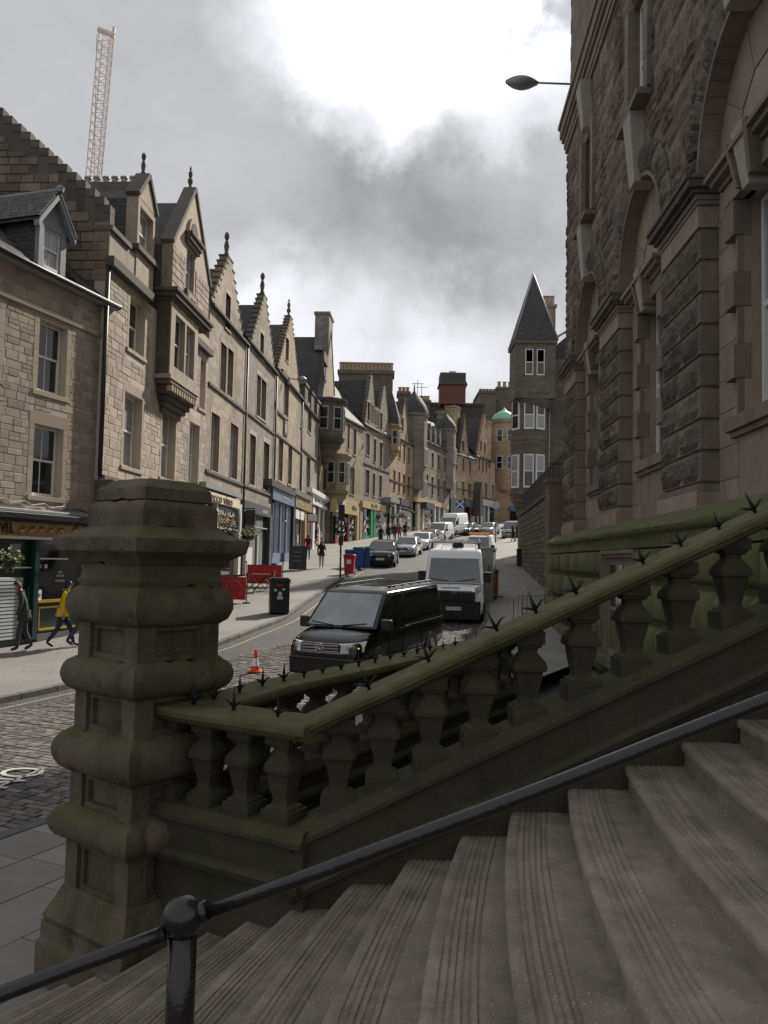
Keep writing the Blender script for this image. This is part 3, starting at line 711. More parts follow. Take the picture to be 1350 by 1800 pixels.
# ------------------------------------------------------------------ the big rock-faced building on the right
rock = M_('rock_faced_stone', (0.185, 0.158, 0.13), 0.95, var=0.6, scale=7, bump=1.6, bscale=24, rnd=0.3, tint=(0.10, 0.09, 0.078), tfac=0.9, tscale=0.6, dist=0.05, stain=((0.06, 0.056, 0.05), 0.65, 0.55))
rock_up = M_('vermiculated_stone', (0.262, 0.212, 0.17), 0.95, var=0.55, scale=9, bump=1.6, bscale=16, rnd=0.25, tint=(0.17, 0.14, 0.112), tfac=0.8, tscale=0.5, dist=0.05, stain=((0.07, 0.064, 0.056), 0.8, 0.32))
ash = M_('smooth_ashlar', (0.215, 0.18, 0.15), 0.9, var=0.3, scale=3, bump=0.35, bscale=35, tint=(0.155, 0.128, 0.104), tfac=0.9, tscale=0.7, rnd=0.14, dist=0.012, stain=((0.085, 0.075, 0.064), 0.6, 0.7))
ash_l = M_('pale_ashlar', (0.295, 0.24, 0.192), 0.88, var=0.25, scale=3, bump=0.3, bscale=35, tint=(0.23, 0.185, 0.15), tfac=0.8, tscale=0.7, rnd=0.12, dist=0.01, stain=((0.12, 0.105, 0.088), 0.5, 0.9))
ash_k = M_('keystone_ashlar', (0.33, 0.30, 0.265), 0.88, var=0.2, bump=0.25, tint=(0.3, 0.27, 0.24), dist=0.01)
mossb = M_('mossy_basement_stone', (0.12, 0.115, 0.065), 0.93, var=0.4, scale=3, bump=0.5, bscale=25, tint=(0.075, 0.095, 0.03), tfac=1.0, tscale=0.9, rnd=0.15, moss=0.95, mosscol=(0.10, 0.106, 0.042), mossall=0.42, dist=0.02, stain=((0.04, 0.045, 0.02), 0.6, 0.8))
rbf = Fr(4.45 + 0.0612 * 28.6, 28.6, 3.5, -1)
rb = rbf.root('rock_faced_building', 'tall soot-dark building with rock-faced stonework and arched bays rising on the right', 'building', -3.5)
PIL = [(0.1, 2.4), (6.3, 8.6), (12.45, 14.75), (18.6, 20.9)]
BAY = [(2.4, 6.3), (8.6, 12.45), (14.75, 18.6), (20.9, 24.8)]
CTR = [(a + b) / 2 for a, b in BAY]; UEND = 27.0; AR = 1.94; ZS = 6.66
def rock_unit(seed, amp, nx=7, nz=5):
    mb = MB(); r = random.Random(seed); vs_ = []; fs = []
    for j in range(nz):
        for i in range(nx):
            e = i in (0, nx - 1) or j in (0, nz - 1)
            x = i / (nx - 1) + (0 if e else r.uniform(-.05, .05)); z = j / (nz - 1) + (0 if e else r.uniform(-.06, .06))
            vs_.append((x, .012 if e else -amp * r.uniform(.25, 1.0), z))
    for j in range(nz - 1):
        for i in range(nx - 1): a = j * nx + i; fs.append([a, a + 1, a + nx + 1, a + nx])
    b = len(vs_); vs_ += [(0, .12, 0), (1, .12, 0), (1, .12, 1), (0, .12, 1)]
    fs.append([b, b + 1] + [i for i in range(nx - 1, -1, -1)]); fs.append([b + 2, b + 3] + [(nz - 1) * nx + i for i in range(nx)])
    fs.append([b + 3, b] + [j * nx for j in range(nz)]); fs.append([b + 1, b + 2] + [j * nx + nx - 1 for j in range(nz - 1, -1, -1)])
    return mb.add(vs_, fs)
RU = [rock_unit(i, .085) for i in range(6)]
def rmesh(mat, U): 
    out_ = []
    for u in U:
        m = u.mesh('rock_face'); m.materials.append(mat); out_.append(m)
    return out_
RM = rmesh(rock, RU); RUu = [rock_unit(20 + i, .05) for i in range(6)]; RMU = rmesh(rock_up, RUu)
def put(mesh, name, parent, mt):
    o = ob(name, mesh, None, parent); o.matrix_local = Matrix.Translation((0, 0, -parent['zb'])) @ mt; return o
# core mass behind everything
mb = MB().box(0.12, UEND, 0.78, 14, -3.6, 21.5); mb.build('core_wall', ash, rb)
# bay back wall with window openings, behind the pilasters
wins = []
for c in CTR: wins.append((c - .82, c + .82, 2.36, 5.8))
mb = rows_wall(MB(), [rect(0.3, 9.2, 0.12, UEND)], wins, 0.34, 0.70)
mb.build('bay_wall', ash_l, rb)
# string of blocks on the bay wall (ashlar joints as recessed courses)
for bi, (a, b) in enumerate(BAY):
    if bi > 2: continue
    v = 1.0
    for h in (.42, .55, .58, .55, .55, .55, .55, .55, .55, .55, .6, .6, .6):
        for (p, q) in ((a + .02, wins[bi][0] - .22), (wins[bi][1] + .22, b - .02)):
            if v < 6.4: MB().box(p, q, 0.322, .345, v + .008, v + h - .008).build('ashlar_block', ash_l, rb)
        if v + h > 1.9 and v < 1.9: pass
        v += h
    c = CTR[bi]; MB().box(wins[bi][0] - .2, wins[bi][1] + .2, .322, .345, 1.02, 2.05).build('apron_block', ash_l, rb)
    # sill, gibbs surround, keystone, hood
    MB().prism([(wins[bi][0] - .45, 2.14), (wins[bi][1] + .45, 2.14), (wins[bi][1] + .5, 2.24), (wins[bi][1] + .5, 2.36), (wins[bi][0] - .5, 2.36), (wins[bi][0] - .5, 2.24)], .18, .40).build('window_sill', ash, rb, bevel=.01)
    MB().box(wins[bi][0] - .42, wins[bi][1] + .42, .25, .40, 2.05, 2.139).build('sill_moulding', ash, rb)
    for s in (-1, 1):
        e = c + s * .82
        for k in range(6):
            z0 = 2.37 + k * .57; o_ = .30 if k % 2 else .20; w_ = .40 if k % 2 else .26
            if k % 2: MB().box(min(e - s * .012, e + s * w_), max(e - s * .012, e + s * w_), .34 - .17, .44, z0 + .006, z0 + .564).build('surround_block', ash, rb, bevel=.012)
            else:
                for q in range(3):
                    x0, x1 = e + s * (.0 + q * .085), e + s * (.085 + q * .085)
                    MB().box(min(x0, x1) + .001, max(x0, x1) - .001, .34 - .10 + q * .03, .44, z0, z0 + .57).build('architrave', ash, rb)
    MB().box(c - .82 - .42, c + .82 + .42, .17, .44, 5.80, 6.12).build('lintel', ash, rb, bevel=.01)
    for z0, z1, o_, e_ in ((6.125, 6.22, .12, .50), (6.221, 6.32, .0, .58), (6.321, 6.40, -.08, .64)):
        MB().box(c - .82 - e_, c + .82 + e_, o_, .44, z0, z1).build('hood_moulding', ash, rb)
    MB().loft([[(c - .13, .06, 5.62), (c + .13, .06, 5.62), (c + .13, .5, 5.62), (c - .13, .5, 5.62)], [(c - .24, -.08, 6.55), (c + .24, -.08, 6.55), (c + .24, .5, 6.55), (c - .24, .5, 6.55)]]).build('keystone', ash_k, rb, bevel=.015)
    for s in (-1, 1):
        MB().loft([[(c + s * .20 - .02, .03, 5.72), (c + s * .20 + .1 * s, .03, 5.72), (c + s * .20 + .1 * s, .5, 5.72), (c + s * .20 - .02, .5, 5.72)], [(c + s * .33 - .02, -.10, 6.45), (c + s * .33 + .12 * s, -.10, 6.45), (c + s * .33 + .12 * s, .5, 6.45), (c + s * .33 - .02, .5, 6.45)]]).build('keystone_wing', ash, rb)
    sash(rb, wins[bi][0] + .01, wins[bi][1] - .01, 2.38, 5.79, .60, white, 2, .5, True, .09)
    MB().box(a - .02, b + .02, .20, .345, .96, 1.06).build('base_moulding', ash, rb)
# pilasters
CZ = [1.40, 1.94, 2.48, 3.03, 3.57, 4.11, 4.66, 5.22, 5.79]
for pi_, (a, b) in enumerate(PIL):
    MB().box(a - .06, b + .06, -.08, .36, .80, 1.26).build('pilaster_base', ash_l, rb, bevel=.012)
    MB().prism([(a - .06, 1.261), (b + .06, 1.261), (b + .0, 1.38), (a, 1.38)], -.05, .36).build('base_torus', ash, rb)
    for z0, z1 in zip(CZ, CZ[1:]):
        MB().box(a + .01, b - .01, .0, .36, z0 + .03, z1 - .03).build('pilaster_block', ash, rb, bevel=.02)
        n = random.choice((2, 3)); xs = [a + .015] + sorted(a + (b - a) * (k + 1 + random.uniform(-.2, .2)) / n for k in range(n - 1)) + [b - .015]
        for x0, x1 in zip(xs, xs[1:]):
            put(random.choice(RM), 'rock_face', rb, Matrix.Translation((x0 + .008, -.01, z0 + .045)) @ Matrix.Diagonal((x1 - x0 - .016, 1.15, z1 - z0 - .09, 1)))
    MB().box(a + .05, b - .05, .05, .36, 1.38, 5.80).build('pilaster_core', ash, rb)
    MB().box(a + .0, b - .0, -.03, .36, 5.80, 6.18).build('frieze', ash_l, rb, bevel=.01)
    for z0, z1, o_, e_ in ((6.181, 6.26, .05, .04), (6.261, 6.36, .08, .06), (6.361, 6.44, .15, .11), (6.441, 6.58, .24, .17), (6.581, 6.66, .28, .20)):
        MB().box(a - e_, b + e_, -o_, .36, z0, z1).build('capital_moulding', rock if z0 > 6.36 else ash, rb, bevel=.008)
# upper wall: backing with arches and round-headed windows
uw = [(c - .72, c + .72, 10.2, 13.05) for c in CTR]
def arch_rows(c, r, zc, n=12): 
    hs = []
    for k in range(n):
        z0, z1 = zc + r * math.sin(math.pi / 2 * k / n), zc + r * math.sin(math.pi / 2 * (k + 1) / n); hw = r * math.cos(math.pi / 2 * (k + .5) / n); hs.append((c - hw, c + hw, z0, z1))
    return hs
holes = []
for c in CTR: holes += arch_rows(c, AR - .02, ZS)
holes += uw
mb = rows_wall(MB(), [rect(ZS + .001, 14.45, 0.12, UEND)], holes, 0.03, .36); mb.build('upper_wall', ash, rb)
MB().box(.12, UEND, .361, .775, 9.2, 14.45).build('upper_backing', ash, rb)
for c in CTR[:3]:
    # smooth arch soffit and rock-faced voussoirs
    mb = MB(); ring = []
    for k in range(25):
        a = math.pi * k / 24; x, z = math.cos(a), math.sin(a)
        ring.append([(c + x * (AR - .06), -.04, ZS + z * (AR - .06)), (c + x * (AR + .02), -.04, ZS + z * (AR + .02)), (c + x * (AR + .02), .35, ZS + z * (AR + .02)), (c + x * (AR - .06), .35, ZS + z * (AR - .06))])
    mb.loft(ring); mb.build('arch_ring', ash, rb, 30)
    nv = 15
    for k in range(nv):
        if k == nv // 2: continue
        a0, a1 = math.pi * k / nv + .008, math.pi * (k + 1) / nv - .008
        mb = MB(); un = RU[k % 6]; vs_ = []
        for p in un.v:
            a = a0 + (a1 - a0) * p.x; r_ = AR + .03 + p.z * .62; vs_.append((c + r_ * math.cos(a), p.y * 1.2 - .03, ZS + r_ * math.sin(a)))
        mb.add(vs_, un.f); mb.build('voussoir', rock, rb)
    # tympanum ashlar blocks
    for k in range(5):
        a0, a1 = math.pi * k / 5 + .01, math.pi * (k + 1) / 5 - .01
        mb = MB(); r0, r1 = 1.0, AR - .03
        pl_ = [(c + r1 * math.cos(a0 + (a1 - a0) * q / 4), ZS + r1 * math.sin(a0 + (a1 - a0) * q / 4)) for q in range(5)] + [(c + r0 * math.cos(a1), ZS + r0 * math.sin(a1)), (c + r0 * math.cos(a0), ZS + r0 * math.sin(a0))]
        mb.prism(pl_, .318, .35); mb.build('tympanum_block', ash_l, rb)
    # arch keystone and window above
    MB().loft([[(c - .24, -.16, ZS + AR - .12), (c + .24, -.16, ZS + AR - .12), (c + .24, .3, ZS + AR - .12), (c - .24, .3, ZS + AR - .12)], [(c - .33, -.30, 10.05), (c + .33, -.30, 10.05), (c + .33, .3, 10.05), (c - .33, .3, 10.05)]]).build('arch_keystone', ash_k, rb, bevel=.015)
    MB().box(c - 1.0, c + 1.0, -.30, .3, 10.052, 10.2).build('window_sill', ash, rb)
    sash(rb, c - .71, c + .71, 10.21, 13.04, .18, white, 2, .5, False, .08)
    for s in (-1, 1):
        for k in range(4):
            e = c + s * .72; MB().box(min(e, e + s * .34), max(e, e + s * .34), -.10, .2, 10.21 + k * .71, 10.21 + k * .71 + .70).build('jamb_block', ash, rb, bevel=.01)
    MB().loft([[(c - .2, -.2, 13.06), (c + .2, -.2, 13.06), (c + .2, .2, 13.06), (c - .2, .2, 13.06)], [(c - .36, -.34, 14.44), (c + .36, -.34, 14.44), (c + .36, .2, 14.44), (c - .36, .2, 14.44)]]).build('window_keystone', ash_k, rb)
big = []
for c in CTR:
    r = AR + .66; 
    big += [(h[0], h[1], h[2], h[3]) for h in arch_rows(c, r, ZS, 7)]
    big += [(c - 1.08, c + 1.08, 10.04, 13.05), (c - .42, c + .42, 8.6, 10.1), (c - .38, c + .38, 13.0, 14.4)]
coursed(rb, rock_up, .12, 21.0, ZS + .02, 14.4, big, rbf, 290, .44, .52, .62, 1.15, name='rock_block', unit=RUu, meshes=RMU, y=.03, depth=1.1, joint=.035)
# cornice and plain attic above
for z0, z1, o_ in ((14.452, 14.6, .06), (14.601, 14.85, .10), (14.851, 15.0, .18), (15.001, 15.35, .24), (15.351, 15.5, .30), (15.501, 15.75, .16)):
    MB().box(-o_ * .6 + .12, UEND, -o_, .76, z0, z1).build('cornice', ash, rb, bevel=.01)
MB().box(.2, UEND, .10, .77, 15.75, 21.4).build('attic_wall', ash, rb)
for k in range(11):
    u = .18 + (k % 2) * .5; z0 = 15.78 + k * .5
    while u < 22:
        l = random.uniform(1.0, 1.5); MB().box(u + .01, u + l - .01, .085, .11, z0 + .01, z0 + .49).build('attic_block', ash, rb); u += l
# end wall blocks that face up the street are plain; plinth and basement
prof = [(-.10, .98), (-.14, .965), (-.44, .80), (-.50, .77), (-.55, .70), (-.53, .62), (-.46, .58), (-.44, .565), (-.44, .34)]
u = -.4; k = 0
while u < 22.5:
    l = random.uniform(1.0, 1.4)
    mb = MB(); pr_ = [(y, z + random.uniform(-.006, .006)) for y, z in prof] + [(.5, .34), (.5, .98)]
    mb.loft([[(u + .006, y, z) for y, z in pr_], [(u + l - .006, y, z) for y, z in pr_]]); mb.build('plinth_stone', mossb, rb, 50)
    u += l
MB().box(-.2, UEND, -.30, .77, -3.6, .335).build('basement_wall', mossb, rb)
def round_block(u0, u1, z0, z1, yb=-.30, out_=.20):
    rings = []
    e = .09
    for du, oo in ((0, 0), (.03, .55), (e, .9), (.5, 1)):
        pass
    mb = MB(); xs = [u0, u0 + .025, u0 + .09, u1 - .09, u1 - .025, u1]; ox = [0, .6, 1, 1, .6, 0]
    zs_ = [z0, z0 + .025, z0 + .10, z1 - .10, z1 - .025, z1]
    vs_ = []; fs = []
    for j, z in enumerate(zs_):
        for i, x in enumerate(xs): vs_.append((x, yb - out_ * min(ox[i], ox[j]) + (.0), z))
    for j in range(5):
        for i in range(5): a = j * 6 + i; fs.append([a, a + 1, a + 7, a + 6])
    mb.add(vs_, fs); return mb.build('basement_block', mossb, rb, True)
BW = [(9.1, 11.9, -2.1, .08)]
for (z0, z1) in ((-.27, .33), (-1.02, -.35), (-1.80, -1.10), (-2.58, -1.88), (-3.4, -2.66)):
    u = -.22 if random.random() < .5 else -.22
    while u < 20:
        l = random.uniform(1.1, 1.9)
        segs = [(u, u + l)]
        for a, b, c, d in BW:
            if c < z1 and d > z0:
                segs = [s for p, q in segs for s in ((p, min(q, a - .25)), (max(p, b + .25), q)) if s[1] - s[0] > .25]
        for p, q in segs: round_block(p + .02, q - .02, z0, z1)
        u += l
# basement window: moulded frame in the mossy wall
a, b, c, d = BW[0]
for k, o_ in enumerate((.06, .13, .20)):
    e = .24 - k * .08
    mb = MB(); mb.box(a - e, a - e + .08, -.30 - .20 + o_ - .05, -.28, c, d + e).box(b + e - .08, b + e, -.30 - .20 + o_ - .05, -.28, c, d + e).box(a - e + .08, b + e - .08, -.30 - .20 + o_ - .05, -.28, d + e - .08, d + e)
    mb.build('window_frame', ash, rb)
MB().box(a - .3, b + .3, -.55, -.28, c - .2, c - .002).build('window_sill', mossb, rb)
sash(rb, a + .02, b - .02, c, d, -.34, ash, 2, .5, False, .09, gl=glass)
# wall lamp on the far corner
lampm = M_('grey_lamp_metal', (0.26, 0.265, 0.27), 0.45, metal=0.4, var=0.15)
def wall_lamp(name, label, base, d, ln, head, parent_scale=1.0):
    t = thing(name, label, 'wall lamp', base); d = Vector(d).normalized()
    MB().tube([(0, 0, 0), d * ln], .035, 8).build('arm', lampm, t, True)
    MB().box(-.06, .06, -.06, .06, -.35, .1).build('bracket', lampm, t)
    n = 10; rings = []
    for i in range(n + 1):
        f = i / n; w = .24 * math.sin(math.pi * min(.97, max(.05, f))) ** .6; c = d * (ln - .1 + head * f); s = Vector((-d.y, d.x, 0))
        rings.append([c + s * (w * math.cos(q * math.pi / 6)) + Vector((0, 0, (.22 if math.sin(q * math.pi / 6) > 0 else .27) * math.sin(q * math.pi / 6) * w / .24)) for q in range(12)])
    MB().loft(rings).build('lamp_head', lampm, t, True)
    return t
lb = P(1006, 148, 28.3); le = P(884, 143, 28.0)
wall_lamp('wall_lamp', 'grey street lamp on a thin arm at the top corner of the rock-faced building', lb, (le - lb), (le - lb).length - 1.15, 1.15)
# ------------------------------------------------------------------ left side of the street
def stone_mat(name, col, tint, **k):
    a = dict(var=0.28, scale=5, bump=0.3, bscale=30, rnd=0.22, tint=tint, tfac=0.75, tscale=0.5, dist=0.012, stain=((0.13, 0.11, 0.085), 0.45, 0.5)); a.update(k)
    return M_(name, col, 0.92, **a)
st1 = stone_mat('rubble_tan', (0.365, 0.315, 0.25), (0.275, 0.23, 0.178), stain=((0.16, 0.13, 0.10), 0.3, 0.7))
mort = M_('mortar', (0.43, 0.38, 0.31), 0.95, var=0.2, bump=0.2)
dress1 = stone_mat('dressed_tan', (0.37, 0.315, 0.245), (0.30, 0.25, 0.19), rnd=.1, var=.15, stain=((0.22, 0.18, 0.14), 0.3, 1.0))
st2 = stone_mat('rubble_beige', (0.39, 0.335, 0.265), (0.285, 0.24, 0.185), stain=((0.17, 0.14, 0.11), 0.35, 0.5))
dress2 = stone_mat('dressed_beige', (0.39, 0.335, 0.265), (0.30, 0.25, 0.19), rnd=.14, var=.25, stain=((0.17, 0.14, 0.11), 0.6, 0.9))
dark_st = stone_mat('soot_and_shade_stone', (0.125, 0.108, 0.09), (0.075, 0.066, 0.056), rnd=.2, stain=((0.05, 0.045, 0.04), 0.5, 0.8))  # soot-dark dressings; on the oriel's side it is shade put into the colour
def bmat(name, col, tint, bw=.62, bh=.28, c2=.66, st=.6): return stone_mat(name, col, tint, rnd=0, brick=(bw, bh, .012, c2, .9), stain=((0.13, 0.11, 0.085), st, 0.35))
wB = bmat('coursed_b', (0.39, 0.335, 0.255), (0.27, 0.225, 0.17), .7, .31); wC = bmat('coursed_c', (0.30, 0.27, 0.225), (0.22, 0.197, 0.165), .55, .27); wD = bmat('coursed_d', (0.40, 0.33, 0.235), (0.27, 0.225, 0.165), .65, .33)
wE = bmat('coursed_e', (0.40, 0.32, 0.215), (0.30, 0.235, 0.155), .7, .3); wG = bmat('coursed_grey', (0.30, 0.265, 0.215), (0.22, 0.195, 0.16), .6, .28); wO = bmat('coursed_ochre', (0.45, 0.335, 0.205), (0.34, 0.25, 0.15), .7, .3, st=.3)
wT = bmat('coursed_dark', (0.165, 0.145, 0.12), (0.12, 0.106, 0.09), .55, .27)
slate = M_('slate', (0.085, 0.082, 0.082), 0.7, var=0.35, scale=4, bump=0.3, bscale=30, tint=(0.06, 0.056, 0.052), tfac=.8, brick=(.26, .13, .012, .6, .35), dist=.02)
slate1 = M_('single_slate', (0.085, 0.08, 0.078), 0.65, var=0.3, scale=8, bump=0.3, rnd=.4, tint=(0.06, 0.055, 0.05), dist=.006)
lead = M_('lead', (0.25, 0.255, 0.26), 0.55, var=.2, bump=.1)
pot_m = M_('clay_pot', (0.36, 0.27, 0.19), 0.85, var=.25, bump=.1); pot_r = M_('red_clay_pot', (0.40, 0.17, 0.12), 0.85, var=.2, bump=.1)
pipe_m = plain('black_pipe', (0.02, 0.02, 0.02), 0.5)
def fbox(fr, parent, name, mat, xl, xr, yt, yb, y0, y1, bevel=0, w=None):
    u0, u1, v0, v1 = fr.win(xl, xr, yt, yb, -y0 if w is None else w)
    return MB().box(u0, u1, y0, y1, v0, v1).build(name, mat, parent, bevel=bevel)
def chimney(parent, u0, u1, y0, y1, v0, v1, n, mat, pm=None, h=.55, r=.13):
    s = MB().box(u0, u1, y0, y1, v0, v1).build('chimney', mat, parent)
    MB().box(u0 - .1, u1 + .1, y0 - .1, y1 + .1, v1 + .001, v1 + .22).build('chimney_cap', mat, s)
    for k in range(n):
        u = u0 + (u1 - u0) * (k + .5) / n
        MB().lathe([(v1 + .2, r), (v1 + .25, r * .9), (v1 + .2 + h - .08, r * .8), (v1 + .2 + h - .07, r * 1.05), (v1 + .2 + h, r * 1.0)], 10, u, (y0 + y1) / 2).build('chimney_pot', pm or pot_m, s, 40)
    return s
def finial(parent, u, y, v, h, mat, k=0):
    pr_ = [[(0, .12), (.12, .16), (.2, .1), (.3, .2), (.42, .22), (.5, .1), (.6, .17), (.72, .17), (.8, .06), (.88, .1), (1, .02)],
           [(0, .16), (.15, .22), (.22, .13), (.45, .2), (.62, .13), (.68, .08), (.74, .16), (.85, .2), (.95, .12), (1, .02)]][k]
    MB().lathe([(v + a * h, b * h * .5) for a, b in pr_], 8, u, y).build('finial', mat, parent, 50)
def gable(parent, mat, u0, u1, ve, va, holes, steps=9, th=.4, yf=0.0, coping=None, roof_to=6.0, top=.35, straight=False, roofmat=None, ustart=None, fin=None, finmat=None):
    uc = (u0 + u1) / 2; tr_ = []
    if straight:
        tr_.append((ve, va, u0, u1, uc - .08, uc + .08))
    else:
        for k in range(steps):
            f0 = k / steps; v0 = ve + (va - ve) * f0; v1 = ve + (va - ve) * (k + 1) / steps
            l = u0 + (uc - top / 2 - u0) * f0; r = u1 - (u1 - uc - top / 2) * f0
            tr_.append(rect(v0, v1, l, r))
    rows_wall(MB(), tr_, holes, yf, yf + th).build('gable_wall', mat, parent)
    cm = coping or mat
    if straight:
        for s, (a, b) in ((-1, (u0, uc)), (1, (u1, uc))):
            d = Vector((b - a, va - ve)); n = Vector((-d.y, d.x)).normalized() * (.16 if s < 0 else -.16)
            MB().prism([(a - s * -.0, ve), (b, va), (b + n.x * .6, va + abs(n.y) * 1.4), (a + n.x, ve + n.y)], yf - .07, yf + th + .02).build('skew_coping', cm, parent)
    else:
        for k in range(steps):
            t = tr_[k]; sw = (uc - top / 2 - u0) / steps + .1
            MB().box(t[2] - .05, t[2] + sw, yf - .03, yf + th + .03, t[1] - .002, t[1] + .06).build('crow_step', cm, parent)
            MB().box(t[3] - sw, t[3] + .05, yf - .03, yf + th + .03, t[1] - .002, t[1] + .06).build('crow_step', cm, parent)
    if roof_to:
        MB().prism([(u0 + .2, ve - .05), (uc, va - .45), (u1 - .2, ve - .05)], yf + th * .6, yf + roof_to).build('roof', roofmat or slate, parent)
    if fin: finial(parent, uc, yf + th / 2, va + .05, fin[0], finmat or cm, fin[1])
def string(parent, u0, u1, v, h=.16, out_=.1, mat=None, name='string_course', y=0):
    MB().prism([(u0, v), (u1, v), (u1, v + h), (u0, v + h)], y - out_, y + .05).build(name, mat, parent, bevel=.02)
def pipe(parent, u, v0, v1, y=-.09, r=.055):
    MB().tube([(u, y, v0), (u, y, v1)], r, 8).build('drainpipe', pipe_m, parent, True)
def slates(parent, o, ud, vd, nrm, wu, lv, n_own=0, sz=.26, row=.15, skip=None):
    rest = MB(); m = MB().box(0, 1, 0, 1, 0, 1).mesh('slate'); m.materials.append(slate1); k = 0
    o, ud, vd, nrm = Vector(o), Vector(ud).normalized(), Vector(vd).normalized(), Vector(nrm).normalized()
    unit = MB().box(0, 1, 0, 1, 0, 1)
    for j in range(int(lv / row)):
        u = -random.random() * .2
        while u < wu:
            w = random.uniform(sz * .75, sz * 1.2)
            a = max(u, 0); b = min(u + w, wu)
            if b - a > .05 and not (skip and skip((a + b) / 2, (j + .5) * row)):
                p = o + ud * (a + .003) + vd * (j * row) + nrm * .0
                vd2 = (vd * row * 1.5 - nrm * .02)
                mt = Matrix(((ud.x * (b - a - .006), vd2.x, nrm.x * .018, p.x + nrm.x * .03), (ud.y * (b - a - .006), vd2.y, nrm.y * .018, p.y + nrm.y * .03), (ud.z * (b - a - .006), vd2.z, nrm.z * .018, p.z + nrm.z * .03), (0, 0, 0, 1)))
                if k < n_own:
                    ob_ = ob('slate', m, None, parent); ob_.matrix_local = Matrix.Translation((0, 0, -parent['zb'])) @ mt
                else: rest.M = mt; rest.cur = random.random(); rest.add(unit.v, unit.f)
                k += 1
            u += w
    if rest.v: rest.M = None; stuff(rest.build('slates', slate1, parent, fix=False))

# ---- first building (pub) at the far left
f1 = Fr(-9.7, 21, 17.5)
h1 = f1.root('pub_building', 'tan rubble house with a green pub front and slated dormer at the far left', 'building', -2.5)
W1 = [(1.05, 2.17, 4.36, 6.30), (1.02, 2.18, 1.52, 3.45), (-1.55, -.4, 4.36, 6.30), (-1.55, -.4, 1.52, 3.45)]
rows_wall(MB(), [rect(1.1, 7.40, -3.2, 4.08)], W1, -.002, .40).build('wall', mort, h1)
MB().box(-3.2, 4.05, .58, 8, -2.7, 7.4).build('core_wall', dark_st, h1)
sur = [(a - .20, b + .20, c - .14, d + .34) for a, b, c, d in W1]
coursed(h1, st1, -3.2, 4.08, 1.20, 6.44, sur, f1, 285, .15, .27, .26, .62, depth=.42)
coursed(h1, st1, -3.2, 4.08, 6.62, 7.40, [], f1, 40, .2, .32, .3, .6, depth=.42)
for w in W1:
    mb = MB(); z = w[2]
    k = 0
    while z < w[3] - .05:
        h = min(.36, w[3] - z); e = .20 if k % 2 else .19
        for a, b in ((w[0] - e, w[0]), (w[1], w[1] + e)): MB().box(a + .004, b - .002, -.016, .14, z + .004, z + h - .004).build('jamb_stone', dress1, h1)
        z += h; k += 1
    MB().box(w[0] - .2, w[1] + .2, -.017, .14, w[3] + .002, w[3] + .335).build('lintel', dress1, h1)
    MB().box(w[0] - .18, w[1] + .18, -.05, .2, w[2] - .135, w[2] - .003).build('sill', dress1, h1, bevel=.01)
    sash(h1, w[0] + .02, w[1] - .02, w[2], w[3] - .01, .20, white, 2, .52, True, .06)
string(h1, -3.2, 4.08, 6.46, .15, .07, dress1)
MB().box(-3.2, 4.15, -.28, .02, 7.402, 7.50).build('eaves_board', lead, h1)
MB().tube([(-3.2, -.30, 7.50), (4.15, -.30, 7.50)], .07, 8).build('gutter', pipe_m, h1, True)
MB().prism([(-3.2, 0), (4.05, 0), (4.05, .02), (-3.2, .02)], 0, 1)
rs = Vector((0, .74, .673))
mb = MB().loft([[(-3.2, -.2, 7.5), (4.05, -.2, 7.5), (4.05, -.2, 7.42), (-3.2, -.2, 7.42)], [(-3.2, 5.2, 12.4), (4.05, 5.2, 12.4), (4.05, 5.2, 12.3), (-3.2, 5.2, 12.3)]]); mb.build('roof', slate, h1)
slates(h1, (-3.2, -.22, 7.5), (1, 0, 0), (0, 5.4, 4.9), (0, -4.9, 5.4), 7.2, 3.2, 60, skip=lambda u, v: 3.7 < u < 5.75 and v > .15)
# dormer
yd = .05
du0, du1, dv0, dv1 = f1.win(76.4, 107, 405, 476, -yd)
dormer = MB(); o0, o1 = du0 - .18, du1 + .22
grey_w = M_('grey_painted_wood', (0.21, 0.23, 0.24), 0.6, var=.15, bump=.1)
dormer.box(o0, du0, yd, yd + .14, dv0 - .12, dv1 + .25).box(du1, o1, yd, yd + .14, dv0 - .12, dv1 + .25).box(du0, du1, yd, yd + .14, dv1, dv1 + .25).box(du0, du1, yd, yd + .14, dv0 - .12, dv0)
dm = dormer.build('dormer_front', grey_w, h1)
uc = (o0 + o1) / 2; apx = f1.uv(102, 345, -yd)[1]
MB().prism([(o0, dv1 + .25), (o1, dv1 + .25), (uc, apx - .12)], yd + .03, yd + .14).build('dormer_gable', grey_w, h1)
for s in (-1, 1):
    e = o0 - .22 if s < 0 else o1 + .22
    MB().prism([(e, dv1 + .05), (uc, apx + .02), (uc, apx - .16), (e - s * .02, dv1 - .13)], yd - .16, yd + .02).build('bargeboard', grey_w, h1)
    MB().loft([[(e, yd - .18, dv1 + .03), (uc, yd - .18, apx + .02), (uc, yd - .18, apx + .08), (e, yd - .18, dv1 + .10)], [(e, 4.5, dv1 + .03), (uc, 4.5, apx + .02), (uc, 4.5, apx + .08), (e, 4.5, dv1 + .10)]]).build('dormer_roof', slate, h1)
sl_v = Vector((uc - (o0 - .22), 0, apx + .06 - dv1 - .08)); sl_n = Vector((-sl_v.z, 0, sl_v.x))
slates(h1, (o0 - .22, yd - .18, dv1 + .10), (0, 1, 0), sl_v, sl_n, 4.5, sl_v.length, 120)
MB().tube([(uc, yd - .22, apx + .10), (uc, 4.5, apx + .10)], .07, 8).build('ridge_tile', lead, h1, True)
MB().box(o0, o1, yd + .141, 4.0, dv0 - .3, dv1 + .25).build('dormer_cheek', slate, h1)
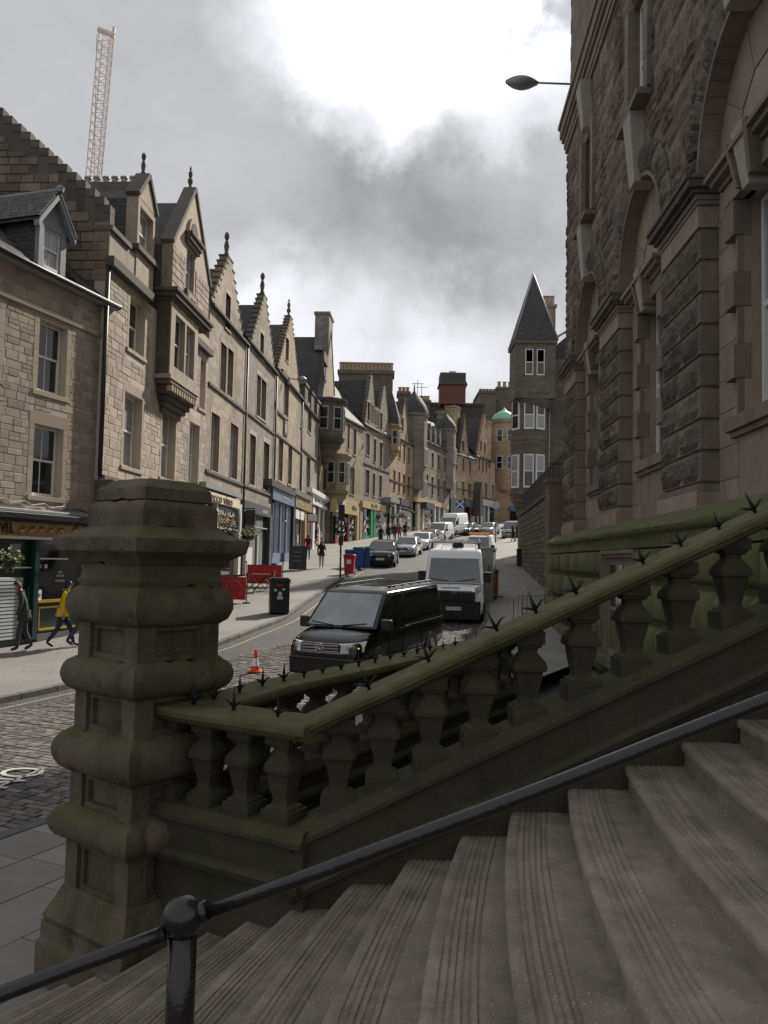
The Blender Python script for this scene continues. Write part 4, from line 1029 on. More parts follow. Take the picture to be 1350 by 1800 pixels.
MB().prism([(o0, dv1 + .251), (o1, dv1 + .251), (uc, apx - .1)], yd + .15, 4.0).build('dormer_core', slate, h1)
MB().lathe([(apx + .05, .10), (apx + .18, .12), (apx + .22, .05)], 8, uc, yd - .15).build('ridge_cap', lead, h1)
sash(h1, du0 + .01, du1 - .01, dv0, dv1, yd + .04, white, 2, .5, True, .05)
# pub front
green = M_('dark_green_paint', (0.008, 0.030, 0.026), 0.35, var=.2, bump=.05); gold_p = plain('gold_leaf', (0.62, 0.42, 0.08), 0.35, metal=.7); tanp = M_('tan_fascia', (0.40, 0.26, 0.13), 0.55, var=.1); blackp = M_('black_gloss', (0.012, 0.012, 0.013), 0.35, var=.2, bump=.05); cream = M_('cream_paint', (0.66, 0.60, 0.46), 0.5, var=.08, bump=.03)
greyl = M_('grey_window_print', (.12, .12, .12), .6)
slatm = M_('louvre_paint', (0.36, 0.39, 0.40), 0.5, var=.1)
MB().box(-3.2, 4.0, -.42, .02, .86, 1.02).build('cornice', blackp, h1, bevel=.02); MB().box(-3.2, 4.0, -.30, .02, 1.021, 1.12).build('cornice_top', lead, h1, bevel=.02)
MB().box(-3.2, 4.0, -.22, .02, .78, .858).build('cornice_bed', blackp, h1)
MB().box(-3.2, 3.95, -.10, .02, .42, .778).build('fascia', tanp, h1)
MB().box(-3.2, 3.95, -.16, .02, .34, .418).build('fascia_moulding', cream, h1)
o = ob('sign_letters', text_mesh('VEL', .36, .012, .004), blackp, h1); o.matrix_local = Matrix.Translation((f1.uv(18, 929, .1)[0] - .40, -.12, .60 + 2.5)) @ Matrix.Rotation(math.pi / 2, 4, 'X') @ Matrix.Diagonal((.82, 1, 1, 1))
o.location.x = f1.uv(12, 929, .1)[0]
for k, x in enumerate((38, 55, 72, 90, 108, 132, 150)):
    u, v = f1.uv(x, 932, .12)
    mb = MB(); r = random.Random(k)
    for q in range(5):
        a0 = r.uniform(0, 6.28); pts = [(u + .10 * math.cos(a0 + t * .5) * (t / 6) * 1.6, -.125, v + .09 * math.sin(a0 + t * .7) * (t / 6) * 1.6) for t in range(7)]; mb.tube(pts, [.018, .022, .02, .018, .014, .01, .004], 5)
    mb.lathe([(v - .05, .02), (v, .06), (v + .05, .02)], 8, u, -.12); mb.build('gilt_scroll', gold_p, h1, True)
fbox(f1, h1, 'pilaster', green, 60, 68, 946, 1124, -.14, .02)
MB().box(-3.2, 4.0, .06, .5, -2.6, .42).build('front_wall', green, h1)
fbox(f1, h1, 'window_panel', glass_d, 69, 142, 952, 1052, .035, .06)
fbox(f1, h1, 'transom', cream, 69, 120, 981, 983.5, -.01, .05)
fbox(f1, h1, 'sill', gold_p, 65, 150, 1053, 1057.5, -.10, .05)
fbox(f1, h1, 'panel_trim', gold_p, 68, 150, 1064, 1067, -.03, .05); fbox(f1, h1, 'panel_trim', gold_p, 68, 150, 1101, 1104.5, -.03, .05)
fbox(f1, h1, 'panel_trim', gold_p, 68, 69.5, 1066, 1103, -.03, .05)
fbox(f1, h1, 'plinth', M_('grey_plinth', (.10, .10, .10), .7, bump=.1), 65, 150, 1110, 1122, -.06, .05)
fbox(f1, h1, 'poster', white, 66, 73, 1037, 1055, .02, .03); fbox(f1, h1, 'poster', plain('blue_print', (.06, .13, .3), .5), 67, 71.5, 1044, 1049, .012, .02)
fbox(f1, h1, 'flag_sticker', plain('sky_blue', (.1, .3, .5), .5), 68.5, 73, 992, 999, .02, .03); fbox(f1, h1, 'flag_sticker', plain('flag_red', (.5, .05, .04), .5), 77, 80, 992, 999, .02, .03); fbox(f1, h1, 'flag_sticker', white, 80, 83, 992, 999, .02, .03)
mb = MB()
for zz_, a_, b_, n_ in ((1006, 101, 109, 4), (1012, 99, 113, 6), (1021, 97, 114, 7)):
    q0_, q1_, r0_, r1_ = f1.win(a_, b_, zz_ - 2, zz_ + 2, -.02)
    for k in range(n_): mb.box(q0_ + (q1_ - q0_) * k / n_, q0_ + (q1_ - q0_) * (k + .55) / n_, .012, .03, r0_, r1_)
mb.build('window_lettering', greyl, h1)
fbox(f1, h1, 'transom', cream, -40, 55, 996.5, 999, -.03, .05)
u0, u1, v0, v1 = f1.win(-40, 38, 1015, 1126)
n = 17
for k in range(n):
    z = v0 + (v1 - v0) * k / n; MB().loft([[(u0, -.01, z), (u1, -.01, z), (u1, .03, z + .02), (u0, .03, z + .02)], [(u0, -.0, z + .07), (u1, .0, z + .07), (u1, .05, z + .09), (u0, .05, z + .09)]]).build('shutter_slat', slatm, h1)
u0, u1, v0, v1 = f1.win(18, 36, 955, 982)
for k in range(7):
    z = v0 + (v1 - v0) * k / 7; MB().loft([[(u0, -.01, z), (u1, -.01, z), (u1, .03, z + .01), (u0, .03, z + .01)], [(u0, .0, z + .035), (u1, .0, z + .035), (u1, .04, z + .045), (u0, .04, z + .045)]]).build('vent_slat', slatm, h1)
# cables on the wall
mb = MB(); mb.tube([(-1 + k * .25, -.05, 1.36 + .05 * math.sin(k * 2.1) - .008 * k) for k in range(20)], .012, 5); mb.build('cable', pipe_m, h1)
mb = MB(); mb.box(2.95, 3.75, -.75, -.71, 1.28, 1.33).box(3.7, 3.75, -.75, -.0, 1.12, 1.36); mb.build('sign_bracket', pipe_m, h1)
# hanging flower basket by the pub
leafm = M_('leaf_green', (0.07, 0.11, 0.03), 0.7, var=.5, scale=12, bump=0, rnd=.4); petal = plain('pink_petal', (.5, .08, .1), .6)
leafl = M_('pale_leaf', (0.16, 0.2, 0.07), 0.7, var=.4, scale=12, bump=0, rnd=.4)
def foliage(mb, c, rx, rz, n, s, seed=0):
    r = random.Random(seed)
    for _ in range(n):
        a, b = r.uniform(0, 6.283), r.uniform(-1, 1); rad = r.random() ** .4
        p = Vector(c) + Vector((math.cos(a) * math.sqrt(1 - b * b) * rx * rad, math.sin(a) * math.sqrt(1 - b * b) * rx * rad, b * rz * rad))
        d = Vector((r.uniform(-1, 1), r.uniform(-1, 1), r.uniform(-1, .6))).normalized(); e = d.cross(Vector((r.uniform(-1, 1), r.uniform(-1, 1), 1))).normalized()
        l = s * r.uniform(.6, 1.3); mb.cur = r.random(); mb.add([p, p + d * l * .5 + e * l * .3, p + d * l, p + d * l * .5 - e * l * .3], [[0, 1, 2, 3]])
def basket(label, c, s=1.0, flowers=False, chain=.6):
    t = thing('hanging_basket', label, 'flower basket', c, 0, 'hanging flower baskets')
    MB().lathe([(-.16 * s, .08 * s), (-.08 * s, .2 * s), (0, .24 * s)], 10).build('bowl', blackp, t, True)
    mb = MB(); foliage(mb, (0, 0, .06 * s), .33 * s, .26 * s, 260, .085 * s, int(c[0] * 100)); mb.build('foliage', leafl if not flowers else leafm, t, fix=False)
    if flowers: mb = MB(); foliage(mb, (0, 0, .1 * s), .3 * s, .24 * s, 50, .06 * s, 5); mb.build('flowers', petal, t, fix=False)
    mb = MB()
    for k in range(3): a = k * 2.1; mb.tube([(.23 * s * math.cos(a), .23 * s * math.sin(a), 0), (0, 0, chain)], .006, 4)
    mb.build('chain', iron, t)
    return t
u, v = f1.uv(14, 986, .5); basket('pale trailing hanging basket on the green pub front at the left edge', f1.pt(u, v, .5), 1.15, False, .55)

# ---- second building with stepped end gable and oriel bay
fB = Fr(-8.4, 25, 3.5)
h2 = fB.root('gabled_tenement', 'beige stone tenement with corbelled oriel bay and crow-stepped end gable beside the pub', 'building', -2.3)
W2 = [(1.25, 2.65, 6.62, 8.40), (1.12, 2.70, 2.82, 5.20), (4.80, 6.38, 2.82, 5.32), (8.15, 9.52, 2.82, 5.42), (9.35, 10.15, 6.2, 8.3)]
rows_wall(MB(), [rect(2.2, 8.6, -.55, 10.55)], W2, -.002, .42).build('wall', mort, h2)
MB().box(-.50, 10.5, .62, 9, -2.8, 8.6).build('core_wall', dark_st, h2)
MB().box(-.55, 10.55, .05, .6, -2.8, 2.2).build('shop_wall', dark_st, h2)
sur = [(a - .18, b + .18, c - .14, d + .32) for a, b, c, d in W2]
coursed(h2, st2, -.55, 10.55, 2.35, 8.58, sur + [(3.2, 7.0, 6.1, 8.6), (4.0, 6.4, 5.2, 6.2)], fB, 285, .20, .36, .32, .85, depth=.42)
for w in W2:
    for a, b in ((w[0] - .18, w[0]), (w[1], w[1] + .18)):
        z = w[2]
        while z < w[3] - .05:
            h = min(.42, w[3] - z); MB().box(a + .004, b - .002, -.016, .14, z + .004, z + h - .004).build('jamb_stone', dress2, h2); z += h
    MB().box(w[0] - .18, w[1] + .18, -.017, .14, w[3] + .002, w[3] + .315).build('lintel', dress2, h2)
    MB().box(w[0] - .2, w[1] + .2, -.07, .2, w[2] - .135, w[2] - .003).build('sill', dress2, h2, bevel=.01)
    sash(h2, w[0] + .02, w[1] - .02, w[2], w[3] - .01, .26, white, 2, .52, True, .06)
string(h2, -.7, 2.9, 8.62, .30, .22, dark_st, 'cornice'); string(h2, 6.7, 10.6, 8.62, .30, .22, dark_st, 'cornice')
MB().box(-.55, 2.9, .0, .5, 8.93, 9.75).build('parapet', st2, h2); MB().box(-.6, 1.0, -.1, .55, 9.751, 9.9).build('parapet_coping', dark_st, h2)
MB().box(6.7, 10.55, .0, .5, 8.93, 9.4).build('parapet', st2, h2)
string(h2, -.6, 10.55, 2.20, .14, .16, dark_st)
# corner corbel and pipe
pipe(h2, -.62, 2.3, 8.6, -.02, .07); MB().box(-.75, .3, -.5, .02, 1.7, 2.2).build('corner_console', dark_st, h2, bevel=.05)
MB().box(-.3, 10.5, -.35, .02, 1.55, 1.75).build('shop_cornice', dark_st, h2, bevel=.03)
MB().box(-.3, 10.5, -.15, .02, .8, 1.54).build('shop_fascia', green, h2); MB().box(-.3, 10.5, -.02, .04, -2.5, .79).build('shop_window', glass_d, h2)
# dormer gablet over the first bay
g0, g1, gb, gt = fB.win(243, 267, 374, 448)
rows_wall(MB(), [rect(8.9, gt + .25, g0 - .18, g1 + .18)], [(g0, g1, gb, gt)], -.04, .36).build('gablet_wall', dress2, h2)
gable(h2, dress2, g0 - .22, g1 + .22, gt + .25, fB.uv(256, 306, .05)[1], [], straight=True, th=.4, yf=-.05, coping=dark_st, roof_to=5, fin=(.85, 1), finmat=dark_st)
MB().box(g0 - .16, g1 + .16, .37, 4, 9, gt + .2).build('gablet_cheek', slate, h2)
MB().box(g0 - .36, g1 + .36, -.18, .3, gb - .18, gb - .003).build('sill', dark_st, h2)
sash(h2, g0 + .02, g1 - .02, gb, gt, .16, white, 2, .5, True, .06)
# main roof and stepped end gable
RV = 12.9
MB().loft([[(-.3, .3, 9.3), (10.5, .3, 9.3), (10.5, .3, 9.2), (-.3, .3, 9.2)], [(-.3, 5.2, RV), (10.5, 5.2, RV), (10.5, 5.2, RV - .1), (-.3, 5.2, RV - .1)]]).build('roof', slate, h2)
slates(h2, (-.3, .28, 9.32), (1, 0, 0), (0, 4.9, RV - 9.3), (0, -(RV - 9.3), 4.9), 3.6, math.hypot(4.9, RV - 9.3) - .1, 0, .28, .17)
MB().box(-.2, 10.5, 5.1, 5.3, RV - .05, RV + .1).build('ridge', lead, h2)
gf = Fr(fB.pt(-.55, 0).x, fB.pt(-.55, 0).y, 3.5); 
class GF(Fr):
    def __init__(s): s.o = fB.pt(-.55, 0); s.u = fB.i.copy(); s.i = fB.u.copy(); s.rot = 0
gf = GF()
s0, s1 = gf.uv(200, 374), gf.uv(5, 203)
ns = 13; endw = MB(); ax, az = (s1[0] - s0[0]) / (ns - 1), (s1[1] - s0[1]) / (ns - 1)
for k in range(-2, 20):
    y0 = s0[0] + ax * (k - 1) if k > -2 else 0; z1 = s0[1] + az * k
    y1 = s0[0] + ax * k
    if y1 <= 0.02: continue
    MB().box(-.56, -.18, max(.02, y0 + .004), y1 - .003, z1 - .26, z1).build('crow_step', dark_st, h2, bevel=.015)
    MB().box(-.54, -.2, max(.02, y0), y1, 3.0, z1 - .262).build('end_wall', dark_st, h2)
# end wall rubble stones facing the viewer
rest_y = s0[0] + ax * 18
ru = MB(); ru.add([(.03, 0, 0), (.03, 1, 0), (.03, 1, 1), (.03, 0, 1), (0, .03, .06), (0, .97, .06), (0, .97, .94), (0, .03, .94)], [[4, 7, 6, 5], [0, 4, 5, 1], [1, 5, 6, 2], [2, 6, 7, 3], [3, 7, 4, 0]])
endm = stone_mat('end_gable_stone', (0.22, 0.175, 0.13), (0.15, 0.12, 0.09), rnd=.3, stain=((0.08, 0.07, 0.06), 0.6, 0.7))
um = ru.mesh('stone'); um.materials.append(endm); z = 8.2; k = 0
while z < 14.2:
    h = random.uniform(.2, .34); y = .05
    while y < rest_y:
        l = random.uniform(.3, .75); yend = y + l
        if z + h < s0[1] + az * ((y - s0[0]) / ax + .2) - .25:
            o = ob('stone', um, None, h2); o.matrix_local = Matrix.Translation((-.572, y, z + 2.3)) @ Matrix.Diagonal((1, l - .012, h - .012, 1)); k += 1
        y = yend
    z += h
# ridge chimney with a row of pots
cp0, cp1 = P(128, 324, 35.6), P(236, 327, 35.2); cu = 10.0
st_ = MB().box(cu, cu + .8, (cp0 - fB.o).dot(fB.i) * -1 * -1 if False else (cp1 - fB.o).dot(fB.i), (cp0 - fB.o).dot(fB.i), 10, cp0.z).build('chimney', dark_st, h2)
y0_, y1_ = (cp1 - fB.o).dot(fB.i), (cp0 - fB.o).dot(fB.i)
for k in range(7):
    yy = y0_ + (y1_ - y0_) * (k + .5) / 7; MB().lathe([(cp0.z, .15), (cp0.z + .06, .17), (cp0.z + .1, .13), (cp0.z + .3, .14), (cp0.z + .31, .18), (cp0.z + .38, .17)], 10, cu + .4, yy).build('chimney_pot', lead, st_, 40)
for ch in st_.children: ch.location = (0, 0, 0)
# oriel bay
OW = .52
b0 = fB.uv(300, 600, OW)[0]; br_ = fB.uv(347, 640, OW)[0]; b1_ = fB.uv(368, 480, OW)[0]
uL, uM, uN, uR = [fB.uv(x, 600, OW)[0] for x in (307.5, 325, 327.5, 342.5)]
bw = [(uL, uM, 6.75, 8.65), (uN, uR, 6.75, 8.65)]
rows_wall(MB(), [rect(6.36, 9.0, b0, br_)], bw, -OW, -OW + .38).build('bay_front', dress2, h2)
MB().box(b0, br_, -OW + .381, .3, 6.37, 9.0).build('bay_core', dark_st, h2)
for k in range(9):
    z = 6.4 + k * .29; MB().box(b0 - .012, b0 + .03, -OW + .04, -.03, z + .006, z + .282).build('side_stone', dark_st, h2)  # side towards the viewer darker than the front: painted-in shade
for w in bw: sash(h2, w[0] + .02, w[1] - .02, w[2], w[3], -OW + .18, white_old, 1, .5, True, .05)
for z0, z1, o_ in ((9.001, 9.12, .08), (9.121, 9.3, .2), (9.301, 9.42, .28)): MB().box(b0 - o_, b1_ + o_ - .3, -OW - o_, .1, z0, z1).build('bay_cornice', dark_st, h2)
MB().box(b0 - .1, br_ + .1, -OW - .08, .1, 6.22, 6.358).build('bay_sill', dress2, h2)
cor = MB(); 
for k, (z1, z0, o_) in enumerate(((6.22, 6.05, .56), (6.05, 5.72, .50), (5.72, 5.52, .38), (5.52, 5.34, .27), (5.34, 5.12, .14))):
    MB().box(b0 + .15 * k, br_ - .15 * k, -o_, .1, z0, z1 - .001).build('corbel_course', dark_st, h2, bevel=.04)
for k in range(11):
    u = b0 + .1 + k * (br_ - b0 - .2) / 11; MB().box(u, u + .15, -.60, -.4, 5.80, 6.0).build('dentil', dress2, h2)
aw = (*fB.win(327.5, 342, 432, 492, OW)[:2], 9.95, 11.55)
rows_wall(MB(), [rect(9.42, 11.0, b0 - .15, b1_)], [aw], -OW, -OW + .38).build('gable_base', dress2, h2)
coursed(h2, st2, b0 - .15, b1_, 9.45, 11.0, [(aw[0] - .2, aw[1] + .2, aw[2] - .3, aw[3] + .5)], Fr(fB.pt(0, 0, OW).x, fB.pt(0, 0, OW).y, 3.5), 0, .2, .36, .32, .85, y=-OW - .01)
gable(h2, st2, b0 - .18, b1_ + .04, 11.0, 13.95, [aw], straight=True, th=.4, yf=-OW - .01, coping=dark_st, roof_to=7.5, fin=(.95, 0), finmat=dark_st)
MB().box(b0 - .1, b1_ - .05, -OW + .40, 6, 9.0, 11.0).build('gable_cheek', dark_st, h2)  # cheek above the oriel, its shaded side painted dark as well
sash(h2, aw[0] + .02, aw[1] - .02, aw[2], aw[3], -OW + .16, white_old, 1, .5, True, .05)
mc = (aw[0] + aw[1]) / 2
for z0, z1, o_ in ((11.58, 11.72, .12), (11.721, 11.9, .2), (11.901, 12.0, .28)): MB().box(mc - .75 - o_ * .3, mc + .75 + o_ * .3, -OW - .02 - o_, -OW + .3, z0, z1).build('hood', dark_st, h2)
MB().prism([(mc + .62 * math.cos(math.pi * k / 10), 12.0 + .75 * math.sin(math.pi * k / 10)) for k in range(11)], -OW - .12, -OW + .3).build('hood_pediment', dress2, h2)
MB().prism([(mc + .45 * math.cos(math.pi * k / 10), 12.02 + .55 * math.sin(math.pi * k / 10)) for k in range(11)], -OW - .14, -OW - .11).build('carved_shield', dark_st, h2)
MB().box(mc - .62, mc + .62, -OW - .12, -OW + .3, 9.2, 9.9).build('date_panel', dark_st, h2); MB().box(mc - .45, mc + .45, -OW - .135, -OW - .11, 9.32, 9.78).build('date_stone', dress2, h2)
o = ob('date_numerals', text_mesh('1860', .34, .01, .004), dark_st, h2); o.matrix_local = Matrix.Translation((mc, -OW - .14, 9.55 + 2.3)) @ Matrix.Rotation(math.pi / 2, 4, 'X')

# ---- generic gabled tenements further up
def pane_win(parent, w, mat, y=.24, cols=1, deep=None, jw=.14, lh=.26, dress=None):
    surround(parent, *w, dress or dress2, jw, lh)
    sash(parent, w[0] + .02, w[1] - .02, w[2], w[3] - .01, y, mat, cols, .52, False, .05)
def tenement(name, label, fr, u0, u1, mat, ve, wins, gab=None, strings=(), group=None, core=9, dress=None, roofh=4.2, wmat=None, ground=None, top=None, arch=False, cat='building', shop_top=2.0):
    zb = (gz(fr.pt(u0, 0).y) + gz(fr.pt(u1, 0).y)) / 2 - .35
    t = fr.root(name, label, cat, zb, group, 0)
    W_ = [fr.win(*w) for w in wins]
    lower = [w for w in W_]
    g = gab
    glist = gab if isinstance(gab, list) else ([gab] if gab else [])
    rows_wall(MB(), [rect(shop_top, ve, u0, u1)], lower, 0, .40).build('wall', mat, t)
    MB().box(u0 + .02, u1 - .02, .55, core, zb - .5, ve).build('core_wall', mat, t)
    MB().box(u0, u1, .30, .56, zb - .5, shop_top).build('shop_wall', dark_st, t)
    for w in W_: pane_win(t, w, wmat or white_old, dress=dress)
    for s in strings: string(t, u0, u1, s, .15, .09, dark_st)
    MB().loft([[(u0, -.1, ve - .02), (u1, -.1, ve - .02), (u1, -.1, ve + .08), (u0, -.1, ve + .08)], [(u0, 4.6, ve + roofh), (u1, 4.6, ve + roofh), (u1, 4.6, ve + roofh + .1), (u0, 4.6, ve + roofh + .1)]]).build('roof', slate, t)
    MB().loft([[(u0, 4.6, ve + roofh), (u1, 4.6, ve + roofh), (u1, 4.6, ve + roofh + .1), (u0, 4.6, ve + roofh + .1)], [(u0, 9.2, ve - .02), (u1, 9.2, ve - .02), (u1, 9.2, ve + .08), (u0, 9.2, ve + .08)]]).build('roof_rear', slate, t)
    MB().box(u0, u1, -.2, .02, ve - .14, ve - .021).build('gutter', pipe_m, t)
    for g in glist:
        gable(t, mat, g['u0'], g['u1'], ve + .001, g['va'], W_, g.get('steps', 9), .4, -.01, dark_st if g.get('dark', 1) else mat, g.get('deep', 7.5), straight=g.get('straight', False), fin=g.get('fin'), finmat=dark_st)
        for w in W_:
            pass
    return t
def shopbox(t, fr, items):
    for it in items:
        nm, m, xl, xr, yt, yb, y0, y1 = it; fbox(fr, t, nm, m, xl, xr, yt, yb, y0, y1)
b3 = tenement('tenement', 'crow-stepped tenement above the cream wine bar sign', fB, 10.56, 17.6, wB, 11.05,
    [(387, 397.5, 604, 690), (399.5, 409.5, 614, 698), (396, 405, 517, 580), (370, 385, 727, 829), (404, 417.5, 746, 842)],
    dict(u0=10.75, u1=16.6, va=14.1, steps=8, fin=(1.3, 1)), (7.42, 3.6), 'tenements on the left of the street', shop_top=fB.uv(390,886)[1])
pipe(b3, 17.55, -1, 10.9)
b4 = tenement('tenement', 'crow-stepped tenement above the dark grey shop front', fB, 17.62, 25.55, wC, 11.35,
    [(451, 458, 659, 733), (459, 467.5, 668, 739), (457, 463.5, 586, 633), (438, 448.7, 764, 853), (462.5, 472.5, 778, 862)],
    dict(u0=18.6, u1=25.0, va=14.9, steps=10, fin=(1.4, 1)), (7.48, 3.65), 'tenements on the left of the street', shop_top=fB.uv(455,904)[1])
pipe(b4, 25.5, 0, 11.2); chimney(b4, 18.0, 19.0, 4.2, 5.2, 12, 17.0, 1, wC, pot_m, .8, .3)
b5 = tenement('tenement', 'crow-stepped tenement above the tall blue shop front', fB, 25.57, 35.6, wD, 11.7,
    [(502, 507.5, 594, 636), (499, 507.5, 664, 733), (489, 497, 772, 846), (506, 513, 783, 852)],
    dict(u0=26.0, u1=34.6, va=16.2, steps=16, fin=(1.3, 0)), (7.6,), 'tenements on the left of the street', shop_top=fB.uv(498,885)[1])
pipe(b5, 35.5, 1, 11.5); fbox(fB, b5, 'carved_panel', dark_st, 500, 506, 740, 766, -.08, .02); fbox(fB, b5, 'carved_panel', dress2, 501.3, 504.8, 745, 761, -.10, -.07)
fbox(fB, b5, 'window_hood', dark_st, 497.5, 509, 655, 662, -.16, .02); string(b5, 26, 29.2, 9.0, .16, .1, dark_st); 
b6 = tenement('tenement', 'low crenellated tenement above the gold fascia shop', fB, 35.62, 44.5, wC, 11.6,
    [(527.5, 534, 702, 753), (541, 547.5, 716, 761), (524.7, 531, 796, 862), (538, 545, 804, 868)], None, (), 'tenements on the left of the street', shop_top=fB.uv(534,896)[1], roofh=6.5)
for x in (36.2, 39.4, 42.6):
    MB().box(x, x + 1.5, -.12, .4, 11.6, 12.9).build('merlon', dark_st, b6, bevel=.05); MB().box(x - .1, x + 1.6, -.2, .45, 12.9, 13.1).build('merlon_cap', dark_st, b6)
string(b6, 35.7, 44.4, 8.0, .2, .12, dark_st); string(b6, 35.7, 44.4, 11.4, .2, .12, dark_st)
pipe(b6, 44.4, 1.5, 11)
b7 = tenement('tenement', 'tall gabled tenement with dark octagonal oriel above the white shop', fB, 44.52, 57.5, wD, 13.0,
    [(557, 562, 800, 866), (568, 572.5, 808, 862)], dict(u0=45.5, u1=56.5, va=21.0, straight=True, deep=5.5), (), 'tenements on the left of the street', shop_top=fB.uv(565,892)[1], roofh=6)
chimney(b7, 49.6, 52.4, 0.0, 1.3, 19, 22.3, 0, wC)
fbox(fB, b7, 'gable_window', glass, 570, 573.5, 640, 672, -.04, -.02); fbox(fB, b7, 'gable_niche', dark_st, 570, 577, 622, 640, -.2, -.02)
# octagonal oriel
def oriel(t, u, y, v0, v1, r, mat, n=8, roof=None, corb=2.2, wl=True, label=None):
    o = MB().lathe([(v0, r), (v1, r)], n, u, y, math.pi / n).build('oriel', mat, t)
    for k, f in enumerate((.96, .78, .58, .36, .15)):
        MB().lathe([(v0 - corb * (k + 1) / 5, r * f * .8), (v0 - corb * (k + .5) / 5, r * f), (v0 - corb * k / 5 - .01, r * f * 1.05)], n * 2, u, y).build('corbel_ring', mat, o)
    MB().lathe([(v1 + .001, r * 1.05), (v1 + .25, r * 1.16), (v1 + .4, r * 1.12)], n, u, y, math.pi / n).build('oriel_cornice', mat, o)
    if roof: MB().lathe([(v1 + .4 + a * roof, r * 1.05 * b) for a, b in ((0, 1), (.2, .93), (.5, .62), (.8, .28), (1, .03))], n, u, y, math.pi / n).build('oriel_roof', slate, o)
    if wl:
        for k in range(n):
            a = 2 * math.pi * k / n
            if math.sin(a) > .3: continue
            c = Vector((u + math.cos(a) * r * math.cos(math.pi / n), y + math.sin(a) * r * math.cos(math.pi / n), 0)); w_ = r * math.sin(math.pi / n) * .62
            mb = MB(); mb.M = Matrix.Translation(c) @ Matrix.Rotation(a + math.pi / 2, 4, 'Z'); hh = v1 - v0
            mb.box(-w_, w_, -.05, .02, v0 + hh * .22, v1 - hh * .12); f = mb.build('window', white_old, o)
            m2 = MB(); m2.M = mb.M; vm = v0 + hh * .55; m2.box(-w_ + .06, w_ - .06, -.07, -.045, v0 + hh * .22 + .06, vm - .04).box(-w_ + .06, w_ - .06, -.07, -.045, vm + .04, v1 - hh * .12 - .06); m2.build('pane', glass, f)
    for ch in list(o.children): ch.location = (0, 0, 0)
    return o
q = fB.uv(577, 770, .6); oriel(b7, q[0] + .5, -.3, q[1], fB.uv(577, 708, .6)[1], 1.7, dark_st, 8, None, 2.6)

# ---- plane 2 and beyond
f2 = Fr(-5.45, 71.5, 16.2)
def u_at(fr, px, py=900): return fr.uv(px, py)[0]
b8 = tenement('tenement', 'double gabled tenement above the gold fascia toy shop', f2, u_at(f2, 590), u_at(f2, 637), wD, 13.2,
    [(600, 607.5, 813, 863), (615, 623, 822, 869), (611, 614.5, 745, 790), (621, 626, 755, 800)], None, (), 'tenements on the left of the street', shop_top=f2.uv(610,903)[1], roofh=6)
fu = u_at(f2, 590)
oriel(b8, fu + .3, .2, f2.uv(590, 862)[1], f2.uv(590, 806)[1], 1.3, wD, 8, None, 2.2)
b9 = tenement('tenement', 'two steep crow-stepped gables above the green shop front', f2, u_at(f2, 637), u_at(f2, 683), wC, 13.6,
    [(646, 650, 707, 740), (668, 672, 726, 756), (643, 650, 762, 800), (657, 661, 772, 812), (667, 672, 778, 820), (642, 649, 826, 868), (655, 659, 832, 872), (666, 671, 836, 875)],
    [dict(u0=u_at(f2, 637.5), u1=u_at(f2, 658), va=f2.uv(650, 657)[1], steps=14), dict(u0=u_at(f2, 660), u1=u_at(f2, 682), va=f2.uv(671, 675)[1], steps=14)], (5.6, 9.6), 'tenements on the left of the street', shop_top=f2.uv(659,896)[1], roofh=5)
b10 = tenement('tenement', 'ochre tenement with round corner turret and arched windows', f2, u_at(f2, 683.5), u_at(f2, 725), wO, 14.2,
    [(701, 704.5, 775, 806), (709, 712.5, 781, 811), (717, 720.5, 787, 815), (691.5, 695, 827, 862), (700, 703.5, 830, 866), (708, 711.5, 834, 869), (716.5, 720, 838, 872), (705.5, 709.5, 734, 758)],
    dict(u0=u_at(f2, 699), u1=u_at(f2, 716), va=f2.uv(708.5, 697)[1], straight=True), (8.9, 6.0), 'tenements on the left of the street', shop_top=f2.uv(704,888)[1], roofh=4)
oriel(b10, u_at(f2, 687), .3, f2.uv(687, 790)[1], f2.uv(687, 752)[1], 1.2, wO, 8, 4.2, 1.8)
p3 = f2.pt(u_at(f2, 725.5), 0)
f3 = Fr(p3.x, p3.y, 20)
b11 = tenement('tenement', 'grey tenement between two dark domed corner turrets', f3, 0, u_at(f3, 789), wG, 15.6,
    [(749, 753, 790, 818), (758.5, 762.5, 796, 822), (768.5, 772.5, 800, 826), (780, 784, 805, 829), (748.5, 752.5, 834, 868), (758, 762, 838, 871), (768.5, 772.5, 842, 874), (779, 783, 845, 877)], None, (15.0, 10.1, 5.9), 'tenements on the left of the street', shop_top=f3.uv(760,889)[1], roofh=4)
def dome_turret(t, u, y, v0, v1, r, hd, mat, dm, n=8):
    MB().lathe([(v0, r), (v1, r), (v1 + .1, r * 1.1), (v1 + .35, r * 1.12)], n, u, y, math.pi / n).build('turret', mat, t)
    MB().lathe([(v1 + .35 + a * hd, r * 1.1 * b) for a, b in ((0, 1), (.12, .97), (.3, .85), (.5, .62), (.68, .36), (.8, .18), (.88, .06), (1.0, .05), (1.2, .01))], max(n, 12), u, y).build('dome', dm, t, 40)
for px, r_ in ((731, 1.75), (787, 1.5)):
    u = u_at(f3, px)
    dome_turret(b11, u, .5, f3.uv(px, 860)[1], f3.uv(px, 732 if px < 750 else 758)[1], r_, 3.4 if px < 750 else 2.6, wG, slate)
    for yy in (795, 855):
        a, v = f3.uv(px + 2, yy, r_); 
        for du, wd in ((-.2, .9),):
            MB().box(u - .55, u + .55, .5 - r_ - .04, .5 - r_ + .4, v - 1.0, v + 1.2).build('window', white_old, b11); MB().box(u - .42, u + .42, .5 - r_ - .06, .5 - r_ + .2, v - .85, v + 1.05).build('pane', glass, b11)
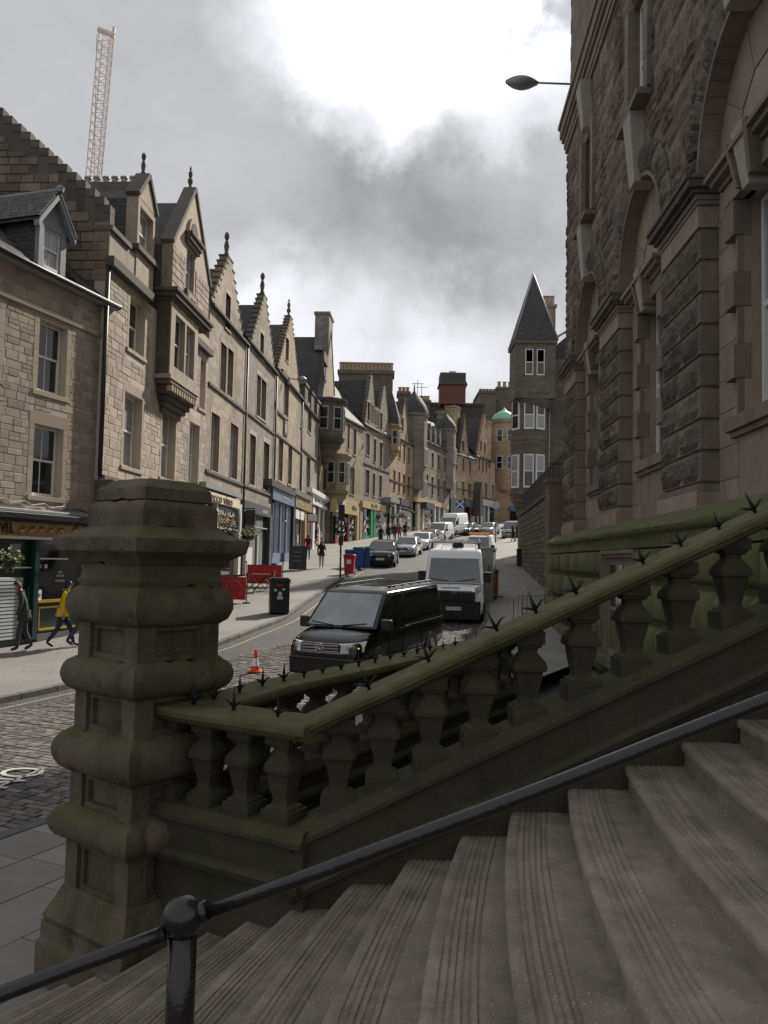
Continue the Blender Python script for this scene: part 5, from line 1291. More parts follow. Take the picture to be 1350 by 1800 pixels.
for k in range(5):
    u = u_at(f3, 745 + k * 8.5); MB().prism([(u - .55, 15.6), (u + .55, 15.6), (u + .55, 17.0), (u, 18.2), (u - .55, 17.0)], -.1, .8).build('dormer', dark_st, b11); MB().box(u - .3, u + .3, -.13, -.09, 15.9, 16.9).build('pane', glass, b11)
p4 = f3.pt(u_at(f3, 791), 0); f4 = Fr(p4.x, p4.y, 28)
b12 = tenement('tenement', 'ochre gabled tenement above the blue flag at the bend', f4, 0, u_at(f4, 836), wO, f4.uv(800, 797)[1],
    [(799, 804, 845, 867), (811, 816, 846, 871), (823, 828, 850, 874), (800, 804, 803, 826), (812, 816, 806, 828), (824, 828, 810, 833), (812, 816, 775, 793)],
    dict(u0=u_at(f4, 806), u1=u_at(f4, 822), va=f4.uv(814, 727)[1], straight=True), (10.6,), 'tenements on the left of the street', shop_top=f4.uv(815,880)[1], roofh=5)
b13 = tenement('tenement', 'tall ochre tenement with slated gable by the green dome', f4, u_at(f4, 836.5), u_at(f4, 869), wO, f4.uv(850, 806)[1],
    [(840, 844.5, 848, 872), (852, 856.5, 850, 875), (864, 868, 853, 877), (841, 844, 806, 826), (847, 850, 809, 830), (853, 856, 811, 832), (844, 847, 775, 792), (850.5, 853.5, 778, 795)],
    dict(u0=u_at(f4, 836.8), u1=u_at(f4, 862), va=f4.uv(849, 727)[1], steps=14), (10.0,), 'tenements on the left of the street', shop_top=f4.uv(853,890)[1], roofh=5.5)
chimney(b13, u_at(f4, 855), u_at(f4, 862), 0, 1.6, 15, f4.uv(858, 742)[1], 0, wO)
chimney(b12, u_at(f4, 807), u_at(f4, 817), 1, 2.5, 17, f4.uv(812, 715)[1], 0, wO)
# green domed round tower at the bend
pd = P(884, 900, 140); gzt = 6.2
gt_ = thing('domed_tower', 'round ochre corner tower with bright green copper dome at the bend', 'tower', (pd.x, pd.y, gzt)); gt_['zb'] = gzt
copper = M_('green_copper', (0.25, 0.52, 0.33), 0.6, var=.12, bump=.05)
zt = P(884, 745, 140).z; rT = 2.0
MB().lathe([(P(0, 845, 140).z, rT * .7), (P(884, 835, 140).z, rT * 1.0), (zt, rT)], 16).build('drum', wO, gt_, 30)
MB().lathe([(zt, rT * 1.12), (zt + .3, rT * 1.15), (zt + .4, rT * 1.0)], 20).build('cornice', wO, gt_)
MB().lathe([(zt + .4 + a * 2.4, rT * 1.1 * b) for a, b in ((0, 1), (.15, .98), (.35, .88), (.55, .66), (.68, .4), (.78, .2), (.9, .1), (1, .02))], 20).build('dome', copper, gt_, True)
for yy in (768, 815):
    v = P(884, yy, 140).z
    for a in (-2.05, -1.2, -.5):
        mb = MB(); mb.M = Matrix.Translation((math.cos(a) * rT, math.sin(a) * rT, 0)) @ Matrix.Rotation(a + math.pi / 2, 4, 'Z'); mb.box(-.5, .5, -.06, .2, v - 1.1, v + 1.1); f = mb.build('window', white_old, gt_)
        m2 = MB(); m2.M = mb.M; m2.box(-.4, .4, -.08, -.05, v - 1, v - .05).box(-.4, .4, -.08, -.05, v + .05, v + 1.0); m2.build('pane', glass, f); f.children[0].location = (0, 0, 0)
MB().box(-3.2, 3.0, 1.0, 9, gzt - 1, zt - 1).build('house_wall', wO, gt_); MB().box(-2.0, 2.0, -.9, 1.2, gzt - 1, P(884, 845, 140).z + .3).build('lower_wall', wO, gt_)
fbg = M_('blue_shop_paint', (0.05, 0.16, 0.24), .5)
MB().box(1.0, 3.4, -1.4, 1.0, gzt + 2.4, gzt + 3.3).build('shop_fascia', fbg, gt_); MB().box(1.1, 3.3, -1.2, 1.0, gzt, gzt + 2.3).build('shop_window', glass_d, gt_)

# ---- skyline beyond the street: chimneys, red shaft, old tenements
def far_block(name, label, xl, xr, yt, yb, d, mat, pots=0, pm=None, depth=6, cat='building', pr_=.25, ph=1.2, grp='skyline blocks behind the street'):
    a, b = P(xl, yt, d), P(xr, yt, d); zb = gz(min(d, 400)); zlow = P(xl, yb, d).z
    t = thing(name, label, cat, ((a.x + b.x) / 2, d, zb), 0, grp); t['zb'] = zb; w = (b.x - a.x) / 2
    MB().box(-w, w, 0, depth, zb, a.z - .5).build('wall', mat, t); MB().box(-w - .2, w + .2, -.2, depth + .2, a.z - .499, a.z).build('cap', mat, t)
    for k in range(pots):
        u = -w + 2 * w * (k + .5) / pots; MB().lathe([(a.z, pr_), (a.z + ph * .85, pr_ * .8), (a.z + ph * .86, pr_), (a.z + ph, pr_)], 8, u, 1.2).build('chimney_pot', pm or pot_m, t, 40)
    return t
far_block('chimney_block', 'long chimney stack with a row of fourteen pale pots on the skyline', 596, 691, 650, 720, 112, wT, 14, pot_m, 3, 'chimney', .32, 1.35)
far_block('chimney_block', 'chimney stack with three red pots left of the dark dome', 700, 720, 688, 730, 125, wT, 3, pot_r, 3, 'chimney', .3, .9)
far_block('chimney_block', 'stack with pale pots behind the domed turret', 727, 756, 703, 760, 130, wT, 5, pot_m, 3, 'chimney', .3, .9)
far_block('chimney_block', 'plain grey chimney stack below the red shaft', 768, 804, 722, 780, 128, wG, 0, None, 3, 'chimney')
far_block('old_tenement', 'dark old tenement block on the skyline left of the green dome', 843, 873, 687, 800, 160, wT, 5, wT, 10, 'building', .35, .6)
t = far_block('old_tenement', 'tall dark tenement with pale chimney pots just left of the pointed turret', 874, 912, 680, 800, 165, wT, 4, pot_m, 10, 'building', .4, 1.3)
far_block('skyline_roof', 'long grey roofline low behind the red shaft', 690, 850, 706, 800, 150, slate, 0, None, 8, 'building')
redm = M_('red_brown_cladding', (0.155, 0.055, 0.042), .75, var=.2, bump=.2, bscale=4); darkc = M_('dark_cladding', (0.06, 0.055, 0.05), .7, var=.2)
a, b = P(774, 663, 140), P(819, 663, 140); w = (b.x - a.x) / 2
rt = thing('red_shaft', 'red-brown boxy rooftop shaft with dark overhanging top on the skyline', 'shaft', ((a.x + b.x) / 2, 140, 14)); rt['zb'] = 14
zz0, zz1, zz2 = P(797, 710, 140).z, P(797, 672, 140).z, P(797, 655, 140).z
MB().box(-w, w, 0, 4, zz0, zz1).build('cladding', redm, rt)
for k in range(8): MB().box(-w + 2 * w * k / 8 - .03, -w + 2 * w * k / 8 + .03, -.05, .02, zz0, zz1).build('seam', redm, rt)
MB().loft([[(-w - .3, -.3, zz1 - .4), (w + .3, -.3, zz1 - .4), (w + .3, 4.3, zz1 - .4), (-w - .3, 4.3, zz1 - .4)], [(-w, -.1, zz1 + .3), (w, -.1, zz1 + .3), (w, 4.1, zz1 + .3), (-w, 4.1, zz1 + .3)]]).build('eaves', darkc, rt)
MB().box(-w, w, -.1, 4.1, zz1 + .3, zz2).build('top', darkc, rt); MB().box(-.6, .6, 1, 2, zz2, zz2 + .5).build('vent', white_old, rt); MB().box(-w * .6, w * .6, .5, 3.5, 8, zz0).build('support', darkc, rt)
# aerials
for k, (px, y0, y1) in enumerate(((734, 700, 668), (741, 700, 676), (605, 652, 636))):
    a, b = P(px, y0, 128), P(px, y1, 128); t = tag(MB().tube([(0, 0, 0), (0, 0, b.z - a.z)], .05, 5).tube([(-.9, 0, (b.z - a.z) * .8), (.9, 0, (b.z - a.z) * .8)], .04, 4).build('aerial', iron, None), ('tallest thin aerial on the roofs beside the dark dome', 'shorter thin aerial on the roofs right of the tallest one', 'thin aerial beside the long row of chimney pots')[k], 'aerial', 'rooftop aerials'); t.location = a
# crane jib
crm = M_('faded_crane_paint', (0.66, 0.54, 0.46), .6, var=.2)
c0, c1 = P(163, 330, 150), P(187, 62, 150); cr = thing('crane_jib', 'pale orange lattice crane jib rising above the roofs at the left', 'crane', (c0.x, c0.y, c0.z))
ax_ = (c1 - c0); ln = ax_.length; ax_.normalize(); sx = ax_.cross(Vector((0, 1, 0))).normalized(); sy = ax_.cross(sx)
mb = MB(); hw = 1.05; nb = 17
cor4 = [sx * hw + sy * hw, sx * hw - sy * hw, -sx * hw - sy * hw, -sx * hw + sy * hw]
for c in cor4: mb.tube([c, c + ax_ * ln], .11, 5)
mb.build('chord', crm, cr); mb = MB()
for k in range(nb):
    for q in range(4):
        a, b = cor4[q], cor4[(q + 1) % 4]; mb.tube([a + ax_ * ln * k / nb, b + ax_ * ln * (k + 1) / nb], .06, 4); mb.tube([a + ax_ * ln * k / nb, b + ax_ * ln * k / nb], .06, 4)
mb.build('lattice', crm, cr); 
mb = MB().tube([ax_ * ln + sx * -1.6, ax_ * (ln + 1.0) + sx * 1.6], .5, 6).tube([ax_ * (ln - .5) - sx * 1.3, ax_ * (ln + 1.6) - sx * 1.3], .3, 6); mb.build('jib_head', crm, cr)
mb = MB().tube([ax_ * ln + sx * 1.8, sx * -.2], .04, 4); mb.build('cable', iron, cr)
# ------------------------------------------------------------------ right side beyond the big building
fR = Fr(6.6, 30, 7.5, -1)
rub = stone_mat('boundary_rubble', (0.15, 0.13, 0.105), (0.09, 0.08, 0.068), rnd=.35, stain=((0.06, 0.055, 0.048), .5, .8))
wp0, wp1 = Vector((7.0, 31.0, 0)), Vector((9.35, 57, 0)); wd = wp1 - wp0; wl = wd.length
class WF(Fr):
    def __init__(s): s.o = wp1.copy(); s.u = -wd.normalized(); s.i = Vector((-s.u.y, s.u.x, 0)); s.rot = math.atan2(s.u.y, s.u.x)
wf = WF()
bw_ = wf.root('boundary_wall', 'dark rubble boundary wall with iron railing beside the right pavement', 'wall', -2.2)
MB().box(0, wl, .03, .5, -2.6, 3.15).build('wall_core', dark_st, bw_)
coursed(bw_, rub, 0, wl, -2.4, 3.1, [], wf, 250, .22, .42, .35, .9)
MB().box(-.05, wl + .05, -.08, .6, 3.15, 3.4).build('coping', dark_st, bw_, bevel=.03)
for k in range(int(wl / .45)):
    MB().box(k * .45, k * .45 + .05, .2, .25, 3.4, 4.75).build('railing_bar', iron, bw_)
MB().box(0, wl, .19, .26, 4.6, 4.7).build('railing_rail', iron, bw_); MB().box(0, wl, .21, .24, 3.5, 4.58).build('railing_mesh', pipe_m, bw_)
pp_ = P(978, 900, 31.5)
brp = M_('dark_brick', (0.12, 0.10, 0.085), .9, var=.3, bump=.3, brick=(.24, .08, .008, .7, .6), dist=.01)
bp_ = thing('brick_pier', 'dark brick pier with small iron railing at the end of the boundary wall', 'pier', (pp_.x + .05, 31.5, -2.2)); bp_['zb'] = -2.2
MB().box(-.33, .33, 0, .8, -2.4, 3.1).build('shaft', brp, bp_); MB().box(-.4, .4, -.07, .87, 3.1, 3.25).build('cap', dark_st, bp_)
for k in range(6): MB().box(-.3 + k * .12, -.285 + k * .12, .1, .13, 3.25, 3.8).build('railing_bar', iron, bp_)
MB().box(-.31, .33, .09, .14, 3.78, 3.83).build('railing_rail', iron, bp_)
# pointed turret house
dT = 61
tl, tr2 = P(903, 780, dT), P(968, 780, dT); tc_ = Vector(((tl.x + tr2.x) / 2, dT + 1.4, 0)); rt_ = (tr2.x - tl.x) / 2
zb = gz(dT) - .3
tt = thing('turret_house', 'grey stone house with a steep slated pointed turret above the right pavement', 'house', (tc_.x, tc_.y, zb)); tt['zb'] = zb
Z = lambda y: P(935, y, dT).z
MB().lathe([(Z(866), rt_), (Z(710), rt_)], 24).build('drum', wT, tt, 30)
for yy, k in ((866, 1.08), (778, 1.04), (770, 1.04), (712, 1.05)): MB().lathe([(Z(yy) - .12, rt_ * (k - .03)), (Z(yy), rt_ * k), (Z(yy) + .12, rt_ * (k - .03))], 24).build('band', wT, tt, 40)
for k, (f, a, b) in enumerate(((1.0, 874, 866.5), (.9, 882, 874.5), (.76, 890, 882.5), (.6, 905, 890.5), (.45, 985, 905.5))): MB().lathe([(Z(a), rt_ * f * .92), (Z(b), rt_ * f * 1.05)], 24, 0, .25 * k).build('corbel_ring', wT, tt, 40)
sqx0, sqx1 = P(906, 650, dT).x - tc_.x, P(976, 650, dT).x - tc_.x; sh = (sqx1 - sqx0) / 2; sc_ = (sqx0 + sqx1) / 2
MB().box(sc_ - sh, sc_ + sh, -sh, sh, Z(700), Z(604)).build('cap_house', wT, tt); MB().box(sc_ - sh - .12, sc_ + sh + .12, -sh - .12, sh + .12, Z(604) + .002, Z(598)).build('eaves_course', wT, tt)
MB().lathe([(Z(716), rt_ * 1.02), (Z(701), sh * 1.15)], 24, sc_).build('cap_corbel', wT, tt, 40)
ap = Z(470)
MB().loft([[(sc_ - sh - .15, -sh - .15, Z(598) + .002), (sc_ + sh + .15, -sh - .15, Z(598) + .002), (sc_ + sh + .15, sh + .15, Z(598) + .002), (sc_ - sh - .15, sh + .15, Z(598) + .002)], [(sc_ - .05, -.05, ap), (sc_ + .05, -.05, ap), (sc_ + .05, .05, ap), (sc_ - .05, .05, ap)]]).build('roof', slate, tt)
for s in (-1, 1): MB().tube([(sc_ + s * (sh + .15), -sh - .15, Z(598)), (sc_, -.05, ap)], .07, 6).build('hip', lead, tt, True)
for px0, px1 in ((923, 937), (943, 957)):
    x0, x1 = P(px0, 640, dT).x - tc_.x, P(px1, 640, dT).x - tc_.x; sash(tt, x0, x1, Z(660), Z(614), -sh - .03, white, 1, .5, True, .06)
def drum_win(a, yb, yt, wd_=.5):
    mb = MB(); mb.M = Matrix.Rotation(a + math.pi / 2, 4, 'Z') @ Matrix.Translation((0, -rt_ * 1.0, 0)) if False else Matrix.Translation((math.cos(a) * rt_, math.sin(a) * rt_, 0)) @ Matrix.Rotation(a + math.pi / 2, 4, 'Z')
    v0, v1 = Z(yb), Z(yt); vm = (v0 + v1) / 2
    mb.box(-wd_, wd_, -.06, .2, v0, v1); f = mb.build('window', white, tt)
    for c, d in ((v0 + .14, vm - .05), (vm + .05, v1 - .09)):
        m2 = MB(); m2.M = mb.M; m2.box(-wd_ + .09, wd_ - .09, -.075, -.05, c, d); p_ = m2.build('pane', glass_b if random.random() < .4 else glass, f); p_.location = (0, 0, 0)
for a in (-1.74, -1.10, -2.55): drum_win(a, 754, 703, .38); drum_win(a, 857, 798, .38)
hx = lambda y: rt_ * .5 + y * .46
MB().slab([(hx(.4), .4), (9, .4), (9 + 18, 40), (hx(40), 40)], zb - 1, Z(620)).build('house_wall', wT, tt)
MB().loft([[(hx(.4), .4, Z(620)), (9, .4, Z(620)), (4.5, .4, Z(545))], [(hx(40), 40, Z(620)), (27, 40, Z(620)), (22.5, 40, Z(545))]]).build('house_roof', slate, tt)
MB().prism([(rt_ * .5, Z(600)), (rt_ * .5 + .25, Z(600)), (4.6, Z(545)), (4.4, Z(545))], .2, .6).build('skew', lead, tt)
cx0, cx1 = P(970, 520, dT).x - tc_.x, P(1003, 520, dT).x - tc_.x
chimney(tt, cx0, cx1, 4, 5, Z(600), Z(500), 4, wB, pot_m, .85, .2)
pipe_g = plain('grey_pipe', (.3, .3, .29), .6)
MB().tube([(rt_ + .12, -.2, zb), (rt_ + .12, -.2, Z(715))], .06, 6).build('drainpipe', pipe_g, tt, True)

# ------------------------------------------------------------------ shop fronts on the left
blue_d = M_('navy_paint', (0.012, 0.022, 0.055), .4, var=.15, bump=.04); blue_l = M_('blue_grey_paint', (0.13, 0.18, 0.27), .45, var=.1); goldf = M_('olive_gold_fascia', (0.22, 0.17, 0.06), .55, var=.15); brown = M_('brown_wood', (0.045, 0.022, 0.014), .5, var=.3, bump=.1); sand = M_('sand_fascia', (0.52, 0.40, 0.20), .55, var=.1); emer = M_('emerald_paint', (0.02, 0.22, 0.09), .4, var=.1); maroon = M_('maroon_paint', (0.10, 0.012, 0.02), .45, var=.1); greyp = M_('dark_grey_paint', (0.05, 0.055, 0.06), .5, var=.15); red = M_('red_fabric', (0.42, 0.03, 0.035), .7, var=.15, bump=.05); goods = [plain('goods_%s' % n, c, .6) for n, c in (('cream', (.55, .5, .4)), ('teal', (.1, .25, .28)), ('pink', (.5, .2, .22)), ('white', (.7, .7, .7)))]
def letters(t, fr, txt, px, py, size, mat, y=-.3, sx=1.0, font_bold=0.0):
    u, v = fr.uv(px, py, -y); o = ob('sign_letters', text_mesh(txt, size, .012, font_bold), mat, t); o.matrix_local = Matrix.Translation((u, y, v - t['zb'])) @ Matrix.Rotation(math.pi / 2, 4, 'X') @ Matrix.Diagonal((sx, 1, 1, 1))
def marks(t, fr, xl, xr, yt, yb, n, mat, y=-.22, seed=1):      # lettering too far away to read: a row of strokes
    r = random.Random(seed); u0, u1, v0, v1 = fr.win(xl, xr, yt, yb, -y); w = (u1 - u0) / n; mb = MB()
    for k in range(n):
        a = u0 + w * k; hh = (v1 - v0) * r.choice((.7, 1, 1)); q = w * .72
        mb.box(a, a + w * .2, y - .01, y + .01, v0, v0 + hh)
        if r.random() < .7: mb.box(a + w * .2, a + q, y - .01, y + .01, v0 + hh * .82, v0 + hh)
        if r.random() < .6: mb.box(a + w * .2, a + q, y - .01, y + .01, v0, v0 + hh * .18)
        if r.random() < .5: mb.box(a + q - w * .2, a + q, y - .01, y + .01, v0 + hh * .2, v0 + hh * .8)
    mb.build('sign_lettering', mat, t)
def display(t, fr, xl, xr, yt, yb, n, seed):
    r = random.Random(seed)
    for k in range(n):
        x = r.uniform(xl, xr - 2); y = r.uniform(yt, yb - 4); fbox(fr, t, 'display_item', r.choice(goods), x, x + r.uniform(1, 2.4), y, y + r.uniform(2, 6), .02, .1)
shopbox(b3, fB, [('canopy', lead, 362, 425, 857, 866, -.3, .0), ('shop_fascia', cream, 358, 422, 870, 886, -.25, .3), ('shop_window', glass_d, 358, 426, 887, 1010, .1, .3), ('post', white_old, 379.5, 382.5, 884, 1000, -.12, .2), ('post', white_old, 420, 424, 886, 1010, -.12, .2), ('menu_board', blackp, 384, 419, 893, 925, -.06, .1), ('transom', white_old, 383, 420, 928, 931, -.08, .1)])
letters(b3, fB, 'ecco vino', 391, 878, .62, M_('brown_lettering', (.14, .08, .04), .5), -.27, 1.6); letters(b3, fB, 'ENOTECA', 398, 902, .45, white_old, -.09, 1.5); letters(b3, fB, 'Food Wine Bar', 400, 916, .42, tanp, -.09, 1.2)
MB().lathe([(0, .3), (.01, .3)], 12)
shopbox(b4, fB, [('shop_fascia', greyp, 430, 477, 886, 904, -.2, .3), ('shop_window', glass_d, 430, 477, 905, 1010, .12, .3), ('pilaster', greyp, 474, 478, 904, 1000, -.1, .3), ('door_frame', slatm, 452, 454, 940, 995, .05, .2), ('transom', slatm, 448, 470, 927, 929, .02, .2), ('wall_panel', white_old, 432, 443, 962, 1010, -.05, .2)])
marks(b4, fB, 462, 473, 896, 903, 4, white_old, -.22, 2)
shopbox(b5, fB, [('shop_cornice', greyp, 478, 520, 852, 863, -.35, .3), ('shop_fascia', blue_l, 480, 518, 864, 884, -.2, .3), ('shop_panel', blue_d, 482, 517, 885, 985, .05, .3), ('pilaster', blue_l, 479, 481, 884, 990, -.12, .3), ('pilaster', blue_d, 515.5, 518.5, 887, 990, -.12, .3), ('mullion', blue_l, 492.5, 494, 886, 972, -.02, .2), ('mullion', blue_l, 503, 504.5, 886, 972, -.02, .2), ('stall_riser', blue_l, 479, 492, 972, 990, -.08, .2), ('stall_riser', blue_l, 500, 516, 972, 988, -.08, .2)])
marks(b5, fB, 498, 508, 874.5, 878, 7, white_old, -.22, 3)
u, v = fB.uv(503, 897, .05); mb = MB()
for k in range(20): a0, a1 = 2 * math.pi * k / 20, 2 * math.pi * (k + 1) / 20; mb.tube([(u + .9 * math.cos(a0), .02, v + .75 * math.sin(a0)), (u + .9 * math.cos(a1), .02, v + .75 * math.sin(a1))], .03, 4)
mb.build('round_sign', white_old, b5)
shopbox(b6, fB, [('shop_cornice', dark_st, 519, 549, 866, 875, -.35, .3), ('shop_fascia', goldf, 520, 548, 876, 896, -.2, .3), ('white_sign', white, 520, 535, 897, 913, -.1, .1), ('doorway', brown, 519, 548, 914, 985, .1, .3), ('post', tanp, 536, 538, 896, 985, -.1, .2), ('poster', white_old, 523, 525, 940, 955, .05, .12)])
marks(b6, fB, 526, 534, 879, 887, 4, white_old, -.22, 4); marks(b6, fB, 537, 541, 882, 889, 2, white_old, -.22, 5)
shopbox(b7, fB, [('shop_cornice', white, 549, 581, 866, 874, -.4, .3), ('shop_fascia', white, 550, 580, 875, 892, -.2, .3), ('shop_window', glass_d, 551, 579, 893, 968, .12, .3), ('pilaster', white, 550, 553, 892, 985, -.1, .3), ('pilaster', white, 576.5, 580, 892, 985, -.1, .3), ('mullion', white, 561, 562.5, 893, 970, .0, .2), ('mullion', white, 569, 570.2, 893, 970, .0, .2), ('stall_riser', white, 551, 579, 968, 985, -.06, .2)])
marks(b7, fB, 554, 576, 880, 886, 9, blackp, -.22, 6); display(b7, fB, 553, 575, 915, 962, 22, 3)
shopbox(b8, f2, [('shop_fascia', sand, 591, 629, 877, 903, -.25, .3), ('fascia_sign', white, 598, 607, 881, 893, -.3, -.2), ('shop_window', glass_d, 590, 629, 904, 952, .1, .3), ('mullion', maroon, 611.5, 614.5, 903, 955, -.1, .2), ('stall_riser', red, 590, 612, 951, 960, -.1, .2), ('stall_riser', blue_l, 615, 627, 951, 958, -.1, .2), ('pilaster', sand, 628, 631, 890, 955, -.15, .3)])
marks(b8, f2, 620, 627, 889, 897, 3, brown, -.27, 7); marks(b8, f2, 600, 606, 884, 891, 4, plain('pale_pink_print', (.6, .45, .48), .6), -.31, 8); display(b8, f2, 592, 626, 908, 948, 34, 8)
shopbox(b9, f2, [('shop_fascia', sand, 638, 679, 884, 896, -.25, .3), ('shop_window', glass_d, 639, 679, 897, 945, .1, .3), ('column', emer, 652, 655.5, 896, 948, -.15, .2), ('column', emer, 657, 661, 896, 948, -.15, .2), ('door', emer, 655.5, 657, 900, 946, .0, .2), ('stall_riser', emer, 639, 652, 941, 950, -.1, .2), ('stall_riser', emer, 661, 678, 937, 946, -.1, .2), ('pilaster', dress2, 633, 637.5, 885, 955, -.1, .3)])
marks(b9, f2, 653, 664, 886.5, 893, 5, emer, -.27, 9); display(b9, f2, 640, 652, 905, 940, 16, 11); display(b9, f2, 662, 677, 905, 935, 16, 12)
shopbox(b10, f2, [('awning', lead, 687, 703, 876, 884, -1.0, .2), ('shop_window', glass_d, 685, 724, 885, 940, .1, .3), ('post', white_old, 694, 695, 885, 938, -.1, .1), ('post', white_old, 703, 704.2, 885, 936, -.1, .1), ('shop_fascia', greyp, 705, 724, 878, 890, -.3, .2)])
display(b10, f2, 686, 722, 900, 930, 14, 13)
shopbox(b11, f3, [('shop_fascia', sand, 730, 789, 880, 888, -.3, .3), ('shop_window', glass_d, 729, 789, 889, 930, .1, .3), ('pilaster', cream, 734, 739, 885, 935, -.2, .3), ('pilaster', cream, 743, 746, 885, 935, -.2, .3), ('awning', greyp, 750, 764, 884, 895, -1.0, .2), ('pilaster', white_old, 764, 766, 888, 930, -.2, .3), ('pilaster', white_old, 772, 774, 888, 930, -.2, .3), ('pilaster', white_old, 780, 782, 888, 930, -.2, .3)])
display(b11, f3, 731, 788, 898, 925, 26, 14)
shopbox(b12, f4, [('shop_window', glass_d, 792, 835, 880, 935, .1, .3), ('shop_fascia', greyp, 818, 835, 878, 892, -.3, .2), ('pilaster', maroon, 826, 829, 892, 930, -.2, .2)])
shopbox(b13, f4, [('shop_fascia', slatm, 839, 868, 878, 889, -.5, .2), ('shop_window', glass_d, 838, 868, 890, 930, .1, .3), ('pilaster', white_old, 846, 848, 890, 928, -.1, .3), ('pilaster', white_old, 858, 860, 890, 928, -.1, .3)])
MB().prism([(u_at(f4, 831), 7), (u_at(f4, 836), 7), (u_at(f4, 836), 10.3), (u_at(f4, 833.5), 12.2), (u_at(f4, 831), 10.3)], -1.2, .2).build('entrance_gablet', dark_st, b12)
# saltire flag
fl0 = P(801, 880, 117); fl = thing('hanging_flag', 'blue flag with white diagonal cross hanging over a shop at the bend', 'flag', (fl0.x, fl0.y, fl0.z)); fw, fh = P(816, 880, 117).x - fl0.x, fl0.z - P(801, 893, 117).z
def flagmesh(parts, dy):
    mb = MB()
    for (x0, z0, x1, z1, t) in parts:
        n = 10; rings = []
        d = Vector((x1 - x0, z1 - z0)).normalized(); nn = Vector((-d.y, d.x)) * t
        for i in range(n + 1):
            f = i / n; x, z = x0 + (x1 - x0) * f, z0 + (z1 - z0) * f; yy = .12 * math.sin(x * 5)
            rings.append([(x - nn.x, yy + dy - .01, z - nn.y), (x + nn.x, yy + dy - .01, z + nn.y), (x + nn.x, yy + dy + .01, z + nn.y), (x - nn.x, yy + dy + .01, z - nn.y)])
        mb.loft(rings)
    return mb
flagmesh([(0, -fh / 2, fw, -fh / 2, fh / 2)], 0).build('cloth', plain('saltire_blue', (.03, .13, .42), .7), fl); flagmesh([(0.03, -.03, fw - .03, -fh + .03, .09), (.03, -fh + .03, fw - .03, -.03, .09)], -.03).build('cross', white, fl)
# lamps bracketed from the left facades
for (px, py, qx, qy, d, lbl) in ((508, 666, 540, 667, 53, 'grey street lamp arm on the fourth gabled tenement'), (655, 764, 680, 763, 84, 'grey street lamp arm on the twin gabled tenement')):
    a, b = P(px, py, d), P(qx, qy, d); wall_lamp('wall_lamp', lbl, a, b - a, (b - a).length * .55, (b - a).length * .5)['group'] = 'street lamps on arms'
for px, py, lbl, flw in ((398, 936, 'red flowered hanging basket beside the wine bar board', True), (437, 942, 'green hanging basket on the dark grey shop front', False), (691, 908, 'small dark hanging basket left of two by the turret shop', False), (706, 906, 'small dark hanging basket right of two by the turret shop', False)):
    fr_ = fB if px < 600 else f2; u, v = fr_.uv(px, py, .8); basket(lbl, fr_.pt(u, v, .8), 1.5 if px < 600 else 1.4, flw, .9)
# projecting signs
for px0, px1, y0, y1, fr_, m, lbl in ((431, 449, 896, 922, fB, blackp, 'black square sign projecting over the grey shop front'), (541, 557, 904, 918, fB, white_old, 'pale sign with red lower edge projecting before the white shop'), (578, 591, 893, 906, fB, slatm, 'grey square sign projecting beside the white shop')):
    u0, v0 = fr_.uv(px0, y1, .3); a = fr_.pt(u0, v0, .3); d = a.y; b = P(px1, y0, d); t = thing('projecting_sign', lbl, 'sign', a, 0, 'projecting shop signs'); w_, h_ = abs(b.x - a.x), P(px0, y0, d).z - a.z
    MB().box(0, w_, -.04, .04, 0, h_).build('board', m, t); MB().box(-.3, w_, -.02, .02, h_ + .04, h_ + .09).build('bracket', iron, t)
    if m is white_old: MB().box(0, w_, -.05, .05, -.02, h_ * .16).build('lower_edge', red, t)

# ------------------------------------------------------------------ vehicles
black_car = plain('black_car_paint', (0.006, 0.006, 0.007), .16, coat=.35, spec=.35); white_car = M_('white_car_paint', (0.80, 0.81, 0.82), .3, var=.04, bump=0, coat=.6); silver_car = plain('silver_car_paint', (0.30, 0.31, 0.32), .28, metal=.6, coat=.6); red_car = plain('red_car_paint', (.25, .02, .025), .25, coat=.8); grey_car = plain('grey_car_paint', (.07, .075, .08), .25, metal=.3, coat=.7)
tyre = M_('tyre_rubber', (.012, .012, .012), .85, var=.2); alloy = plain('alloy', (.35, .35, .36), .3, metal=.9); chrome = plain('chrome', (.7, .7, .72), .12, metal=1.0); trim = M_('black_plastic', (.015, .015, .016), .6, var=.2); screen = M_('windscreen', (.19, .215, .22), .04, var=.9, scale=1.1, bump=0, spec=1.0, coat=.8); screen_d = M_('dark_windscreen', (.06, .07, .072), .04, var=.9, scale=1.1, bump=0, spec=1.0, coat=.8); dglass = plain('privacy_glass', (.008, .008, .009), .06, spec=.7)
lampc = plain('headlamp', (.72, .73, .74), .15, spec=.9); amber = plain('lit_indicator', (.9, .35, .03), .3, emit=((1.0, .38, .05), 1.6)); plate = plain('number_plate', (.75, .75, .72), .4); plate_t = plain('plate_text', (.02, .02, .02), .5)
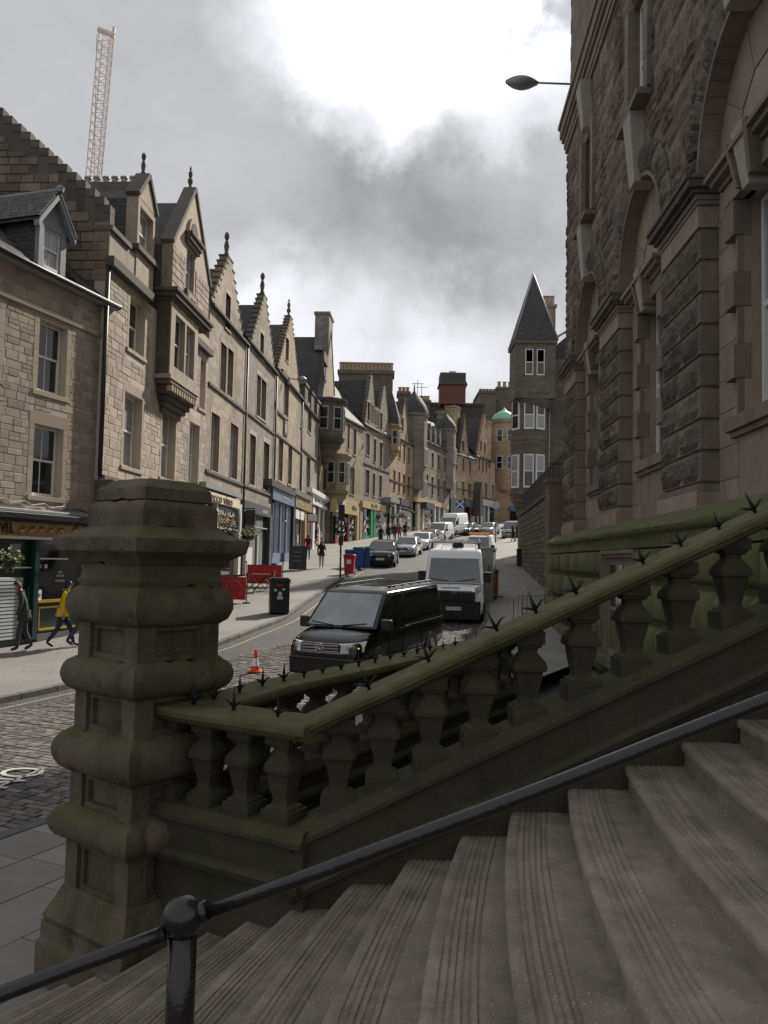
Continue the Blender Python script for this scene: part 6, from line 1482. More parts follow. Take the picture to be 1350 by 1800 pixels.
def car(name, label, front, head, spec, paint, group=None, dark=False, txt=None, emblem=None):
    """front: ground point under the nose, head: unit heading; local +x = forward, origin at the nose on the ground"""
    L_, W_, H_ = spec['L'], spec['W'], spec['H']; hw = W_ / 2
    f = Vector((head[0], head[1], 0)).normalized(); rear = Vector((front[0], front[1], 0)) - f * L_; sl = (gz(front[1]) - gz(rear.y)) / L_; off_ = -.10
    root = thing(name, label, spec.get('cat', 'car'), (front[0], front[1], gz(front[1]) + off_), 0, group)
    fx = Vector((f.x, f.y, sl)).normalized(); fy = Vector((-f.y, f.x, 0)); fz = fx.cross(fy)
    root.rotation_euler = Matrix((fx, fy, fz)).transposed().to_euler()
    # lower body
    st_ = spec['body']; rings = []
    for x, wf_, z0, z1 in st_:
        w = hw * wf_; zm = z0 + (z1 - z0) * .45
        rings.append([(-x, -w * .86, z0), (-x, -w * .97, z0 + .10), (-x, -w, zm), (-x, -w * .985, z1 - .14), (-x, -w * .93, z1 - .03), (-x, -w * .75, z1 + .012), (-x, 0, z1 + .03),
                      (-x, w * .75, z1 + .012), (-x, w * .93, z1 - .03), (-x, w * .985, z1 - .14), (-x, w, zm), (-x, w * .97, z0 + .10), (-x, w * .86, z0)])
    body = MB().loft(rings).build('body', paint, root, True, sub=2)
    # cabin
    c = spec['cabin']; (x0b, x1b, zb_, wb), (x0t, x1t, zt_, wt) = c['base'], c['top']
    def ring(x0, x1, w, z, r=.12):
        pts = []
        for cx, cy, a0 in ((-x0 - r * .4, w * hw - r, 0), (-x1 + r, w * hw - r, 1), (-x1 + r, -w * hw + r, 2), (-x0 - r * .4, -w * hw + r, 3)):
            rx = r * .4 if a0 in (0, 3) else r
            for k in range(4):
                a = math.pi / 2 * (a0 + k / 3); pts.append((cx + rx * math.cos(a), cy + r * math.sin(a), z))
        return pts
    xm = lambda t: (x0b + (x0t - x0b) * t, x1b + (x1t - x1b) * t, wb + (wt - wb) * t, zb_ + (zt_ - zb_) * t)
    rr = [ring(*[xm(t)[k] for k in (0, 1, 2)], xm(t)[3]) for t in (0, .5, .93)]
    a = xm(1.0); rr.append(ring(a[0] + .03, a[1] - .03, a[2] - .04 / hw, a[3] - .012)); rr.append(ring(a[0] + .22, a[1] - .2, a[2] - .25 / hw, H_))
    MB().loft(rr).build('cabin', paint, root, 42)
    # glazing laid just proud of the cabin faces
    def face(p, q, r_, s_, name, mat, off):
        p, q, r_, s_ = map(Vector, (p, q, r_, s_)); n = (q - p).cross(s_ - p).normalized()
        if n.dot(Vector(off)) < 0: n = -n
        return MB().loft([[v + n * .004 for v in (p, q, r_, s_)], [v + n * .016 for v in (p, q, r_, s_)]]).build(name, mat, root)
    def fpt(t, y): a = xm(t); return (-a[0], y * hw * a[2], a[3])
    g0, g1 = c.get('glass', (.06, .9))
    face(fpt(g0, -.90), fpt(g0, .90), fpt(g1, .88), fpt(g1, -.88), 'windscreen', screen if spec.get('vw') else screen_d, (1, 0, .5))
    face(*[(-xm(t)[1], y * hw * xm(t)[2], xm(t)[3]) for t, y in ((.15, -.8), (.15, .8), (.85, .78), (.85, -.78))], 'rear_window', dglass, (-1, 0, .3))
    for s in (-1, 1):
        for (f0, f1) in c['sides']:
            def sp_(fr_, t): a = xm(t); return (-(a[0] + (a[1] - a[0]) * fr_), s * hw * a[2], a[3])
            slant = c.get('slant', .0)
            face(sp_(f0, g0 + .02), sp_(f1, g0 + .02), sp_(f1 - .003, g1 - .04), sp_(f0 + .01, g1 - .04), 'side_window', dglass, (0, s, 0))
    # wheels
    for x in spec['wheels']:
        for s in (-1, 1):
            r = spec.get('wr', .33); mb = MB(); mb.M = Matrix.Translation((-x, s * (hw - .11), r)) @ Matrix.Rotation(math.pi / 2, 4, 'X')
            wo = mb.lathe([(-.11, r * .82), (-.10, r), (.10, r), (.11, r * .82)], 20).build('wheel', tyre, root, 40)
            m2 = MB(); m2.M = mb.M; m2.lathe([(-.115, .02), (-.118, r * .6), (-.10, r * .66), (.10, r * .66), (.118, r * .6), (.115, .02)], 14).build('rim', alloy if not spec.get('steel') else trim, wo, 40)
            mb = MB(); mb.M = Matrix.Translation((-x, s * (hw - .02), r)) @ Matrix.Rotation(math.pi / 2, 4, 'X'); mb.lathe([(-.024, .05), (-.024, r * 1.16), (.024, r * 1.16), (.024, .05)], 20).build('wheel_arch', trim, root)
    # nose
    n_ = spec['nose']
    MB().box(-.14, n_.get('bx', .035), -hw * .88, hw * .88, .16, n_['bump']).build('bumper', trim if not n_.get('painted') else paint, root, bevel=.04)
    gzz0, gzz1, gw = n_['grille']; gx = n_.get('gx', .02)
    gr = MB().box(-.12, gx + .02, -gw, gw, gzz0, gzz1).build('grille', trim, root, bevel=.015)
    nb = n_.get('bars', 3)
    for k in range(nb):
        z = gzz0 + (gzz1 - gzz0) * (k + .5) / nb; MB().box(gx, gx + .035, -gw + .02, gw - .02, z - .012, z + .012).build('grille_bar', chrome if n_.get('chrome') else trim, gr)
    if n_.get('frame'):
        for z in (gzz0 - .012, gzz1 + .002): MB().box(gx - .02, gx + .03, -gw, gw, z, z + .016).build('grille_trim', chrome, gr)
    for s in (-1, 1):
        hz0, hz1, hy0, hy1, hx = n_['lamp']
        xo = -n_.get('sweep', .22) * .8; q = [(hx + .06, s * hy0, hz0), (hx + .03, s * hy0, hz1 - .02), (xo - .05, s * (hy1 - .015), hz1 + .02), (xo + .0, s * (hy1 - .01), hz0 + .03)]
        mb = MB().loft([[(x, y, z) for x, y, z in q], [(x - .25, y * .97, z) for x, y, z in q]]); hl = mb.build('headlight', lampc, root)
        for k, fq in enumerate((.3, .55)):
            yy = s * (hy0 + (hy1 - hy0) * fq); xx = hx + .05 + (xo - .02 - hx - .05) * fq; MB().tube([(xx - .05, yy, (hz0 + hz1) / 2 + .01), (xx + .012, yy, (hz0 + hz1) / 2 + .01)], .055, 10).build('reflector', chrome, hl, 40)
        if n_.get('amber'):
            yy = s * (hy0 + (hy1 - hy0) * .72); xx = hx + .06 + (xo - .02 - hx - .05) * .72; MB().lathe([((hz0 + hz1) / 2 - .06, .02), ((hz0 + hz1) / 2, .06), ((hz0 + hz1) / 2 + .06, .02)], 8, xx - .02, yy).build('indicator', amber, hl, True)
        MB().box(-n_['mir'][0] - .09, -n_['mir'][0] + .06, min(s * (hw * .98), s * (hw + .24)), max(s * (hw * .98), s * (hw + .24)), n_['mir'][1], n_['mir'][1] + n_['mir'][2]).build('mirror', trim if n_.get('mtrim', 1) else paint, root, bevel=.035)
        MB().tube([(xm(.05)[0] * -1 + .03, s * .12 - .05, xm(.05)[3]), (xm(.12)[0] * -1 + .03, s * .75 * hw * 1.0 - .05, xm(.13)[3])], .012, 5).build('wiper', trim, root)
        for (hx_, hz_) in spec.get('handles', ()): MB().box(-hx_ - .1, -hx_ + .1, s * hw - .02, s * hw + .03, hz_, hz_ + .035).build('door_handle', chrome if spec.get('chrome_h') else trim, root)
    px_, pz_ = n_['plate']
    if txt is not None:
        po = MB().box(px_, px_ + .012, -.26, .26, pz_, pz_ + .115).build('number_plate', plate, root)
        o = ob('plate_text', text_mesh(txt, .105, .002, .001, 1.05), plate_t, po); o.matrix_local = Matrix.Translation((px_ + .015, 0, pz_ + .058)) @ Matrix.Rotation(math.pi / 2, 4, 'Z') @ Matrix.Rotation(math.pi / 2, 4, 'X')
    if emblem:
        r, z, x = emblem; mb = MB(); ns = 20
        for k in range(ns): a0, a1 = 2 * math.pi * k / ns, 2 * math.pi * (k + 1) / ns; mb.tube([(x, r * math.cos(a0), z + r * math.sin(a0)), (x, r * math.cos(a1), z + r * math.sin(a1))], r * .1, 5)
        if spec.get('vw'):
            for pts in ([(-.36, .78), (0, .06), (.36, .78)], [(-.72, .38), (-.36, -.72), (0, .0), (.36, -.72), (.72, .38)]):
                for p, q in zip(pts, pts[1:]): mb.tube([(x, r * p[0], z + r * p[1]), (x, r * q[0], z + r * q[1])], r * .085, 5)
        else:
            mb.tube([(x, -r * .5, z - r * .3), (x, 0, z + r * .5), (x, r * .3, z), (x, r * .6, z + r * .2)], r * .12, 5)
        mb.build('emblem', chrome, root, True)
    return root
VANB = lambda L_, hx, hz, belt: [(0.0, .80, .34, .62), (.03, .88, .28, hz - .22), (.12, .95, .24, hz - .07), (.35, .985, .22, hz), (hx, 1, .22, belt), (L_ * .5, 1, .22, belt), (L_ - .5, 1, .24, belt), (L_ - .06, .98, .26, belt), (L_, .93, .34, belt - .1)]
T5 = dict(cat='van', L=4.89, W=1.90, H=1.95, body=VANB(4.89, 1.05, .98, 1.16), cabin=dict(base=(.78, 4.86, 1.12, .985), top=(1.62, 4.70, 1.90, .86), sides=((.10, .27), (.31, .60), (.63, .93)), glass=(.04, .90)), wheels=(.95, 3.95), wr=.33, vw=1,
          nose=dict(bump=.56, grille=(.67, .86, .48), gx=.05, bars=3, chrome=1, frame=1, lamp=(.66, .88, .50, .93, .03), sweep=.25, amber=1, mir=(1.05, 1.05, .26), plate=(.06, .42), painted=1), handles=((2.05, 1.0), (2.42, 1.0)), chrome_h=1)
fv = Vector((-math.sin(R(26)), -math.cos(R(26)), 0)); c = P(566, 1190, 18.3)
t5 = car('van', 'black passenger van with lit indicators parked behind the spiked parapet', (c.x, c.y), fv, T5, black_car, None, emblem=(.105, .765, .10))
for s in (-1, 1): MB().tube([(-1.9, s * .70, 1.955), (-2.1, s * .70, 1.99), (-4.4, s * .70, 1.99), (-4.6, s * .70, 1.955)], .018, 6).build('roof_rail', trim, t5, True)
for s in (-1, 1):
    for x in (1.45, 2.22, 3.35): MB().box(-x - .006, -x + .006, s * .948 - .006, s * .948 + .006, .36, 1.10).build('door_seam', trim, t5)
    MB().box(-4.75, -2.3, s * .945 - .008, s * .945 + .008, 1.02, 1.045).build('door_track', trim, t5)
for k in range(5): MB().box(-4.5 + k * .5, -4.42 + k * .5, -.6, .6, 1.945, 1.962).build('roof_rib', black_car, t5)
MOV = dict(cat='van', L=5.5, W=2.07, H=2.52, steel=1, body=VANB(5.5, .95, 1.20, 1.42), cabin=dict(base=(.62, 5.46, 1.36, .985), top=(1.45, 5.40, 2.46, .90), sides=((.06, .2),), glass=(.02, .74)), wheels=(.95, 4.3), wr=.34,
           nose=dict(bump=.80, grille=(.801, 1.12, .72), gx=.05, bars=4, frame=0, lamp=(.90, 1.32, .72, 1.0, .0), sweep=.5, mir=(.9, 1.36, .38), plate=(.05, .50)))
c = P(797, 1090, 28.4); mv = car('van', 'white high-roof works van with roof rack facing down the street', (c.x, c.y), (-.10, -.995), MOV, white_car, None, txt='OY67 GZB', emblem=(.085, 1.08, .07))
MB().box(-.02, .06, -.62, .62, 1.125, 1.165).build('chrome_strip', chrome, mv); MB().box(.04, .05, -.55, .55, .30, .48).build('lower_grille', trim, mv)
org = plain('orange_print', (.75, .32, .04), .5); MB().loft([[(-.42, -.02, 1.232), (-.42, .28, 1.232), (-.40, .28, 1.235), (-.40, -.02, 1.235)], [(-.52, -.02, 1.262), (-.52, .20, 1.262), (-.50, .20, 1.265), (-.50, -.02, 1.265)]]).build('bonnet_logo', org, mv)
for k in range(2): MB().box(-.36 + k * .07, -.335 + k * .07, -.45, .2, 1.226 - k * .012, 1.242 - k * .012).build('bonnet_lettering', pipe_g, mv)
for x in (2.2, 3.3, 4.6): MB().box(-x - .04, -x + .04, -.95, .95, 2.66, 2.70).build('rack_bar', alloy, mv)
for s in (-.9, -.35, .35, .9): MB().tube([(-1.9, s, 2.72), (-5.0, s, 2.72)], .025, 6).build('rack_rail', alloy, mv)
for s in (-.85, .85): MB().box(-2.25, -2.15, s - .04, s + .04, 2.45, 2.68).build('rack_foot', trim, mv)
MB().lathe([(2.52, .2), (2.6, .22), (2.72, .16)], 12, -2.0, .1).build('beacon', trim, mv, 40)
HATCH = dict(L=4.3, W=1.9, H=1.62, body=[(0, .78, .34, .60), (.03, .88, .26, .80), (.2, .96, .22, .93), (.5, 1, .22, 1.0), (1.2, 1, .22, 1.04), (2.2, 1, .22, 1.06), (3.8, 1, .24, 1.1), (4.22, .95, .3, 1.05), (4.3, .85, .4, .9)], cabin=dict(base=(1.15, 4.15, 1.0, .97), top=(1.95, 3.7, 1.58, .74), sides=((.06, .40), (.44, .75), (.78, .95)), glass=(.05, .92)), wheels=(.88, 3.5), wr=.36,
             nose=dict(bump=.55, grille=(.70, .80, .55), gx=.05, bars=2, lamp=(.70, .84, .50, .93, .0), sweep=.3, mir=(1.35, 1.02, .18), plate=(.055, .48), painted=1))
SALOON = dict(L=4.7, W=1.77, H=1.46, body=[(0, .76, .32, .55), (.03, .88, .24, .70), (.2, .96, .20, .80), (.6, 1, .20, .87), (1.3, 1, .20, .92), (2.4, 1, .20, .95), (3.8, 1, .22, .98), (4.6, .95, .28, .95), (4.7, .85, .36, .85)], cabin=dict(base=(1.2, 4.1, .90, .96), top=(2.0, 3.4, 1.42, .74), sides=((.08, .42), (.46, .78), (.8, .95)), glass=(.05, .92)), wheels=(.85, 3.55), wr=.31,
              nose=dict(bump=.5, grille=(.56, .70, .36), gx=.05, bars=3, chrome=1, lamp=(.56, .70, .38, .88, .0), sweep=.3, mir=(1.4, .90, .15), plate=(.055, .40), painted=1))
SVAN = dict(MOV, L=4.4, W=1.83, H=1.86, steel=1, body=VANB(4.4, .95, .98, 1.12), cabin=dict(base=(.8, 4.36, 1.08, .985), top=(1.6, 4.3, 1.82, .86), sides=((.06, .26),), glass=(.04, .9)), wheels=(.85, 3.6), wr=.31, nose=dict(bump=.5, grille=(.6, .72, .4), gx=.05, bars=2, lamp=(.62, .84, .45, .9, 0), sweep=.25, mir=(1.1, 1.0, .22), plate=(.055, .42), painted=1))
TRAN = dict(MOV, L=5.6, W=2.0, H=2.6, body=VANB(5.6, .95, 1.15, 1.38), cabin=dict(base=(.62, 5.56, 1.34, .985), top=(1.9, 5.5, 2.54, .86), sides=((.06, .2),), glass=(.03, .62)))
grp = 'vehicles parked up the street'
def park(px, py, d, head, spec, paint, label, txt='', **k):
    c = P(px, py, d); return car('car' if spec.get('cat', 'car') == 'car' else 'van', label, (c.x, c.y), head, spec, paint, grp, txt=txt, **k)
park(668, 997, 53, (-.08, -1), HATCH, black_car, 'black off-road hatchback parked at the left kerb beside the blue bins', '')
park(708, 972, 62, (-.20, -.98), SALOON, silver_car, 'silver saloon parked behind the black hatchback', '', emblem=(.06, .63, .10))
park(733, 962, 70, (-.26, -.97), SALOON, white_car, 'small pale car parked behind the silver saloon', '')
park(744, 958, 76, (-.30, -.95), SALOON, red_car, 'dark red car parked halfway up the left kerb', '')
park(763, 950, 84, (-.35, -.94), SVAN, white_car, 'small white van parked in front of the tall white van', '')
park(783, 942, 93, (-.40, -.92), TRAN, white_car, 'tall white high-roof van at the far bend', '')
park(812, 943, 96, (-.40, -.92), SALOON, grey_car, 'dark grey car driving round the far bend', '')
b_ = park(838, 962, 58, (-.22, -.98), SVAN, white_car, 'white van with orange beacon bar behind the works van', '')
MB().box(-2.4, -2.0, -.8, .8, 1.88, 2.02).build('beacon_bar', org, b_, bevel=.03)
park(895, 943, 92, (-.32, -.95), SVAN, silver_car, 'silver van parked by the right pavement near the bend', '')
park(850, 940, 98, (-.4, -.92), SALOON, silver_car, 'silver grey car at the right of the far bend', '')

# ------------------------------------------------------------------ street furniture
def ground_pt(px, py):
    lo, hi = 3.0, 150.0; r = ray(px, py); d = 6.0
    while d < 150:
        if r.z / r.y * d < gz(d): break
        d += .05
    return Vector((r.x / r.y * d, d, gz(d)))
# litter bin
c = ground_pt(490, 1072); c = Vector((P(490, 1072, 29.5).x, 29.5, gz(29.5))); lbn = thing('litter_bin', 'tall black square litter bin standing on the left pavement', 'bin', c, R(12))
MB().box(-.34, .34, -.34, .34, .02, 1.12).build('body', blackp, lbn, bevel=.03); MB().prism([(-.37, 1.121), (.37, 1.121), (.37, 1.2), (.30, 1.27), (-.30, 1.27), (-.37, 1.2)], -.37, .37).build('hood', blackp, lbn, bevel=.02)
MB().box(-.2, .2, -.345, -.33, .93, 1.05).build('opening', trim, lbn); MB().box(-.12, .10, -.347, -.338, .99, 1.03).build('sticker', red, lbn)
m2 = MB().box(-.1, .1, -.347, -.338, .52, .62).box(-.06, .06, -.348, -.339, .64, .78); m2.build('litter_symbol', white_old, lbn); MB().tube([(-.16, -.335, .84), (-.16, -.349, .84)], .05, 10).build('sticker', white_old, lbn); MB().box(.08, .17, -.347, -.338, .84, .9).build('sticker', white_old, lbn)
# a-board
c = Vector((P(523, 996, 48).x, 48, gz(48))); ab = thing('a_board', 'black chalkboard A-frame sign outside the blue shop', 'sign', c, R(8))
MB().loft([[(-.5, -.30, .05), (.5, -.30, .05), (.5, -.25, .05), (-.5, -.25, .05)], [(-.5, -.04, 1.42), (.5, -.04, 1.42), (.5, .01, 1.42), (-.5, .01, 1.42)]]).build('board', blackp, ab)
MB().loft([[(-.5, .30, .05), (.5, .30, .05), (.5, .25, .05), (-.5, .25, .05)], [(-.5, .04, 1.42), (.5, .04, 1.42), (.5, .012, 1.42), (-.5, .012, 1.42)]]).build('back_board', blackp, ab)
for k in range(4): MB().loft([[(-.3, -.262 + .19 * (k + .6) / 5 * 1.0 - .012, .3 + k * .25), (.2, -.262 + .19 * (k + .6) / 5 - .012, .3 + k * .25), (.2, -.25 + .19 * (k + .6) / 5, .3 + k * .25), (-.3, -.25 + .19 * (k + .6) / 5, .3 + k * .25)], [(-.3, -.255 + .19 * (k + .7) / 5 - .012, .32 + k * .25), (.2, -.255 + .19 * (k + .7) / 5 - .012, .32 + k * .25), (.2, -.24 + .19 * (k + .7) / 5, .32 + k * .25), (-.3, -.24 + .19 * (k + .7) / 5, .32 + k * .25)]]).build('chalk_line', pipe_g, ab)
# wheelie bins
redb = M_('red_bin_plastic', (.36, .02, .025), .45, var=.1, bump=.03); blueb = M_('blue_bin_plastic', (.015, .06, .22), .45, var=.1, bump=.03); tealb = M_('teal_lid', (.05, .2, .22), .5)
def wheelie(label, px, py, d, h, w, mat, lid, rot, group=None):
    c = Vector((P(px, py, d).x, d, gz(d))); t = thing('wheelie_bin', label, 'wheelie bin', c, rot, group)
    MB().loft([[(-w * .40, -w * .40, .04), (w * .40, -w * .40, .04), (w * .40, w * .40, .04), (-w * .40, w * .40, .04)], [(-w * .5, -w * .5, h - .12), (w * .5, -w * .5, h - .12), (w * .5, w * .5, h - .12), (-w * .5, w * .5, h - .12)]]).build('body', mat, t, bevel=.03)
    MB().prism([(-w * .55, h - .119), (w * .55, h - .119), (w * .55, h - .05), (w * .4, h), (-w * .4, h), (-w * .55, h - .05)], -w * .56, w * .56).build('lid', lid, t, bevel=.02)
    for s in (-1, 1):
        mb = MB(); mb.M = Matrix.Translation((s * w * .42, w * .42, .1)) @ Matrix.Rotation(math.pi / 2, 4, 'Y'); mb.lathe([(-.03, .1), (.03, .1)], 12).build('wheel', tyre, t)
    MB().tube([(-w * .4, w * .58, h - .1), (w * .4, w * .58, h - .1)], .02, 6).build('handle', mat, t); return t
rbn = wheelie('red wheelie bin with white label at the left kerb', 614, 1003, 46, 1.12, .6, redb, redb, R(-5)); MB().box(-.12, .12, -.292, -.27, .58, .82).build('label', white, rbn)
wheelie('single blue wheelie bin behind the red wheelie bin', 615, 988, 51, 1.12, .62, blueb, tealb, 0, 'blue wheelie bins'); wheelie('blue wheelie bin in the middle of the three blue ones', 630, 987, 50.6, 1.3, .66, blueb, tealb, 0, 'blue wheelie bins'); wheelie('blue wheelie bin closest to the black hatchback', 641.5, 985, 51.2, 1.3, .6, blueb, tealb, 0, 'blue wheelie bins')
# black signpost with small signs
c = Vector((P(598, 1007, 44).x, 44, gz(44))); sp = thing('sign_post', 'black post with dark sign boards at the left kerb', 'signpost', c)
MB().lathe([(0, .05), (3.9, .045)], 10).build('post', iron, sp, True); MB().box(-.17, .17, -.09, -.05, 3.0, 3.85).build('sign_board', trim, sp); MB().box(-.12, .12, -.09, -.05, 1.7, 2.2).build('sign_board', trim, sp)
for z in (.8, 1.1): MB().lathe([(z, .052), (z + .03, .053)], 10).build('band', white_old, sp)
# parking pole by the far right pavement
c = Vector((P(871, 957, 82).x, 82, gz(82))); sp = thing('sign_post', 'thin grey pole with a pale round sign near the right kerb', 'signpost', c); MB().lathe([(0, .06), (4.1, .05)], 8).build('post', lampm, sp, True)
mb = MB(); mb.M = Matrix.Translation((0, -.07, 3.7)) @ Matrix.Rotation(math.pi / 2, 4, 'X'); mb.lathe([(-.02, .38), (.02, .38)], 16).build('sign_disc', white_old, sp)
# cone
c = Vector((P(448, 1192, 19.3).x, 19.3, gz(19.3) - .09)); cn = thing('traffic_cone', 'orange and white traffic cone on the setts beside the black van', 'cone', c); cn.scale = (.82, .82, .88)
conr = plain('cone_red', (.62, .06, .02), .5); MB().box(-.19, .19, -.19, .19, 0, .04).build('base', conr, cn, bevel=.015); MB().lathe([(.04, .135), (.16, .108)], 16).build('lower_cone', conr, cn, 40); MB().lathe([(.16, .11), (.36, .066)], 16).build('reflective_sleeve', white, cn, 40); MB().lathe([(.36, .066), (.58, .03), (.585, .02)], 16).build('upper_cone', conr, cn, 40)
# cafe screens, tables, chairs and stanchions
def screen_(label, a, b, h):
    a, b = Vector(a), Vector(b); d = b - a; t = thing('cafe_screen', label, 'screen', (a + b) / 2, math.atan2(d.y, d.x), 'red cafe screens'); l = Vector((d.x, d.y, 0)).length / 2; sl = d.z / (2 * l)
    MB().loft([[(-l, -.01, .12 - sl * l), (-l, .01, .12 - sl * l), (-l, .01, h - sl * l), (-l, -.01, h - sl * l)], [(l, -.01, .12 + sl * l), (l, .01, .12 + sl * l), (l, .01, h + sl * l), (l, -.01, h + sl * l)]]).build('panel', red, t)
    for s in (-1, 1): MB().lathe([(0, .16), (.03, .15), (.04, .02), (h + .08, .02), (h + .09, .04), (h + .15, .035)], 10, s * (l + .04), 0).build('post', iron, t, 40)
    return t
G = lambda px, py, d: Vector((P(px, py, d).x, d, gz(d)))
s1_ = screen_('red canvas cafe screen with faint round logo, half behind the pier', G(383, 1045, 32.5), G(432, 1048, 32.2), 1.0)
mb = MB()
for k in range(24): a0, a1 = 2 * math.pi * k / 24, 2 * math.pi * (k + 1) / 24; mb.tube([(.1 + .33 * math.cos(a0), -.018, .52 + .33 * math.sin(a0)), (.1 + .33 * math.cos(a1), -.018, .52 + .33 * math.sin(a1))], .012, 4)
mb.build('logo_ring', plain('faded_pink', (.6, .2, .2), .7), s1_)
screen_('long red canvas cafe screen behind the folding table', G(434, 1022, 38.5), G(495, 1022, 38.5), 1.0)
woodm = M_('table_wood', (.16, .075, .04), .6, var=.3, bump=.1)
def table(label, px, py, d):
    t = thing('folding_table', label, 'table', G(px, py, d), R(10), 'cafe tables'); MB().box(-.4, .4, -.35, .35, .72, .75).build('table_top', woodm, t)
    for s in (-1, 1):
        for q in (-1, 1): MB().tube([(q * .3, s * .28, 0), (-q * .3, s * .28, .72)], .015, 5).build('leg', iron, t)
def chair(label, px, py, d, rot):
    t = thing('folding_chair', label, 'chair', G(px, py, d), rot, 'cafe chairs')
    for k in range(4): MB().box(-.2 + k * .105, -.11 + k * .105, -.2, .2, .44, .46).build('seat_slat', woodm, t)
    for k in range(3): MB().box(.19, .21, -.2, .2, .6 + k * .1, .66 + k * .1).build('back_slat', woodm, t)
    for s in (-1, 1): MB().tube([(-.2, s * .21, 0), (.2, s * .21, .85)], .012, 5).build('leg', iron, t); MB().tube([(.2, s * .21, 0), (-.2, s * .21, .45)], .012, 5).build('leg', iron, t)
table('small folding wooden table in front of the long red screen', 458, 1022, 36.5); chair('folding chair right of the wooden cafe table', 474, 1020, 37, 0); chair('folding chair left of the wooden cafe table', 441, 1024, 36, math.pi)
table('wooden cafe table behind the pier and the nearer red screen', 408, 1038, 34.5); chair('folding chair beside the nearer red screen', 424, 1036, 34, 0)
# barriers at the right
def barrier(label, px, py, d, rot):
    t = thing('crowd_barrier', label, 'barrier', G(px, py, d), rot, 'steel barriers at the right pavement'); mb = MB(); w_ = 1.15
    mb.tube([(-w_, 0, .05), (-w_, 0, 1.0), (-w_ + .1, 0, 1.1), (w_ - .1, 0, 1.1), (w_, 0, 1.0), (w_, 0, .05)], .022, 6); mb.build('frame', alloy, t, True); MB().tube([(-w_, 0, .2), (w_, 0, .2)], .018, 6).build('lower_bar', alloy, t)
    for k in range(14): MB().tube([(-w_ + (k + 1) * .153, 0, .2), (-w_ + (k + 1) * .153, 0, 1.1)], .009, 5).build('upright', alloy, t)
barrier('steel crowd barrier nearer the mossy corner of the building', 962, 1092, 27, R(10)); barrier('steel crowd barrier further from the mossy corner', 972, 1080, 29.5, R(10))
# grey site container, bin, orange barrier behind the works van
cont = M_('grey_green_steel', (.17, .185, .17), .6, var=.15, bump=.05); cp = G(851, 1033, 34.2)
ct = thing('site_cabinet', 'tall grey-green steel site container standing beside the works van', 'container', cp, R(-10)); MB().box(-.62, .36, 0, 2.6, .0, 2.15).build('body', cont, ct, bevel=.02); MB().box(-.66, .40, -.03, 2.63, 2.151, 2.25).build('roof', cont, ct)
MB().box(.17, .22, -.02, .0, .9, 1.5).build('lettering_plate', trim, ct); MB().box(-.15, -.12, -.012, 0, .1, 2.05).build('door_seam', trim, ct)
wheelie('dark grey wheelie bin behind the site container', 864, 1018, 37.5, 1.1, .55, greyp, greyp, 0)
orb = M_('orange_barrier_plastic', (.42, .12, .05), .6, var=.15); t = thing('work_barrier', 'folded orange plastic work barrier leaning by the site container', 'barrier', G(867, 1033, 35.5), R(70)); MB().box(-.9, .9, -.03, .03, .1, 1.0).build('panel', orb, t, bevel=.02); MB().box(-.7, -.6, -.3, .3, 0, .08).build('foot', trim, t); MB().box(.6, .7, -.3, .3, 0, .08).build('foot', trim, t)
# dark bin at the turret foot
t = thing('litter_bin', 'small dark bin against the foot of the pointed turret house', 'bin', Vector((P(920, 996, 55).x - .2, 55, gz(55)))); MB().box(-.23, .23, -.23, .23, 0, 1.05).build('body', trim, t, bevel=.03); MB().box(-.26, .26, -.26, .26, 1.051, 1.15).build('lid', trim, t, bevel=.03)

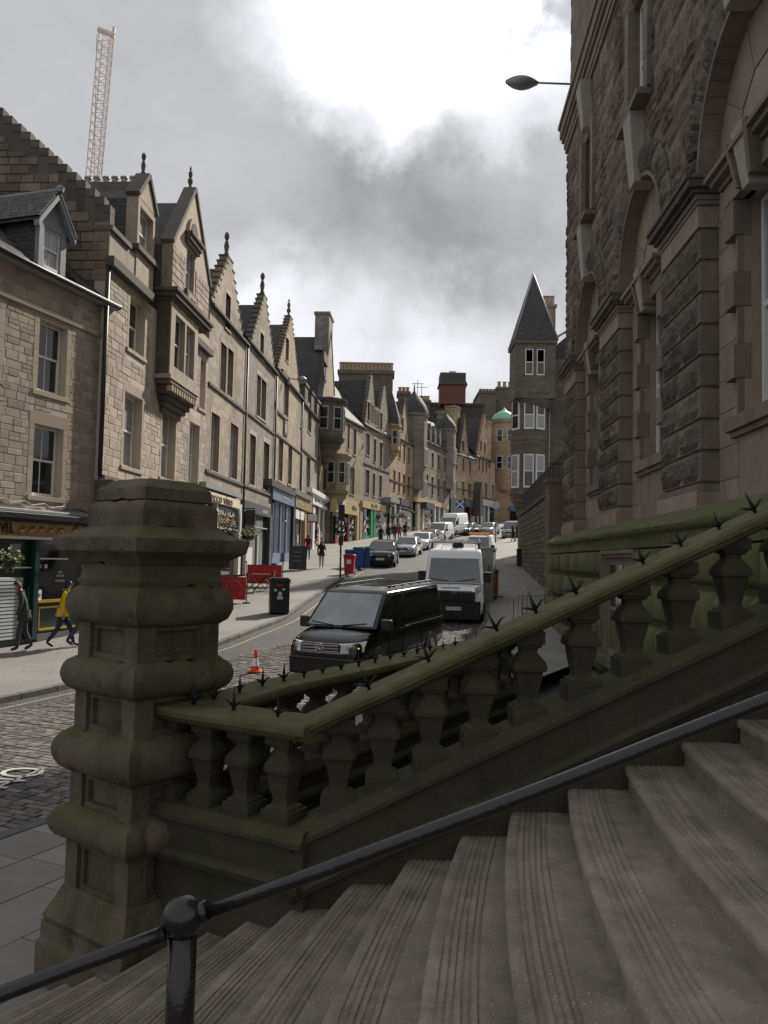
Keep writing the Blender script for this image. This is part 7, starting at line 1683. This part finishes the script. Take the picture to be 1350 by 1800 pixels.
# ------------------------------------------------------------------ people
skin = plain('skin', (.42, .25, .18), .6)
def cloth(name, col): return MATS.get(name) or M_(name, col, .85, var=.2, scale=12, bump=.25, bscale=25, dist=.01)
def person(label, base, face, cols, h=1.72, stride=.28, lean=.06, arms=(.2, -.2), group=None, hood=False, long_coat=0.0, arm_up=False, look=0.0):
    """one skinned body; face = heading angle; cols = hair, top, legs, shoes"""
    k = h / 1.72
    root = thing('person', label, 'person', base, face, group)
    S = []; E = []; lab = []
    def v(x, y, z, r): S.append((Vector((x, y, z)) * k, r * k)); return len(S) - 1
    # local +x = forward
    pel = v(0, 0, .93, .135); wai = v(lean * .3, 0, 1.08, .13); che = v(lean * .8, 0, 1.28, .155); nek = v(lean * 1.3, 0, 1.47, .058); hea = v(lean * 1.7 + .02, 0, 1.55, .075); top = v(lean * 1.9 + .03, 0, 1.64, .085); crn = v(lean * 1.8 + .02, 0, 1.70, .055)
    def e(a, b, l): E.append((a, b)); lab.append(l)
    e(pel, wai, 'top'); e(wai, che, 'top'); e(che, nek, 'top'); e(nek, hea, 'skin'); e(hea, top, 'skin'); e(top, crn, 'hair')
    for s, st_ in ((1, stride), (-1, -stride)):
        hip = v(0, s * .085, .86, .095); kn = v(st_ * .55 + .05, s * .09, .48, .068); an = v(st_ - (.06 if st_ < 0 else 0), s * .09, .09 + (.05 if st_ < 0 else 0), .046); toe = v(st_ + .15 - (.04 if st_ < 0 else 0), s * .10, .035 + (.0 if st_ < 0 else .01), .04)
        e(pel, hip, 'legs'); e(hip, kn, 'legs'); e(kn, an, 'legs'); e(an, toe, 'shoes')
    hands = []
    for s, a_ in ((1, arms[0]), (-1, arms[1])):
        sh_ = v(lean * .9, s * .185, 1.39, .066); el = v(lean * .9 + a_ * .5, s * .235, 1.12, .052)
        if arm_up and s == 1: el = v(lean + .12, s * .22, 1.15, .05); wr = v(lean + .22, s * .08, 1.40, .038)
        else: wr = v(lean * .8 + a_ + .06, s * .23, .90, .038)
        hd = v(*( (S[wr][0] / k + Vector((.015, 0, -.09 if not (arm_up and s == 1) else .07)))[:] ), .034)
        e(che, sh_, 'top'); e(sh_, el, 'top'); e(el, wr, 'top'); e(wr, hd, 'skin'); hands.append(hd)
    m = bpy.data.meshes.new('body_skel'); m.from_pydata([p for p, r in S], E, [])
    o = bpy.data.objects.new('tmp', m); COL.objects.link(o); o.modifiers.new('s', 'SKIN'); 
    for i, (p, r) in enumerate(S):
        sv = m.skin_vertices[0].data[i]; sv.radius = (r, r); sv.use_root = (i == 0)
    ss = o.modifiers.new('u', 'SUBSURF'); ss.levels = 1
    dg = bpy.context.evaluated_depsgraph_get(); bm_ = bpy.data.meshes.new_from_object(o.evaluated_get(dg)); bpy.data.objects.remove(o)
    mats = dict(top=cols[1], legs=cols[2], shoes=cols[3], skin=skin, hair=cols[0]); keys = list(mats)
    bm_.materials.clear()
    for kk in keys: bm_.materials.append(mats[kk])
    for p in bm_.polygons:
        c = p.center; best = (9, 'top')
        for (a, b), l in zip(E, lab):
            A, B = S[a][0], S[b][0]; t_ = max(0, min(1, (c - A).dot(B - A) / max(1e-6, (B - A).length_squared))); dd = (c - (A + (B - A) * t_)).length - (S[a][1] * (1 - t_) + S[b][1] * t_)
            if dd < best[0]: best = (dd, l)
        l = best[1]
        if l in ('skin', 'hair') and c.z > 1.45 * k: l = 'hair' if (c.z > 1.665 * k or (c.x < S[top][0].x - .01 * k and c.z > 1.52 * k)) else 'skin'
        p.material_index = keys.index(l); p.use_smooth = True
    bo = bpy.data.objects.new('body', bm_); COL.objects.link(bo); bo.parent = root
    hc = S[top][0]
    # hair cap, nose and ears
    mb = MB(); rings = []
    for i in range(7):
        a = math.pi / 2 * i / 6; rings.append([(hc.x - .012 * k + math.cos(a) * .098 * k * math.cos(q * math.pi / 6), hc.y + math.cos(a) * .088 * k * math.sin(q * math.pi / 6), hc.z - (.06 * k if math.cos(q * math.pi / 6) < .3 else -.005) * math.cos(a) + math.sin(a) * .10 * k) for q in range(12)])
    mb.loft(rings); mb.build('hair' if not hood else 'hood', cols[0] if not hood else cols[1], root, True)
    MB().loft([[(hc.x + .085 * k, -.012, hc.z - .03), (hc.x + .085 * k, .012, hc.z - .03), (hc.x + .075 * k, 0, hc.z + .02)], [(hc.x + .108 * k, -.008, hc.z - .032), (hc.x + .108 * k, .008, hc.z - .032), (hc.x + .09 * k, 0, hc.z)]]).build('nose', skin, root)
    # coat skirt and collar
    if long_coat:
        rr = []
        for z, w_, d_ in ((1.02, .175, .155), (.9, .19, .165), (.93 - long_coat, .225, .20)):
            rr.append([(lean * .2 + d_ * k * math.cos(q * math.pi / 8), w_ * k * math.sin(q * math.pi / 8), z * k) for q in range(16)])
        MB().loft(rr).build('coat_skirt', cols[1], root, 60)
    mb = MB().lathe([(1.40 * k, .11 * k), (1.46 * k, .088 * k), (1.50 * k, .09 * k)], 12, S[nek][0].x - .01, 0); mb.build('collar', cols[1], root, 50)
    for hd in hands:
        p = S[hd][0]; mb = MB()
        for q in range(4): mb.tube([p + Vector((.018 - .013 * q, 0, -.01)), p + Vector((.022 - .014 * q, .004, -.05)), p + Vector((.012 - .012 * q, .012, -.078 + .006 * abs(q - 1)))], [.0085, .008, .006], 5)
        mb.tube([p + Vector((.03, 0, .01)), p + Vector((.045, 0, -.03))], [.01, .007], 5)
        if not (arm_up and hd == hands[0]): mb.build('fingers', skin, root, True)
    return root
hair_r = plain('auburn_hair', (.10, .035, .02), .7); hair_d = plain('dark_hair', (.015, .012, .010), .6); hair_b = plain('brown_hair', (.09, .05, .03), .7); hair_g = plain('grey_hair', (.35, .33, .3), .7)
c_blk = cloth('black_cloth', (.016, .016, .018)); c_yel = cloth('yellow_jacket_cloth', (.60, .42, .02)); c_nav = cloth('navy_denim', (.02, .03, .065)); c_gry = cloth('grey_trousers', (.05, .05, .052)); c_red = cloth('red_jacket_cloth', (.40, .02, .025)); c_bei = cloth('beige_trousers', (.42, .33, .25)); shoe = plain('black_shoe', (.015, .014, .014), .45); c_cha = cloth('charcoal_coat', (.03, .032, .033)); c_jean = cloth('blue_jeans', (.05, .09, .18))
def gp(px, d): return Vector((P(px, 1130, d).x, d, gz(d)))
person('man in a dark coat with auburn hair walking past the louvred shutters', gp(41, 20.9), R(205), (hair_r, c_cha, c_gry, shoe), 1.74, .14, .09, (.05, -.05), long_coat=.18)
yp = person('person in a yellow jacket and navy trousers walking towards the pier', gp(108, 21.6), R(22), (hair_d, c_yel, c_nav, shoe), 1.70, .30, .05, (.16, -.1), long_coat=.12)
mb = MB().lathe([(1.36, .15), (1.42, .135), (1.47, .10)], 14, .03, 0); mb.build('dark_hood', c_blk, yp, 50)
person('person in dark clothes mostly hidden behind the pier, one leg showing', gp(143, 21.9), R(20), (hair_d, c_blk, c_gry, shoe), 1.74, .30, .05, (.2, -.1))
rp = person('person in a red hooded jacket and jeans standing by the white shop', G(541, 979, 57), R(100), (hair_d, c_red, c_jean, shoe), 1.72, .05, .02, (.02, .02), hood=True)
MB().box(-.28, -.12, -.15, .15, 1.05, 1.45).build('backpack', c_blk, rp, bevel=.05)
person('person in a black coat and beige trousers walking down the pavement', G(565, 989, 50), R(-90), (hair_b, c_blk, c_bei, plain('tan_shoe', (.3, .2, .12), .6)), 1.70, .13, .03, (.05, -.05), long_coat=.16, arm_up=True)
pg = 'people outside the far shops'
person('person in a long black coat with pale hair outside the green shop', G(669, 953, 74), R(-60), (hair_g, c_blk, c_blk, shoe), 1.74, .1, .03, group=pg, long_coat=.5)
person('person in dark clothes, leftmost of the group outside the turret shop', G(683, 947, 79), R(-80), (hair_d, c_blk, c_gry, shoe), 1.72, .1, .03, group=pg, long_coat=.15)
person('person in dark clothes, second of the group outside the turret shop', G(694, 944, 80), R(-100), (hair_g, c_cha, c_gry, shoe), 1.74, .12, .03, group=pg, long_coat=.15)
person('person in a red top among the group outside the turret shop', G(702, 942, 82), R(-70), (hair_d, c_red, c_nav, shoe), 1.66, .1, .03, group=pg)
person('person in dark clothes, rightmost of the group outside the turret shop', G(712, 940, 84), R(-90), (hair_b, c_blk, c_nav, shoe), 1.74, .12, .03, group=pg, long_coat=.15)
person('person in a black coat crossing beside the silver van at right', G(902, 948, 84), R(200), (hair_d, c_blk, c_blk, shoe), 1.76, .2, .04, group=pg, long_coat=.3)
person('person in dark grey behind the black coated one by the silver van', G(909, 948, 85), R(200), (hair_b, c_cha, c_gry, shoe), 1.74, .2, .04, group=pg, long_coat=.2)
